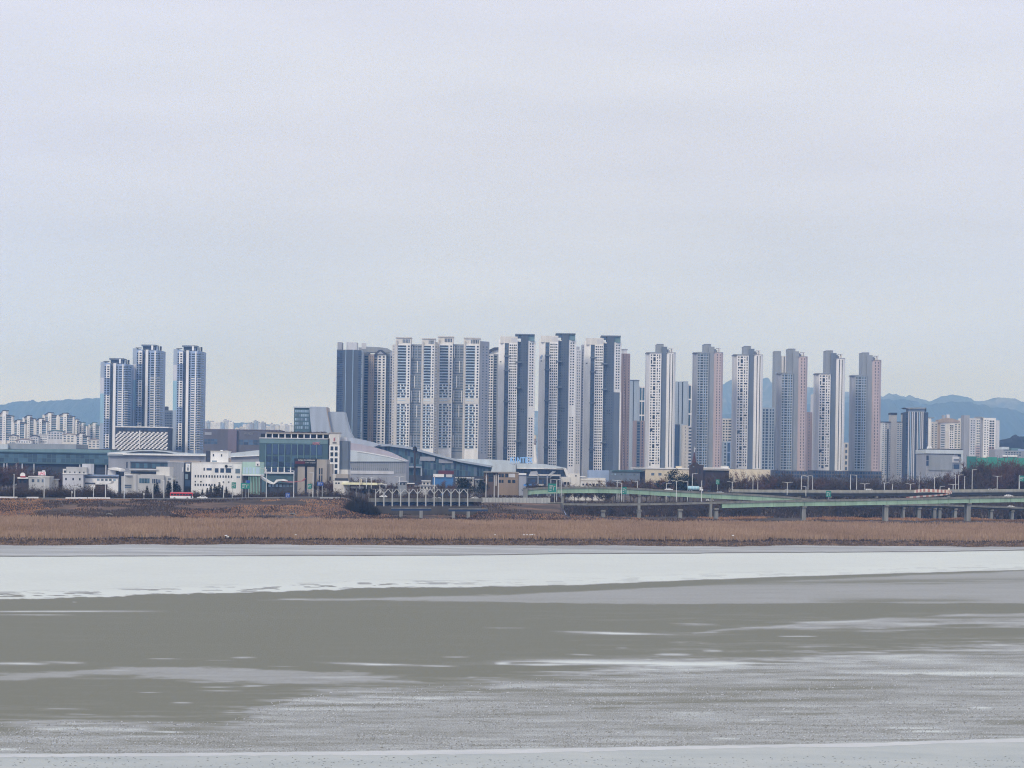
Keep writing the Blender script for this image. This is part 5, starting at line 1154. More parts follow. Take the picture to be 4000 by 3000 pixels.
b.box('core', 950, 968, 1858, None, W['dark'], 2, 14)
for i in range(8): b.box('column', 972 + i * 6, 974 + i * 6, 1858, None, W['mint2'], .5, 1.4)
b.box('back_wall', 968, 1017, 1858, None, W['tan'], 4, 12); b.done()
b = Bd('concrete_annex', 'pale concrete annex with a rounded front and blue green windows', 'building', 1330, 605, 1860)
b.box('wall', 540, 640, 1856, None, W['conc'], 0, 20); b.grid(bricks(4, 544, 585, .08), 1869, 1888, 1, 1, Gl['tl']); b.grid(bricks(5, 594, 628, .3), 1871, 1888, 1, 1, Gl['nv']); b.body('round_bay', [(518, 2), (522, .2), (532, -.8), (540, 0)], 18, 1852, None, W['conc']); b.box('upper_storey', 508, 612, 1836, 1857, W['conc'], 5, 20); b.grid([(510, 610)], 1842, 1852, 1, 1, Gl['blk']); b.box('upper_block', 610, 662, 1823, 1858, W['cream'], 4, 20); b.box('wing', 638, 674, 1858, None, W['conc'], 2, 18); b.grid([(656, 668)], 1868, 1873, 1, 1, Gl['gr'])
b.box('roof_slab', 505, 616, 1832, 1837, W['pale'], 3, 21, chain=False); b.box('low_wing', 474, 520, 1862, None, W['conc'], 4, 16); b.grid([(487, 514)], 1895, 1910, 2, .8, Gl['gr']); b.box('low_roof', 486, 520, 1852, 1856, W['white2'], 2, 12, chain=False); b.done()
b = Bd('grey_house', 'pale grey square house with small windows and a stepped top', 'house', 1330, 285, 1860)
b.box('wall', 245, 325, 1851, None, W['pale'], 0, 14); b.grid([(255, 261), (283, 289), (309, 315)], 1867, 1876, 1, 1, Gl['blk']); b.grid([(311, 317)], 1896, 1902, 1, 1, Gl['dk']); b.box('upper_floor', 258, 338, 1824, 1851, W['conc'], 1, 14); b.grid([(271, 275), (290, 294), (308, 314), (325, 330)], 1842, 1848, 1, 1, Gl['dk']); b.box('porch', 245, 258, 1832, 1851, W['cream'], .5, 9); b.grid([(250, 257)], 1838, 1847, 1, 1, Gl['blk']); b.box('stair_head', 320, 356, 1811, 1850, W['pale'], 3, 12); b.box('parapet', 244, 339, 1850, 1852.5, W['white'], -.4, 14.4, chain=False); b.done()
b = Bd('blue_trim_building', 'low white building with dark blue trim bands and a white curved roof', 'building', 1335, 395, 1870)
b.box('wall', 327, 462, 1855, None, W['white'], 0, 16); b.box('dark_band', 330, 460, 1862, 1867, W['dnavy'], -.4, 0, chain=False); b.box('blue_band', 326, 464, 1854, 1859, W['steel'], -.8, 0, chain=False); b.box('dark_band', 332, 372, 1886, 1891, W['dnavy'], -.4, 0, chain=False); b.box('dark_edge', 324, 332, 1856, None, W['dnavy'], -.5, 5, chain=False); b.grid(bricks(5, 376, 455, .4), 1870, 1878, 1, 1, Gl['lt'])
b.prof('roof', [(420, 1829), (440, 1826), (470, 1833), (472, 1840), (430, 1835)], -2, 14, W['white2']); b.box('roof_room', 420, 452, 1834, 1856, W['pale'], 2, 12); b.box('dark_tower', 455, 470, 1842, None, W['dnavy'], 1, 14); b.done()
b = Bd('roadside_shed', 'brown roadside shed under a white pitched roof', 'shed', 1225, 405, 1900)
b.box('wall', 372, 412, 1893, None, W['wood'], 0, 6); b.prof('roof', [(374, 1892), (395, 1882), (434, 1880), (432, 1888), (400, 1893)], -1, 8, W['white2']); b.box('door', 384, 392, 1903, None, W['black'], -.1, .1); b.done()
b = Bd('gas_shop', 'concrete shop with a pink and white LPG sign on its roof', 'shop', 1330, 152, 1870)
b.box('wall', 112, 193, 1864, None, W['conc'], 0, 12); b.box('parapet', 110, 194, 1860, 1864.5, W['cream'], -.4, 12.4); b.chain = [(112, 0), (193, 0)]; b.grid([(124, 134), (146, 154), (163, 170)], 1872, 1884, 1, 1, Gl['gr']); sb = b.box('sign_board', 149, 178, 1842, 1857, W['white2'], 2, 2.4); b.box('sign_leg', 154, 156, 1857, 1861, W['dark'], 2.1, 2.3); b.box('sign_leg', 171, 173, 1857, 1861, W['dark'], 2.1, 2.3); b.box('flag', 164, 176, 1836, 1842, W['pale'], 2, 2.2); b.done()
text('lettering', 'LPG', 151, 175, 1855, 1845, 1331.8, paint('letter_pink', (214, 90, 120)), b.o, ext=.1)
b = Bd('shop', 'small dark shop with a round red and white sign next to the LPG shop', 'shop', 1332, 92, 1870)
b.box('wall', 70, 110, 1870, None, W['brick'], 0, 10); b.box('awning', 68, 110, 1864, 1870, W['white'], -2, 2); b.chain = [(70, 0), (110, 0)]; b.grid([(76, 84), (92, 104)], 1876, 1886, 1, 1, Gl['dk'])
MB().lathe([(1.5, -.15), (1.5, .15)], 16).build('round_sign', W['white2'], b.o).matrix_local = Matrix.Translation((b.X(90), -1, b.Z(1856))) @ Matrix.Rotation(math.pi / 2, 4, 'X'); b.box('red_band', 80, 100, 1860, 1865, W['red'], -2.2, -2); b.done()
b = Bd('shed', 'flat white roofed shed beside the LPG shop', 'shed', 1345, 205, 1875); b.box('wall', 196, 218, 1875, None, W['beige'], 0, 8); b.box('roof', 194, 220, 1871, 1875, W['pale'], -1, 9); b.done()
b = Bd('red_white_canopy', 'white arched canopy with red trim below the glass office', 'canopy', 1345, 1100, 1880)
b.prof('arch', [(1017, 1859), (1040, 1874), (1066, 1888), (1080, 1873), (1100, 1872), (1118, 1876), (1118, 1880), (1100, 1878), (1086, 1880), (1070, 1892), (1056, 1890), (1030, 1877), (1017, 1867)], 0, 10, W['white2']); b.prof('trim', [(1100, 1879), (1140, 1881), (1178, 1878), (1188, 1868), (1192, 1870), (1184, 1880), (1140, 1885), (1100, 1883)], 1, 6, paint('trim_red', (160, 104, 106))); b.box('wall', 1040, 1150, 1888, None, W['dark'], 3, 9); b.grid(bricks(7, 1046, 1146, .3), 1892, 1902, 1, 1, Gl['lt']); b.done()

# ---------------------------------------------------------------- buildings by the junction
b = Bd('brown_office', 'brown two storey building with paired windows below the pale entrance roof', 'building', 1500, 1960, 1870)
b.box('wall', 1889, 1945, 1848, None, W['wood'], 2, 18); b.box('wall', 1945, 2026, 1845, None, paint('wall_taupe', (142, 126, 112)), 0, 18); b.grid([(1947, 1956), (1958, 1968), (1973, 1985)], 1850, 1864, 1, 1, Gl['blk']); b.grid([(1948, 1957), (1959, 1967), (1984, 1995), (2001, 2013)], 1874, 1886, 1, 1, Gl['blk']); b.pane(1987, 2012, 1850, 1864, W['pale'], 'sign_panel', .2); b.chain = [(1889, 2), (1945, 2)]; b.grid([(1908, 1926)], 1852, 1884, 2, .9, Gl['dk']); b.grid([(1898, 1902), (1936, 1940)], 1850, 1898, 1, 1, W['cream'], 'pilaster'); b.box('roof_edge', 1888, 2027, 1843, 1846, W['stone'], -.6, 18.5, chain=False); b.done()
b = Bd('service_depot', 'dark depot building with tilted roof sheds and grey gantry frames', 'depot', 1480, 2125, 1860)
b.box('wall', 2028, 2056, 1851, None, W['grey'], 2, 14); b.box('roof', 2026, 2056, 1850, 1856, W['white'], 1, 15); b.box('wall', 2060, 2192, 1868, None, W['dark'], 1, 16); b.prof('roof_shed', [(2066, 1856), (2074, 1842), (2098, 1840), (2102, 1850), (2090, 1858)], 2, 10, W['grey']); b.prof('roof_shed', [(2146, 1852), (2160, 1840), (2172, 1842), (2150, 1858)], 2, 10, W['mid']); b.box('gantry', 2066, 2100, 1855, 1859, W['cream'], 0, 8); b.box('gantry', 2100, 2190, 1853, 1858, W['cream'], 0, 2)
for x0 in (2100, 2136, 2150, 2186): b.box('gantry_leg', x0, x0 + 4, 1856, None, W['grey'], 0, 2)
b.prof('gantry_brace', [(2148, 1868), (2156, 1862), (2180, 1862), (2188, 1868), (2180, 1871), (2156, 1871)], -.5, .5, W['black']); b.chain = [(2060, 1), (2192, 1)]; b.grid([(2106, 2118), (2124, 2132), (2072, 2090)], 1874, 1892, 1, 1, Gl['nv']); b.box('blue_container', 2046, 2096, 1892, 1900, W['blue'], -4, 0); b.box('pale_container', 2096, 2124, 1891, 1898, W['conc'], -4, 0); b.done()
b = Bd('low_building', 'cream low building with a taller block beside the depot', 'building', 1490, 2275, 1870)
b.box('wall', 2190, 2226, 1864, None, W['cream'], 0, 14); b.box('tall_block', 2222, 2265, 1850, None, W['cream'], 1, 14); b.grid([(2247, 2252)], 1856, 1862, 1, 1, Gl['dk']); b.box('low_roof', 2265, 2288, 1860, 1864, W['white'], 1, 10); b.box('wall', 2266, 2366, 1866, None, W['cream'], 2, 16); b.grid([(2275 + i * 13.5, 2282 + i * 13.5) for i in range(5)], 1889, 1896, 1, 1, Gl['blk']); b.box('string_course', 2265, 2367, 1875, 1877, W['beige'], 1.6, 2); b.chain = [(2190, 0), (2226, 0)]; b.grid([(2202, 2212), (2216, 2224)], 1884, 1894, 1, 1, Gl['blk']); b.done()
b = Bd('billboard_shop', 'blue shop under a white billboard with a dark red roof', 'shop', 1560, 1740, 1870)
b.box('wall', 1690, 1770, 1864, None, paint('wall_blue', (70, 116, 170)), 0, 10); b.box('billboard', 1692, 1734, 1852, 1864, W['white2'], -1, 0); b.box('billboard', 1742, 1766, 1853, 1864, W['pale'], -1, 0); b.box('red_roof', 1712, 1772, 1838, 1853, W['dred'], 4, 14); b.pane(1696, 1728, 1856, 1860, W['pale'], 'billboard_lettering', 1.2)
b.done()
for i, (x0, x1, yt, m, lab) in enumerate(((1482, 1508, 1893, 'white2', 'small white hut at the end of the filling station canopy'), (1556, 1588, 1882, 'mid', 'grey shed behind the forked bridge posts'), (1590, 1616, 1890, 'wood', 'small brown hut with an orange front'), (1640, 1708, 1897, 'white', 'long white roofed shed behind the forked bridge posts'),
                                         (1648, 1680, 1880, 'beige', 'beige hut behind the long white roofed shed'), (1560, 1640, 1900, 'conc2', 'low dark concrete store behind the forked bridge posts'), (1780, 1850, 1868, 'conc', 'cluttered pale yard building below the glass hall'), (1856, 1886, 1874, 'mid', 'grey shed beside the brown two storey building'))):
    b = Bd('yard_shed', lab, 'shed', 1380 + 20 * i, (x0 + x1) / 2, yt); b.box('wall', x0, x1, yt, None, W[m], 0, 8); b.box('roof', x0 - 2, x1 + 2, yt - 3, yt, W['pale' if i % 2 else 'white'], -1, 9); b.chain = [(x0, 0), (x1, 0)]; b.grid(bricks(max(2, int((x1 - x0) / 12)), x0 + 2, x1 - 2, .5), yt + 5, yt + 12, 1, 1, Gl['dk']); b.done()

# ================================================================== viaducts and bridges
I = dict(lamp=paint('lamp_pole', (206, 208, 208)), conc=paint('viaduct_concrete', (134, 135, 133), var=.4, scale=.5), par=paint('parapet_concrete', (126, 125, 119), var=.4, scale=.5), grn=paint('girder_green', (152, 180, 158), var=.25), grn2=paint('girder_green_dark', (112, 150, 124)),
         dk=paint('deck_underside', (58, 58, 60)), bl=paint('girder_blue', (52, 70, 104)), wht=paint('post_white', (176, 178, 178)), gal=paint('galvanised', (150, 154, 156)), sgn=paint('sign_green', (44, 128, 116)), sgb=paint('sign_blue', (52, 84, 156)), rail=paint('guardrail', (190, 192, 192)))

def sweep(path, sect):
    """path: points; sect: (depth offset, height offset) outline, carried along the path."""
    mb = MB(); n = len(sect)
    vs = [(p.x, p.y + d, p.z + h) for p in path for d, h in sect]
    fs = [(k * n + i, k * n + (i + 1) % n, (k + 1) * n + (i + 1) % n, (k + 1) * n + i) for k in range(len(path) - 1) for i in range(n)]
    fs += [tuple(range(n))[::-1], tuple(range((len(path) - 1) * n, len(path) * n))]
    return mb.add(vs, fs)

def path_of(pts, t, step=20):
    """pts: (column, row of the parapet's top); the place comes from the bank-parallel line t."""
    out = []; x0, x1 = pts[0][0], pts[-1][0]; n = max(2, int((x1 - x0) / step))
    for i in range(n + 1):
        px = x0 + (x1 - x0) * i / n; py = ilerp(pts, px)
        tt = t(px) if callable(t) else t
        out.append(P(px, py, YL(px, tt, py)))
    return out

def viaduct(label, pts, t, width, ph, gh, piers, girder, gpts=None, group=None, slab=.22, par=None):
    path = path_of(pts, t); c = path[0]
    o = thing('viaduct', label, 'viaduct', (c.x, c.y, 0), group)
    L = [p - Vector((c.x, c.y, 0)) for p in path]
    sweep(L, [(0, 0), (.35, 0), (.35, -ph), (0, -ph)]).build('parapet', par or I['par'], o)
    sweep(L, [(width - .35, 0), (width, 0), (width, -ph), (width - .35, -ph)]).build('parapet', par or I['par'], o)
    dk = sweep(L, [(-.25, -ph), (width + .25, -ph), (width + .25, -ph - slab), (-.25, -ph - slab)]).build('deck', I['conc'], o)
    sweep(L, [(.36, -ph + .03), (width - .36, -ph + .03), (width - .36, -ph + .004), (.36, -ph + .004)]).build('carriageway', m_asph, dk)
    gl = [q for q, p in zip(L, path) if gpts is None or gpts[0] <= pxof(p.x, p.y) <= gpts[1]]
    if gh and len(gl) > 1:
        for k in range(0, len(gl) - 1, 8):
            seg = gl[k:k + 9]
            if len(seg) > 1:
                sweep(seg, [(.2, -ph - slab), (.5, -ph - slab), (.5, -ph - slab - gh), (.2, -ph - slab - gh)]).build('girder', girder, o)
                for q in seg[::2]: MB().box(q.x - .06, q.x + .06, .1 + q.y, .2 + q.y, q.z - ph - slab - gh, q.z - ph - slab).build('stiffener', I['grn2'] if girder is I['grn'] else I['dk'], o)
        sweep(gl, [(.0, -ph - slab - gh), (.7, -ph - slab - gh), (.7, -ph - slab - gh - .12), (.0, -ph - slab - gh - .12)]).build('flange', girder, o)
        sweep(gl, [(width - 1.6, -ph - slab), (width - 1.3, -ph - slab), (width - 1.3, -ph - slab - gh), (width - 1.6, -ph - slab - gh)]).build('girder', girder, o)
    for px, w in piers:
        p = min(path, key=lambda q: abs(pxof(q.x, q.y) - px)); q = p - Vector((c.x, c.y, 0)); zb = q.z - ph - slab - (gh or 0) - .12
        wm = w * p.y / F
        pr = MB().box(q.x - wm / 2, q.x + wm / 2, q.y + width * .1, q.y + width * .1 + 1.6, zt(p.x, p.y) - .5, zb - 1.2).build('pier', I['conc'], o)
        MB().prism([(q.x - wm * .65, q.y + .1), (q.x + wm * .65, q.y + .1), (q.x + wm * .65, q.y + width * .8), (q.x - wm * .65, q.y + width * .8)], zb - .9, zb).build('pier_cap', I['par'], pr)
        MB().box(q.x - wm / 2, q.x + wm / 2, q.y + width * .7, q.y + width * .7 + 1.6, zt(p.x, p.y) - .5, zb - 1.25).build('pier', I['conc'], o)
    return o, path
viaduct('curved green girder ramp rising out of the earth abutment below the depot', [(2058, 1908), (2090, 1905), (2130, 1903), (2250, 1901), (2350, 1901), (2430, 1903), (2520, 1908), (2600, 1913), (2750, 1921), (2900, 1928), (3000, 1934), (3100, 1941), (3180, 1949)],
        lambda px: 1215 - 10 * sstep(px, 2900, 3200), 9, .8, 2.3, [(2195, 9), (2500, 9), (2780, 9)], I['grn'])
lowv, lowpath = viaduct('long low viaduct on paired piers whose girders turn green halfway', [(2196, 1966), (2350, 1968), (2500, 1967), (2660, 1964), (2830, 1960), (2950, 1957), (3140, 1953), (3300, 1951), (3465, 1948), (3560, 1946), (3790, 1941), (4000, 1938), (4250, 1934)],
        1165, 10, .75, 2.2, [(2355, 14), (2503, 14), (2660, 14), (2812, 14), (3143, 15), (3465, 15), (3790, 15), (4110, 15)], I['grn'], (2815, 4300))
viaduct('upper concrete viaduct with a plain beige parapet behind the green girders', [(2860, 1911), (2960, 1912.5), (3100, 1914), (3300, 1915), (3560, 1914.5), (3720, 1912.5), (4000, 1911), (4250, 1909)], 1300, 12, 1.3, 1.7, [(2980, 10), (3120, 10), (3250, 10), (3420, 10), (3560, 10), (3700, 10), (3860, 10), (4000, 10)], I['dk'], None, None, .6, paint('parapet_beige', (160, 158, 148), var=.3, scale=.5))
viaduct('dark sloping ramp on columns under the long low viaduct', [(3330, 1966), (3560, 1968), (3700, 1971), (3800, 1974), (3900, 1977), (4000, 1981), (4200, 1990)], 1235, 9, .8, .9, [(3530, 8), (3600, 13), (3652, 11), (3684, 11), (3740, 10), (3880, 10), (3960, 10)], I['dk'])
# abutment and stone wall at the ramp's foot
def block(name, label, cat, x0, x1, yt, t, mat, depth, part='wall', caps=True, rows=None):
    a, c = P(x0, yt, YL(x0, t, yt)), P(x1, yt, YL(x1, t, yt)); o = thing(name, label, cat, (a.x, a.y, 0))
    z0 = min(zt(a.x, a.y), zt(c.x, c.y)) - .5
    MB().prism([(0, 0), (c.x - a.x, c.y - a.y), (c.x - a.x, c.y - a.y + depth), (0, depth)], z0, [a.z, c.z, c.z, a.z]).build(part, mat, o)
    if caps: MB().prism([(-.2, -.2), (c.x - a.x + .2, c.y - a.y - .2), (c.x - a.x + .2, c.y - a.y + depth + .2), (-.2, depth + .2)], [a.z, c.z, c.z, a.z], [a.z + .3, c.z + .3, c.z + .3, a.z + .3]).build('coping', I['par'], o)
    return o
block('ramp_abutment', 'weathered concrete abutment where the low viaduct begins', 'abutment', 2142, 2200, 1966, 1166, paint('stone_wall', (116, 114, 112), var=.35, scale=.5), 9)
block('ramp_abutment', 'slanted concrete abutment at the start of the green girder ramp', 'abutment', 2044, 2062, 1908, 1214, I['conc'], 9)

block('retaining_wall', 'low grey concrete retaining wall below the forked posts', 'wall', 1446, 1906, 1978, 1143, paint('retaining_dark', (84, 80, 78), var=.3), 2.0, caps=False)
# noise barrier: separate panels
a = P(1880, 1945, YL(1880, 1172)); bar = thing('noise_barrier', 'pale concrete noise barrier of separate panels beside the low viaduct', 'barrier', (a.x, a.y, 0))
pc = paint('barrier_panel', (176, 177, 174), var=.2, scale=.6)
for i in range(20):
    x0, x1 = 1882 + i * 13.4, 1882 + (i + 1) * 13.4
    p, q = P(x0, 1943.5, YL(x0, 1172)), P(x1, 1943.5, YL(x1, 1172)); r = P(x0, 1962, YL(x0, 1172))
    MB().prism([(p.x - a.x + .07, p.y - a.y), (q.x - a.x - .07, q.y - a.y), (q.x - a.x - .07, q.y - a.y + .3), (p.x - a.x + .07, p.y - a.y + .3)], zt(p.x, p.y) - .3, p.z - (.1 if i % 3 else 0)).build('panel', pc, bar)
    MB().box(p.x - a.x - .12, p.x - a.x + .12, p.y - a.y - .12, p.y - a.y + .4, zt(p.x, p.y) - .3, p.z + .12).build('panel_post', I['gal'], bar)

# forked white posts of the roadside bridge
t_y = 1150
c = P(1650, 1976, YL(1650, t_y, 1976))
yb = thing('forked_bridge', 'road bridge carried by a row of twelve white forked posts', 'bridge', (c.x, c.y, 0))
posts = [(1467 + i * 32.75) for i in range(12)]
for i, px in enumerate(posts):
    base = P(px, 1968 + i * .9, YL(px, t_y, 1970)); off = Vector((c.x, c.y, 0))
    s = base.y / F; fork = P(px, 1929, base.y) - off; top = P(px, 1911, base.y) - off; bz = zt(base.x, base.y) - .3
    pst = MB().tube((base.x - c.x, base.y - c.y, bz), fork, .34, .30, 8).build('forked_post', I['wht'], yb)
    for sgnx in ((1,) if i == 0 else ((-1,) if i == 11 else (-1, 1))):
        MB().tube(fork, (fork.x + sgnx * 15.6 * s, fork.y, top.z), .26, .2, 6).build('fork_arm', I['wht'], pst)
    MB().tube(fork, top, .2, .16, 6).build('fork_arm', I['wht'], pst)
def bridge_span(x0, x1, y0, y1, t, part, mat, d0, d1):
    n = 12; A = [P(x0 + (x1 - x0) * i / n, y0, YL(x0 + (x1 - x0) * i / n, t, y0)) - Vector((c.x, c.y, 0)) for i in range(n + 1)]
    h = (y1 - y0) * A[0].y / F if False else (y1 - y0) * (YL(x0, t, y0)) / F
    return sweep(A, [(d0, 0), (d1, 0), (d1, -h), (d0, -h)]).build(part, mat, yb)
bridge_span(1450, 1848, 1910, 1911, t_y, 'top_beam', I['wht'], -.1, .1)
bridge_span(1440, 1885, 1946, 1957, t_y + 3, 'parapet', I['par'], 0, .4)
bridge_span(1440, 1885, 1957, 1960, t_y + 3, 'deck', I['conc'], -.3, 12)
bridge_span(1460, 1850, 1960.5, 1972, t_y + 4, 'truss_web', I['dk'], 1.5, 1.9)
for i in range(11):
    for k in (0, 1):
        pa = P(posts[i] + (2 if k else 30), 1961, YL(posts[i], t_y + 3, 1961)) - Vector((c.x, c.y, 0)); pb = P(posts[i] + (30 if k else 2), 1972, YL(posts[i], t_y + 3, 1972)) - Vector((c.x, c.y, 0))
        MB().tube(pa, pb, .12, .12, 5).build('truss_brace', I['bl'], yb)
bridge_span(1460, 1850, 1971, 1974, t_y + 3, 'truss_chord', I['bl'], 0, .5)
# blue footbridge girders below
for i, (x0, x1, yy, pr, lab) in enumerate(((1528, 1684, 1984, (1577, 1642), 'low dark blue footbridge girder on two stubs below the forked posts'), (1752, 1906, 1987, (1773, 1840), 'low dark blue footbridge girder ending by the dark culvert'))):
    pth = [P(x0 + (x1 - x0) * k / 8, yy, YL(x0, 1128, yy) + k * .6) for k in range(9)]; o = thing('footbridge', lab, 'bridge', (pth[0].x, pth[0].y, 0)); L = [p - Vector((pth[0].x, pth[0].y, 0)) for p in pth]
    sweep(L, [(0, 0), (3, 0), (3, -.35), (0, -.35)]).build('deck', I['conc'], o); sweep(L, [(.3, -.35), (.6, -.35), (.6, -1.35), (.3, -1.35)]).build('girder', I['bl'], o); sweep(L, [(2.5, -.35), (2.8, -.35), (2.8, -1.35), (2.5, -1.35)]).build('girder', I['bl'], o)
    for px in pr:
        q = min(pth, key=lambda p: abs(pxof(p.x, p.y) - px)) - Vector((pth[0].x, pth[0].y, 0)); MB().box(q.x - .8, q.x + .8, q.y + .2, q.y + 2.6, 1.5, q.z - 1.36).build('pier', I['conc'], o)

# crash barrier with red and white panels at the ramp nose
c2 = P(3640, 1925, YL(3640, 1255, 1925)); cb = thing('crash_barrier', 'curved crash barrier of red and white panels at the ramp fork', 'barrier', (c2.x, c2.y, 0))
pr, pw = paint('barrier_red', (170, 122, 114), var=.2), paint('barrier_white', (206, 198, 188), var=.15)
def curved(pts, ysz, t0, n):
    out = []
    for i in range(n + 1):
        f = i / n * (len(pts) - 1); k = min(int(f), len(pts) - 2); g = f - k
        out.append([pts[k][j] + (pts[k + 1][j] - pts[k][j]) * g for j in range(3)])
    for i in range(n):
        (xa, ya, ta), (xb, yb_, tb) = out[i], out[i + 1]
        p, q = P(xa, ya, YL(xa, ta, ya)) - Vector((c2.x, c2.y, 0)), P(xb, yb_, YL(xb, tb, yb_)) - Vector((c2.x, c2.y, 0))
        h = ysz * 1300 / F
        MB().prism([(p.x, p.y), (q.x, q.y), (q.x, q.y + .4), (p.x, p.y + .4)], [p.z - h, q.z - h, q.z - h, p.z - h], [p.z, q.z, q.z, p.z]).build('panel', pr if i % 2 else pw, cb)
curved([(3572, 1914, 1262), (3610, 1909, 1258), (3660, 1912, 1252), (3700, 1914, 1246), (3719, 1918, 1240)], 12, 0, 22)
curved([(3719, 1922, 1240), (3700, 1928, 1232), (3650, 1933, 1226), (3600, 1936, 1222), (3540, 1941, 1218)], 6, 0, 18)
MB().tube((P(3707, 1906, YL(3707, 1245)) - Vector((c2.x, c2.y, 0))), (P(3707, 1922, YL(3707, 1245)) - Vector((c2.x, c2.y, 0))), .5, .7, 8).build('end_drum', pw, cb)

# ================================================================== street furniture
def lamp(px, ytop, ybase, t, kind, label, group, h=None):
    Y = YL(px, t, ybase); base = P(px, ybase, Y); top = P(px, ytop, Y).z
    base.z = min(base.z, top - 3); X0 = base.x
    o = thing('street_lamp', label, 'street lamp', base, group)
    hh = top - base.z
    MB().tube((0, 0, -.6), (0, 0, hh), .21, .15, 8).build('pole', I['lamp'], o); MB().box(-.25, .25, -.25, .25, -.6, .5).build('base', I['gal'], o)
    for s in {'single': (1,), 'left': (-1,), 'double': (-1, 1), 'plain': ()}[kind]:
        ar = MB().tube((0, 0, hh - .3), (s * 1.2, 0, hh), .12, .1, 6).tube((s * 1.2, 0, hh), (s * 2.2, 0, hh + .08), .1, .09, 6).build('arm', I['lamp'], o)
        MB().box(min(s * 2.0, s * 3.0), max(s * 2.0, s * 3.0), -.22, .22, hh - .02, hh + .2).build('lamp_head', I['wht'], ar)
    if kind == 'plain': MB().box(-.3, .3, -.3, .3, hh, hh + .35).build('lamp_head', I['wht'], o)
    return o
LEV = [(54, 1855), (172, 1866), (292, 1898), (365, 1896), (412, 1890), (485, 1845), (597, 1893), (640, 1875), (672, 1868), (873, 1888), (1040, 1832), (1147, 1838), (1222, 1845)]
for i, (px, yt) in enumerate(LEV): lamp(px, yt, 1946, 1190 if px < 600 or px > 700 else 1212, ('plain', 'single', 'left')[(i * 2) % 3 if px < 1100 else 2], 'pale street lamp on the levee road edge', 'lamps along the levee road')
for px, yt, yb_, t, k in ((1450, 1864, 1905, 1330, 'double'), (1560, 1862, 1895, 1400, 'double'), (1405, 1866, 1905, 1330, 'single'), (1431, 1866, 1905, 1332, 'left'), (1696, 1862, 1945, 1160, 'plain'), (1898, 1862, 1945, 1190, 'plain'), (1930, 1860, 1945, 1185, 'plain'), (1946, 1858, 1945, 1188, 'plain')):
    lamp(px, yt, yb_, t, k, 'pale street lamp at the road junction beside the filling station and bridge', 'lamps at the junction')
for px, yt, yb_, t, k in ((2174, 1873, 1955, 1195, 'double'), (2192, 1866, 1942, 1198, 'plain'), (2410, 1876, 1955, 1230, 'double'), (2428, 1886, 1955, 1196, 'left'), (2418, 1905, 1955, 1230, 'plain'), (2490, 1880, 1908, 1230, 'left'), (2602, 1888, 1955, 1235, 'single'), (2642, 1878, 1955, 1196, 'double'), (2686, 1880, 1955, 1235, 'left'),
                         (2704, 1850, 1915, 1240, 'single'), (2740, 1880, 1960, 1196, 'plain'), (2860, 1882, 1916, 1290, 'double'), (2914, 1850, 1916, 1310, 'plain'), (2941, 1862, 1916, 1310, 'left'), (2960, 1884, 1916, 1290, 'plain'), (3075, 1884, 1930, 1235, 'double'), (3130, 1858, 1914, 1300, 'single'), (3156, 1860, 1914, 1300, 'left'), (3174, 1858, 1914, 1312, 'left'),
                         (3148, 1900, 1935, 1230, 'left'), (3322, 1856, 1914, 1300, 'plain'), (3346, 1856, 1914, 1300, 'left'), (3378, 1889, 1914, 1312, 'double'), (3455, 1886, 1914, 1312, 'single'), (3486, 1892, 1914, 1312, 'plain'), (3590, 1858, 1914, 1330, 'plain'), (3556, 1890, 1914, 1312, 'double'), (3650, 1863, 1914, 1300, 'single'), (3723, 1892, 1914, 1300, 'double'), (3732, 1856, 1914, 1312, 'left'), (3744, 1855, 1914, 1300, 'single'),
                         (3672, 1900, 1914, 1300, 'single'), (3797, 1834, 1912, 1320, 'single'), (3768, 1862, 1912, 1320, 'plain'), (3895, 1860, 1912, 1312, 'double'), (3982, 1858, 1912, 1312, 'plain')):
    lamp(px, yt, yb_, t, k, 'pale street lamp standing along the viaducts', 'lamps along the viaducts')

def road_sign(px, x0, x1, y0, y1, ybase, t, mat, label, marks=True, legs=1):
    Y = YL(px, t, ybase); base = P(px, ybase, Y); o = thing('road_sign', label, 'road sign', base)
    s = Y / F
    for k in range(legs): MB().tube(((0 if legs == 1 else (k * 2 - 1) * (x1 - x0) * s * .35), .15, -.5), ((0 if legs == 1 else (k * 2 - 1) * (x1 - x0) * s * .35), .15, P(px, y0 + 1, Y).z - base.z), .15, .12, 8).build('post', I['wht'], o)
    X0, X1, Z0, Z1 = (x0 - px) * s, (x1 - px) * s, P(px, y1, Y).z - base.z, P(px, y0, Y).z - base.z
    bd = MB().box(X0, X1, -.12, .02, Z0, Z1).build('board', mat, o)
    if marks:
        w, h = X1 - X0, Z1 - Z0
        mk = MB()
        for (a, b_, c_, d_) in ((.14, .6, .66, .78), (.14, .46, .42, .54), (.62, .70, .2, .72), (.62, .88, .62, .72), (.14, .4, .16, .26)): mk.box(X0 + w * a, X0 + w * b_, -.16, -.12, Z0 + h * c_, Z0 + h * d_)
        mk.build('sign_marking', I['wht'], bd)
    return o
road_sign(908, 904, 921, 1884, 1908, 1945, 1200, I['sgn'], 'green road sign on one post in front of the white four storey building')
road_sign(958, 940, 975, 1887, 1909, 1945, 1205, I['sgn'], 'wide green road sign beside the mint glass showroom', legs=2)
road_sign(960, 961, 976, 1876, 1887, 1945, 1208, I['sgb'], 'small blue sign above the wide green road sign', False)
road_sign(2155, 2141, 2172, 1889, 1922, 1960, 1192, I['sgn'], 'double green road sign in front of the green girder ramp', legs=2)
road_sign(2437, 2430, 2447, 1902, 1930, 1958, 1190, I['sgn'], 'green road sign hung in front of the green girder')
road_sign(2803, 2796, 2810, 1873, 1892, 1912, 1290, I['sgn'], 'small green road sign in front of the dark brick church')
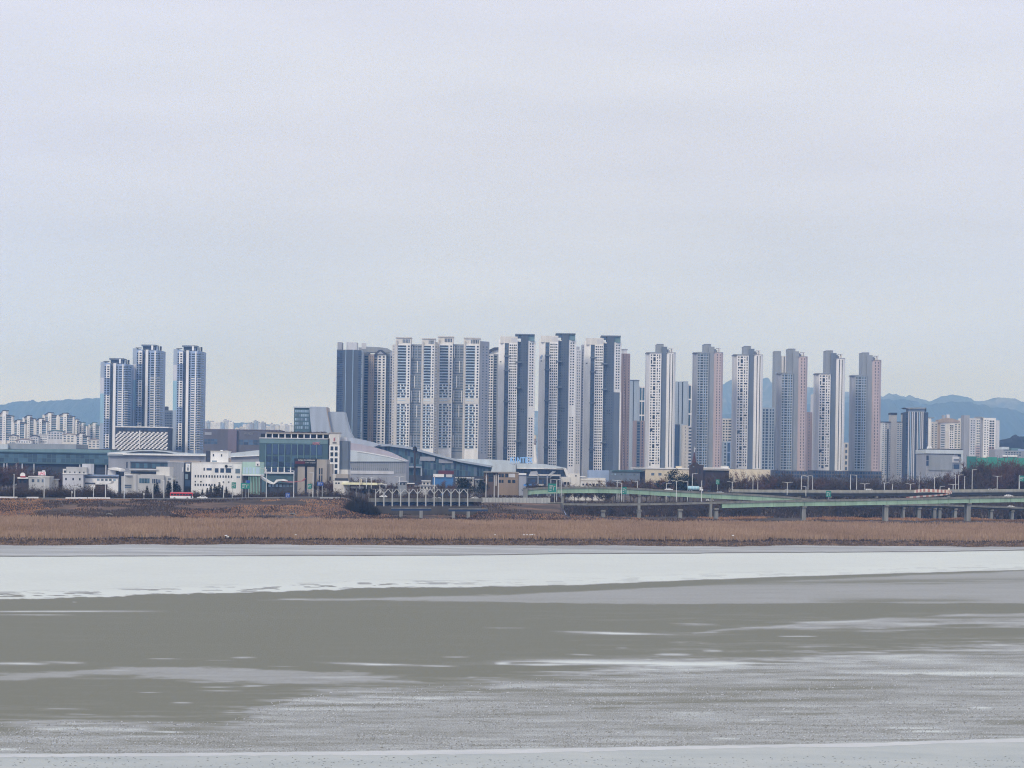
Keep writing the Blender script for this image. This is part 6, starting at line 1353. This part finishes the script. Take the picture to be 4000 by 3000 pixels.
road_sign(3236, 3226, 3246, 1918, 1941, 1955, 1225, I['sgn'], 'green road sign hung between the upper and the low viaduct')
road_sign(3980, 3982, 4000, 1858, 1880, 1912, 1300, I['sgn'], 'green road sign high beside the upper viaduct and the green netting')
road_sign(1207, 1201, 1216, 1890, 1910, 1945, 1215, I['sgn'], 'small green road sign in front of the stone fronted building')
road_sign(1250, 1238, 1262, 1882, 1897, 1945, 1212, I['sgb'], 'blue road sign on two posts below the stone tower', legs=2)
road_sign(1124, 1115, 1132, 1925, 1943, 1956, 1180, I['sgb'], 'round cornered blue and white sign on the levee shoulder')
road_sign(280, 278, 284, 1918, 1927, 1945, 1186, I['wht'], 'small round white traffic mirror on the levee road', False)
road_sign(562, 559, 565, 1925, 1934, 1946, 1186, I['wht'], 'small white marker sign beside the cone shaped evergreens', False)

# guard rails along the levee road, in separate runs
for i, (x0, x1, lab) in enumerate(((-80, 68, 'white guard rail run in front of the small dark shop'), (104, 150, 'short white guard rail run below the LPG shop'), (256, 340, 'white guard rail run below the square grey house'), (343, 430, 'white guard rail run in front of the brown roadside shed'), (1250, 1330, 'short pale guard rail run below the stone tower'))):
    n = 8; pts_ = [zg(x0 + (x1 - x0) * k / n, 1181.5) for k in range(n + 1)]; o = thing('guard_rail', lab, 'guard rail', pts_[0])
    L = [p - pts_[0] for p in pts_]
    hh = 1.0 if i < 4 else .5
    sweep(L, [(0, hh), (.1, hh), (.1, hh - .75), (0, hh - .75)]).build('beam', W['white2'] if i < 4 else I['rail'], o)
    for q in L: MB().box(q.x - .08, q.x + .08, q.y + .1, q.y + .2, q.z - .6, q.z + hh - .1).build('rail_post', I['gal'], o)

# ================================================================== vehicles
tyre, rim = paint('tyre', (30, 30, 32)), paint('wheel_rim', (150, 152, 156), rough=.4)
carglass = glass('car_glass', (30, 36, 44), .08, .8, .1)
def paint_car(n, c): return paint('car_' + n, c, rough=.3, var=.03, spec=.6)
LAMPR, LAMPW = paint('tail_lamp', (150, 30, 34), rough=.3), paint('head_lamp', (220, 222, 224), rough=.2)
def wheels(o, L, xs, r, w):
    for x in xs:
        for y in (0.12, w - .12):
            wl_ = MB().tube((x, y - .12, r), (x, y + .12, r), r, r, 14).build('wheel', tyre, o); MB().tube((x, y - .14, r), (x, y - .125, r), r * .6, r * .6, 10).build('rim', rim, wl_)
def car(px, py, t, mat, label, d=1, L=4.7, hgt=1.5, group='cars on the roads', z=None):
    Y = YL(px, t, py); b0 = P(px, py, Y)
    if z is not None: b0.z = z
    o = thing('car', label, 'car', b0, group); w = 1.85
    k = L / 4.7; f = lambda pts: [((x if d > 0 else L - x) , zz) for x, zz in pts]
    lo = [(0, .45), (.05, .85), (.6, .98), (1.2, 1.02), (3.6, 1.02), (4.45, .9), (4.68, .7), (4.68, .4), (4.2, .32), (.3, .32)]
    MB().profile(f([(x * k, zz * hgt / 1.5) for x, zz in lo]), 0, w).build('body', mat, o)
    cab = [(.85, .98), (1.25, 1.42), (1.7, 1.5), (2.6, 1.5), (3.0, 1.42), (3.65, 1.0)]
    MB().profile(f([(x * k, zz * hgt / 1.5) for x, zz in cab]), .12, w - .12).build('cabin', mat, o)
    for a, c_ in ((1.15, 1.95), (2.03, 2.75)):
        wn_ = [(a, 1.03), (a + .18, 1.38), (c_ - (.0 if a < 2 else .12), 1.38), (c_ + (.0 if a < 2 else .35), 1.03)]
        for yy in (.085, w - .125): MB().profile(f([(x * k, zz * hgt / 1.5) for x, zz in wn_]), yy, yy + .04).build('side_window', carglass, o)
    MB().profile(f([(2.78 * k, 1.44 * hgt / 1.5), (3.02 * k, 1.44 * hgt / 1.5), (3.66 * k, 1.03 * hgt / 1.5), (3.5 * k, 1.03 * hgt / 1.5)]), .2, w - .2).build('windscreen', carglass, o)
    for yy in (.1, w - .45): MB().box(min(f([(4.55 * k, 0), (4.71 * k, 0)]))[0], max(f([(4.55 * k, 0), (4.71 * k, 0)]))[0], yy, yy + .35, .62, .78).build('headlight', LAMPW, o)
    for yy in (.1, w - .45): MB().box(min(f([(-.02, 0), (.12, 0)]))[0], max(f([(-.02, 0), (.12, 0)]))[0], yy, yy + .35, .66, .84).build('tail_light', LAMPR, o)
    wheels(o, L, [x for x, _ in f([(.95 * k, 0), (3.75 * k, 0)])], .33, w)
    return o
CW, CS, CD, CB = paint_car('white', (232, 233, 235)), paint_car('silver', (170, 174, 178)), paint_car('dark', (46, 48, 54)), paint_car('black', (30, 32, 36))
zr = lambda px, t: zg(px, t).z + .25
car(769, 1945, 1190, CW, 'white saloon car on the levee road behind the bus', -1, 5.2, 1.55, z=zr(790, 1190))
car(1680, 1955, 1158, CW, 'white car between the forked bridge posts', 1, 4.9); car(1700, 1955.5, 1163, CW, 'pale hatchback just behind the white car between the forked posts', 1, 4.2, 1.6)
car(1836, 1952, 1158, CW, 'white car leaving the forked bridge', -1, 4.6); car(1482, 1944, 1160, CW, 'white car behind the second forked post', -1, 3.9)
car(2596, 1917, 1218, CW, 'white car on the green girder ramp', 1, 4.6); car(2757, 1926, 1218, CD, 'dark car following the tank lorry on the ramp', 1, 4.4); car(2796, 1929, 1218, CS, 'silver car with a dark windscreen behind the dark one on the ramp', 1, 4.6)
car(3166, 1922, 1304, CS, 'silver car half hidden by the beige parapet', 1, 4.6); car(3258, 1923, 1304, CS, 'grey saloon half hidden by the beige parapet under the row of towers', -1, 4.7)
car(3855, 1918.5, 1304, CW, 'white car on the upper viaduct beside the net', 1, 4.6); car(3876, 1918.5, 1308, CW, 'white saloon just ahead of another white car on the upper viaduct', 1, 4.6); car(3924, 1942, 1168, CW, 'white car on the low viaduct by its last pier', 1, 4.9); car(3936, 1984, 1238, CW, 'white car on the dark ramp under the low viaduct', 1, 4.4)
car(2758, 1958, 1230, CW, 'white car under the green girder ramp', -1, 4.4); car(3060, 1921, 1304, CS, 'silver estate half hidden by the beige parapet beside a double lamp', 1, 4.6)

def bus(px, py, t, label, z):
    Y = YL(px, t, py); b0 = P(px, py, Y); b0.z = z; o = thing('bus', label, 'bus', b0); L, w, h = 11.2, 2.5, 3.3
    MB().profile([(0, .45), (0, 1.55), (L, 1.55), (L, .5), (L - .2, .35), (.2, .35)], 0, w).build('lower_body', CW, o); MB().profile([(0, 1.55), (0, 3.0), (.15, 3.25), (L - .5, 3.3), (L - .05, 3.0), (L, 1.55)], 0.01, w - .01).build('upper_body', paint_car('red', (196, 44, 58)), o)
    MB().profile([(.1, 3.24), (.25, 3.4), (L - .7, 3.42), (L - .5, 3.28)], .2, w - .2).build('roof', paint_car('pink', (226, 150, 160)), o)
    for i in range(7): MB().box(.35 + i * 1.45, .35 + i * 1.45 + 1.32, -.03, .02, 1.75, 2.7).build('side_window', carglass, o)
    MB().box(L - .02, L + .03, .15, w - .15, 1.3, 2.9).build('windscreen', carglass, o); MB().box(L - 1.0, L - .35, -.02, .03, .5, 2.7).build('door', carglass, o)
    for yy in (.15, w - .55): MB().box(L - .03, L + .04, yy, yy + .4, .65, .9).build('headlight', LAMPW, o)
    wheels(o, L, (2.2, 8.6), .5, w); return o
bus(664, 1945, 1190, 'red topped white bus on the levee road', zr(700, 1190))
def lorry(px, py, t, label):
    b0 = P(px, py, YL(px, t, py)); o = thing('lorry', label, 'lorry', b0); w = 2.4; lb = paint_car('pale_blue', (150, 190, 204))
    MB().profile([(6.6, .5), (6.6, 2.6), (8.0, 2.6), (8.5, 1.5), (8.5, .5)], 0, w).build('cab', CW, o); MB().profile([(7.3, 1.6), (7.3, 2.4), (7.95, 2.4), (8.3, 1.6)], -.03, .02).build('side_window', carglass, o); MB().profile([(8.02, 2.5), (8.1, 2.5), (8.52, 1.55), (8.46, 1.55)], .15, w - .15).build('windscreen', carglass, o)
    MB().box(0, 6.6, .3, w - .3, .6, .95).build('chassis', CB, o); MB().tube((.1, w / 2, 1.9), (6.4, w / 2, 1.9), 1.1, 1.1, 16).build('tank', lb, o); MB().box(1.0, 5.4, w / 2 - .3, w / 2 + .3, 2.95, 3.1).build('walkway', I['gal'], o)
    for x in (1.6, 3.2, 4.8): MB().tube((x, w / 2, 1.9), (x + .12, w / 2, 1.9), 1.13, 1.13, 16).build('tank_band', CW, o)
    wheels(o, 8.5, (1.1, 2.2, 7.3), .48, w); return o
lorry(2686, 1920, 1217, 'pale blue tank lorry on the green girder ramp')
def van(px, py, t, label, L=5.2):
    b0 = P(px, py, YL(px, t, py)); o = thing('van', label, 'van', b0); w = 1.95
    MB().profile([(0, .4), (0, 2.0), (.2, 2.12), (3.4, 2.12), (4.3, 1.3), (5.1, 1.05), (5.2, .8), (5.2, .4)], 0, w).build('body', CW, o); MB().profile([(2.9, 1.2), (2.9, 1.85), (3.4, 1.85), (4.0, 1.2)], -.03, .02).build('side_window', carglass, o)
    MB().profile([(3.45, 2.07), (3.52, 2.07), (4.34, 1.33), (4.24, 1.33)], .15, w - .15).build('windscreen', carglass, o); MB().box(.4, 2.6, -.03, .02, 1.2, 1.8).build('side_panel', CS, o)
    for yy in (.12, w - .45): MB().box(5.12, 5.23, yy, yy + .33, .75, .95).build('headlight', LAMPW, o)
    wheels(o, L, (.95, 4.2), .36, w); return o
van(3383, 1923, 1302, 'white van on the upper viaduct')

# cars parked in the yards behind the forked bridge
for i in range(16):
    px = 1490 + i * 24 + rnd.uniform(-6, 6); t = 1290 + (i % 3) * 14; g = zg(px, t); o = car(px, 1930, t, (CW, CS, CD, CW, CB)[i % 5], 'car parked in the yards behind the forked bridge posts', 1 if i % 2 else -1, 4.5, 1.5, 'cars parked in the yards', z=g.z)

# ================================================================== plants
m_bark = paint('bark', (92, 82, 76), var=.3)
m_twig = tuft_mat('twigs', [(58, 50, 48), (78, 68, 64), (96, 84, 78)])
m_twig2 = tuft_mat('twigs_red', [(66, 50, 48), (92, 70, 64), (112, 90, 82)])
m_fir = tuft_mat('fir_needles', [(30, 36, 36), (42, 50, 48), (58, 66, 60)])
m_reed = tuft_mat('reeds', [(124, 102, 86), (142, 119, 101), (152, 129, 110), (168, 144, 121)])
m_bankmix = tuft_mat('bank_debris', [(66, 57, 52), (98, 82, 70), (124, 104, 90), (152, 132, 116)])
m_dry = tuft_mat('dry_grass', [(110, 82, 66), (142, 106, 82), (164, 128, 98), (184, 152, 116)])
m_scrub = tuft_mat('scrub', [(52, 46, 46), (70, 60, 58), (92, 76, 68)])

def twig(mb, p, d, L, w):
    q = Vector((d.y, -d.x, 0)); q = q.normalized() if q.length > .01 else Vector((1, 0, 0))
    q = (q * math.cos(L * 7) + Vector((0, 0, 1)) * .0 + q.cross(d) * math.sin(L * 7)).normalized()
    mb.add([p - q * w, p + q * w, p + d * L], [(0, 1, 2)])

def bare_tree(seed, h=10.0, spread=.36, n=1100):
    r = random.Random(seed); tr, cr = MB(), MB()
    tr.tube((0, 0, -.5), (0, 0, h * .35), .024 * h, .017 * h, 7); tr.tube((0, 0, h * .35), (r.uniform(-.3, .3), r.uniform(-.3, .3), h * .8), .017 * h, .005 * h, 6)
    tips = []
    for i in range(11):
        z = h * r.uniform(.25, .6); a = r.uniform(0, 6.28); L = h * r.uniform(.25, .45)
        e = Vector((math.cos(a) * L * .75, math.sin(a) * L * .75, z + L * r.uniform(.5, .95)))
        tr.tube((0, 0, z), e, .010 * h, .003 * h, 5); tips.append((Vector((0, 0, z)), e))
    tips.append((Vector((0, 0, h * .35)), Vector((0, 0, h * .95))))
    for i in range(n):
        a, e = tips[i % len(tips)]; f = r.uniform(.35, 1.05); p = a + (e - a) * f
        p += Vector((r.gauss(0, 1), r.gauss(0, 1), r.gauss(0, .8))) * h * .045
        d = Vector((p.x * .12 + r.gauss(0, .6), p.y * .12 + r.gauss(0, .6), r.uniform(.2, 1.2))).normalized()
        twig(cr, p, d, h * r.uniform(.07, .16), h * r.uniform(.004, .011))
    return tr, cr
def pine_tree(seed, h=10.0):
    r = random.Random(seed); tr, cr = MB(), MB(); tr.tube((0, 0, -.5), (0, 0, h * .9), .026 * h, .008 * h, 7)
    for k in range(14):
        z = h * (.35 + .6 * k / 14); a = r.uniform(0, 6.28); L = h * .3 * (1.1 - k / 16) * r.uniform(.6, 1.1); c = Vector((math.cos(a) * L, math.sin(a) * L, z + r.uniform(0, .06) * h))
        tr.tube((0, 0, z), c, .006 * h, .003 * h, 5)
        for i in range(70):
            p = c + Vector((r.gauss(0, 1), r.gauss(0, 1), r.gauss(0, .5))) * h * .07; d = Vector((r.gauss(0, 1), r.gauss(0, 1), r.gauss(.4, .6))).normalized(); twig(cr, p, d, h * .05, h * .018)
    return tr, cr
def cone_tree(seed, h=6.0):
    r = random.Random(seed); tr, cr = MB(), MB(); tr.tube((0, 0, -.5), (0, 0, h * .9), .03 * h, .008 * h, 6)
    for i in range(700):
        z = h * (1 - r.random() ** .6); R = h * .22 * (1 - z / h) + .05; a = r.uniform(0, 6.28); q = R * r.random() ** .4; p = Vector((math.cos(a) * q, math.sin(a) * q, max(.1, z)))
        d = Vector((math.cos(a), math.sin(a), r.uniform(.6, 1.6))).normalized(); twig(cr, p, d, h * .07, h * .02)
    return tr, cr
def shrub_mesh(seed, R=2.0, n=330):
    r = random.Random(seed); mb = MB()
    for i in range(n):
        a = r.uniform(0, 6.28); q = R * r.random() ** .6; p = Vector((math.cos(a) * q, math.sin(a) * q, R * .6 * r.random() * (1.1 - q / R))); d = Vector((math.cos(a) * .5 + r.gauss(0, .5), math.sin(a) * .5 + r.gauss(0, .5), r.uniform(.4, 1.3))).normalized(); twig(mb, p, d, R * r.uniform(.2, .5), R * r.uniform(.012, .03))
    return mb
KIND = {}
for i in range(5):
    a, c = bare_tree(40 + i, spread=.36); KIND['bare%d' % i] = (a.mesh('trunk', m_bark), c.mesh('crown', m_twig if i % 2 else m_twig2), 10.0, 'bare_tree')
for i in range(2):
    a, c = pine_tree(60 + i); KIND['pine%d' % i] = (a.mesh('trunk', m_bark), c.mesh('crown', m_fir), 10.0, 'pine_tree'); a, c = cone_tree(70 + i); KIND['cone%d' % i] = (a.mesh('trunk', m_bark), c.mesh('crown', m_fir), 6.0, 'evergreen_tree')
SHRUB = [shrub_mesh(80 + i).mesh('shrub', m_scrub if i % 2 else m_twig2) for i in range(4)]
def tree(kind, loc, h, label, group, wide=1.0):
    t, c, h0, nm = KIND[kind]; o = thing(nm, label, 'tree', loc, group, rnd.uniform(0, 6.28)); s = h / h0; o.scale = (s * wide, s * wide, s)
    link('trunk', t, o); link('crown', c, o); return o

def thicket(name, label, n, px0, px1, t0, t1, ytop, jit, minh=2.5):
    """Leafless growth nobody could count: one mass of stems and twigs."""
    mb = MB(); src = [bare_tree(200 + k, 10.0, n=420)[1] for k in range(4)]
    for i in range(n):
        px = px0 + (px1 - px0) * (i + rnd.uniform(.1, .9)) / n; g = zg(px, rnd.uniform(t0, t1)); yt = ytop(px) if callable(ytop) else ytop
        h = max(minh, P(px, yt + rnd.uniform(-.4, 1.0) * jit, g.y).z - g.z); sz = h / 10; sx = sz * min(1.9, 9 / h + .4); a = rnd.uniform(0, 6.28); ca, sa = math.cos(a), math.sin(a); q = src[i % 4]
        mb.add([(g.x + (x * ca - y * sa) * sx, g.y + (x * sa + y * ca) * sx, g.z + (z - 3.2) * sz * 1.47) for x, y, z in q.v], q.f)
    return tag(mb.build(name, m_twig, None, 'stuff'), label, 'thicket')

def grove(n, px0, px1, t0, t1, ytop, label, group, jit=10, wide=1.25, kinds=None, minh=5):
    """Trees on the ground between two columns whose tops reach about a row."""
    for i in range(n):
        px = px0 + (px1 - px0) * (i + rnd.uniform(.1, .9)) / n; g = zg(px, rnd.uniform(t0, t1)); yt = ytop(px) if callable(ytop) else ytop
        top = P(px, yt + rnd.uniform(-.3, 1.0) * jit, g.y).z; h = max(minh, top - g.z)
        tree(rnd.choice(kinds or ['bare0', 'bare1', 'bare2', 'bare3', 'bare4']), (g.x, g.y, g.z), h, label, group, wide * min(1.2, 9 / h + .25))
grove(46, 3000, 4010, 1330, 1420, lambda x: ilerp([(3000, 1850), (3060, 1838), (3120, 1862), (3300, 1880), (3560, 1880), (3680, 1852), (3760, 1846), (3860, 1800), (4000, 1806)], x), 'bare brown tree in the grove behind the upper viaduct', 'grove behind the upper viaduct', 16)
grove(24, 3770, 4010, 1345, 1480, 1806, 'bare tree standing in front of the green netting', 'trees before the netting', 40)
thicket('wood', 'dense leafless wood behind the upper viaduct below the tower podiums', 170, 2880, 4040, 1330, 1450, lambda x: ilerp([(2880, 1880), (3040, 1844), (3120, 1856), (3300, 1858), (3560, 1862), (3680, 1854), (3760, 1860), (3860, 1840), (4000, 1846)], x), 20, 9)
grove(22, 2370, 2720, 1300, 1400, lambda x: 1874 + 6 * math.sin(x * .05), 'bare bushy tree in front of the sand coloured building', 'trees before the sand walls', 14)
grove(16, 2760, 3020, 1300, 1400, lambda x: 1850, 'thin bare tree in front of the sand coloured windowless building', 'trees before the sand windowless wall', 26, .9)
for px, yt, k in ((2632, 1834, 'pine0'), (2670, 1846, 'pine1'), (2580, 1872, 'pine1'), (2655, 1860, 'pine0'), (2690, 1856, 'pine1')):
    g = zg(px, 1290 + (px % 7) * 6); tree(k, g, P(px, yt, g.y).z - g.z, 'dark spreading pine in front of the sand coloured building', 'pines before the sand walls', .9)
grove(40, -40, 480, 1455, 1530, lambda x: ilerp([(-40, 1818), (60, 1820), (240, 1830), (300, 1895), (480, 1905)], x), 'bare tree behind the guard rails below the teal glass hall', 'trees behind the levee road', 34, 1.2)
thicket('hedge_thicket', 'dark bushes right behind the levee guard rails', 110, -40, 560, 1220, 1240, lambda x: 1897 if x < 440 else 1914, 20)
thicket('hedge_thicket', 'brown leafless bushes in the yards behind the forked bridge posts', 60, 1455, 1890, 1235, 1290, 1916, 22)
for px, yt in ((574, 1898), (604, 1890), (614, 1885), (656, 1880), (664, 1884), (680, 1878), (690, 1880), (700, 1896), (822, 1896), (838, 1892), (856, 1885), (868, 1896), (846, 1900), (810, 1906), (884, 1902), (790, 1912)):
    g = zg(px, 1228); tree('cone%d' % (px % 2), g, max(3, P(px, yt, g.y).z - g.z), 'dark cone shaped evergreen behind the levee road', 'cone evergreens before the white offices', 1.25)
thicket('hedge_thicket', 'low dark hedge along the levee road below the white offices', 60, 560, 1010, 1222, 1232, 1916, 14)
grove(34, 1240, 1480, 1455, 1530, lambda x: 1872, 'bare tree below the broad curved roof hall', 'trees before the curved hall', 24, 1.2)
grove(30, 1480, 1900, 1400, 1560, lambda x: 1876, 'bare tree in the yards below the sloping glass hall', 'yard trees', 26, 1.0)
thicket('hedge_thicket', 'low brown hedge along the levee road below the glass office', 50, 1010, 1380, 1222, 1240, 1914, 16)
thicket('thicket', 'low leafless thicket under the green girder ramp', 60, 2230, 2900, 1236, 1300, 1950, 26)
thicket('thicket', 'dark leafless thicket behind the viaduct piers', 120, 2850, 4040, 1250, 1330, 1945, 30)
grove(14, 2060, 2400, 1290, 1340, 1885, 'bare tree beside the cream low building', 'trees beside the cream building', 16, 1.0)
for px, yt in ((1878, 1880), (1884, 1870), (1892, 1886), (2058, 1888), (1796, 1862), (1812, 1866), (1830, 1870)):
    g = zg(px, 1320); tree('pine%d' % (px % 2), g, P(px, yt, g.y).z - g.z, 'small dark pine in the yard beside the brown two storey building', 'pines in the yard', .8)

IVY = [shrub_mesh(95 + i, 2.0, 900).mesh('evergreen_shrub', tuft_mat('ivy', [(46, 42, 38), (60, 55, 50), (78, 70, 62)])) for i in range(2)]
# dark ivy-covered thicket beside the forked bridge
for i, (px, yt, w) in enumerate(((1392, 1912, 9), (1398, 1908, 9), (1408, 1922, 10), (1420, 1930, 9), (1434, 1936, 9), (1446, 1940, 7), (1402, 1940, 10))):
    Y = YL(px, 1140); g = P(px, 1974, Y); top = P(px, yt, Y).z; g.z = zt(g.x, g.y) - .3
    o = link('evergreen_shrub', IVY[i % 2]); o.location = g; k = max(2.5, top - g.z) / 2.2; o.scale = (k * .6, k * .6, k); o.rotation_euler = (0, 0, i * 1.3); tag(o, 'dark evergreen shrub in the thicket at the head of the forked bridge', 'shrub', 'evergreens at the bridge head')

# shrubs on the levee and the marsh edge
# shrubs: (column, bank line)
sp = [(30, 1108), (160, 1106), (250, 1112), (300, 1106), (360, 1104), (430, 1110), (520, 1106), (600, 1104), (640, 1108), (700, 1112), (760, 1106), (830, 1104), (880, 1108), (930, 1112), (990, 1106), (1100, 1104), (1180, 1104), (1280, 1106), (1340, 1110), (1390, 1108), (1450, 1104), (1480, 1106),
      (1520, 1110), (1560, 1106), (1610, 1104), (1680, 1106), (1730, 1102), (1760, 1102), (1700, 1108), (1780, 1106), (1850, 1112), (1930, 1110), (2000, 1108), (2080, 1110), (2160, 1112), (2210, 1104), (2240, 1108), (2300, 1112), (2420, 1114), (2560, 1116), (2700, 1118), (2820, 1116), (2900, 1116), (2960, 1112), (3020, 1114), (3200, 1118), (3260, 1116),
      (1450, 880), (650, 874), (250, 873), (1750, 874), (2350, 874), (2790, 874), (3300, 874), (1000, 874), (2100, 874), (1250, 873), (3000, 873), (60, 873), (880, 872), (1560, 873), (1880, 872), (2600, 873), (3600, 876)]
for i, (px, t) in enumerate(sp):
    g = zg(px, t + rnd.uniform(-2, 2)); near = t < 900
    o = link('shrub', SHRUB[i % 4]); o.location = (g.x, g.y, g.z - .1); k = rnd.uniform(.8, 1.9) if not near else rnd.uniform(.5, .9); o.scale = (k * 1.5, k * 1.5, k); o.rotation_euler = (0, 0, rnd.uniform(0, 6.28))
    tag(o, 'bare twiggy shrub on the eroded marsh edge' if near else 'bare dark shrub at the foot of the levee slope', 'shrub', 'shrubs on the marsh edge' if near else 'shrubs at the levee foot')
# roof garden of the glass office
for i in range(16):
    px = 1050 + i * 14.5; p = P(px, 1692, 1566); o = link('shrub', SHRUB[i % 4]); o.location = p; k = rnd.uniform(.7, 1.1); o.scale = (k, k, k); tag(o, 'dry brown shrub in the roof garden of the glass office', 'shrub', 'roof garden shrubs')

def blade(mb, p, h, w, a, lean):
    c, s = math.cos(a), math.sin(a); mb.add([(p.x - w * c, p.y - w * s, p.z), (p.x + w * c, p.y + w * s, p.z), (p.x + lean * s + w * .5 * c, p.y + lean * c, p.z + h), (p.x + lean * s - w * .5 * c, p.y + lean * c, p.z + h)], [(0, 1, 2, 3)])
def scatter(name, label, cat, n, t0, t1, mat, h0, h1, w0, w1, keep=None, px0=-60, px1=4060, pw=1.0, sink=.1, clump=0.0):
    mb = MB()
    for i in range(n):
        px = rnd.uniform(px0, px1); t = t0 + (t1 - t0) * rnd.random() ** pw; g = zg(px, t)
        if keep and not keep(px, t, g): continue
        g.z -= sink; h = rnd.uniform(h0, h1) * (1 + clump * 1.6 * fbm(g.x + 31, t, .05, 3)); blade(mb, g, h, rnd.uniform(w0, w1), rnd.uniform(-.6, .6), h * rnd.uniform(-.35, .35))
    o = mb.build(name, mat, None, 'stuff'); return tag(o, label, cat)
scatter('reeds', 'dense brown reed bed covering the flat marsh', 'reeds', 120000, 850, 1104, m_reed, 1.0, 1.9, .05, .22, lambda px, t, g: g.z > 1.9 and (fbm(g.x, t, .022, 3) > -.22 or rnd.random() < .35), clump=.3)
scatter('undercut_shade_reeds', 'broken reeds coloured dark for the shaded undercut of the eroded bank', 'reeds', 34000, 840, 892, m_scrub, .25, .8, .05, .3, lambda px, t, g: 1.5 < g.z < 2.0)  # dark blade colour stands for the shade under the bank's overhang
scatter("bank_grass", "brown broken reed stems on the eroded bank", 'reeds', 60000, 834, 884, m_bankmix, .12, .6, .05, .4, lambda px, t, g: -.25 < g.z < 1.4)
scatter('dry_grass', 'orange brown dry grass on the levee slope', 'grass', 60000, 1102, 1178, m_dry, .2, .6, .06, .3, lambda px, t, g: fbm(g.x, t, .028, 3) + .12 * (px > 1900) * (1 if t < 1130 else -2) > .12, -60, 3400)
scatter('scrub', 'dark leafless scrub on the levee slope', 'scrub', 60000, 1104, 1182, m_scrub, .3, 1.0, .05, .22, lambda px, t, g: (fbm(g.x + 70, t * 1.6, .03, 3) > -.06 and t < (1170 if px < 1850 else 1150)) if px < 2190 else (t < 1135 and rnd.random() < .3), -60, 4060)
scatter('undergrowth', 'dark winter undergrowth below the viaducts and behind the road', 'scrub', 22000, 1186, 1330, m_scrub, .8, 2.6, .1, .5, lambda px, t, g: (px > 1480 or t > 1222) and (px < 2190 or t > 1240))
scatter('bridge_grass', 'pale brown dry grass on the ground below the viaducts', 'grass', 22000, 1176, 1250, m_dry, .3, 1.0, .08, .4, lambda px, t, g: fbm(g.x, t, .03, 3) > -.1, 2230, 4060)
# driftwood and litter at the water's edge
for i in range(22):
    px = rnd.uniform(0, 4000); g = zg(px, rnd.uniform(857, 862)); g.z = .32; L = rnd.uniform(1, 3.4); a = rnd.uniform(-.4, .4)
    o = MB().tube((0, 0, 0), (L * .55, .3, .18), .10, .09, 6).tube((L * .5, .25, .15), (L, .1, .1), .09, .03, 6).build('driftwood', m_bark); o.location = g; o.rotation_euler = (0, 0, a); tag(o, 'dark driftwood branch stranded below the eroded bank', 'driftwood', 'driftwood along the bank')
for i, px in enumerate((1935, 2048, 2060, 2072, 2080, 2092, 1157, 2865, 885, 892)):
    g = zg(px, 871 if i < 6 else 868); s = rnd.uniform(.3, .55); o = MB().prism([(-s, -.3), (s * .8, -.35), (s, .2), (-s * .5, .35)], 0, [.5 * s, .9 * s, .7 * s, .6 * s]).build('foam_litter', W['white2']); o.location = (g.x, g.y, g.z + 1.2); tag(o, 'small white piece of foam litter on the reeds above the bank', 'litter', 'foam litter along the bank')
# culvert outlets on the levee
for i, (px, t, lab) in enumerate(((425, 1122, 'pale concrete drain chute low on the levee beside dry grass'), (1140, 1126, 'grey concrete drain chute on the levee below the glass office'))):
    g = zg(px, t); o = thing('drain_chute', lab, 'drain', g); MB().profile([(-1.2, 0), (-.9, .7), (.4, .9), (1.6, .6), (4.6, -1.8), (4.1, -2.0), (1.3, .3), (-.2, .5), (-.8, .1)], -.9, .2).build('chute', I['conc'], o); MB().box(-1.0, .7, -.5, 2, -.8, .45).build('head_wall', I['dk'], o)

# ================================================================== air
m_haze = bpy.data.materials.new('haze_air'); m_haze.use_nodes = True
hn, hl = m_haze.node_tree.nodes, m_haze.node_tree.links; hn.clear()
ho, hv = hn.new('ShaderNodeOutputMaterial'), hn.new('ShaderNodeVolumePrincipled')
hv.inputs['Color'].default_value = (0.24, 0.50, 1.0, 1); hv.inputs['Absorption Color'].default_value = (1, 1, 1, 1)
hv.inputs['Density'].default_value = 9.6e-5; hv.inputs['Anisotropy'].default_value = 0.2
hl.new(hv.outputs[0], ho.inputs['Volume'])
hz = MB().box(-16000, 16000, -700, 24500, -2.0, 1080).build('haze', m_haze, None, 'stuff'); tag(hz, 'thin bluish winter haze over river, town and hills', 'haze')
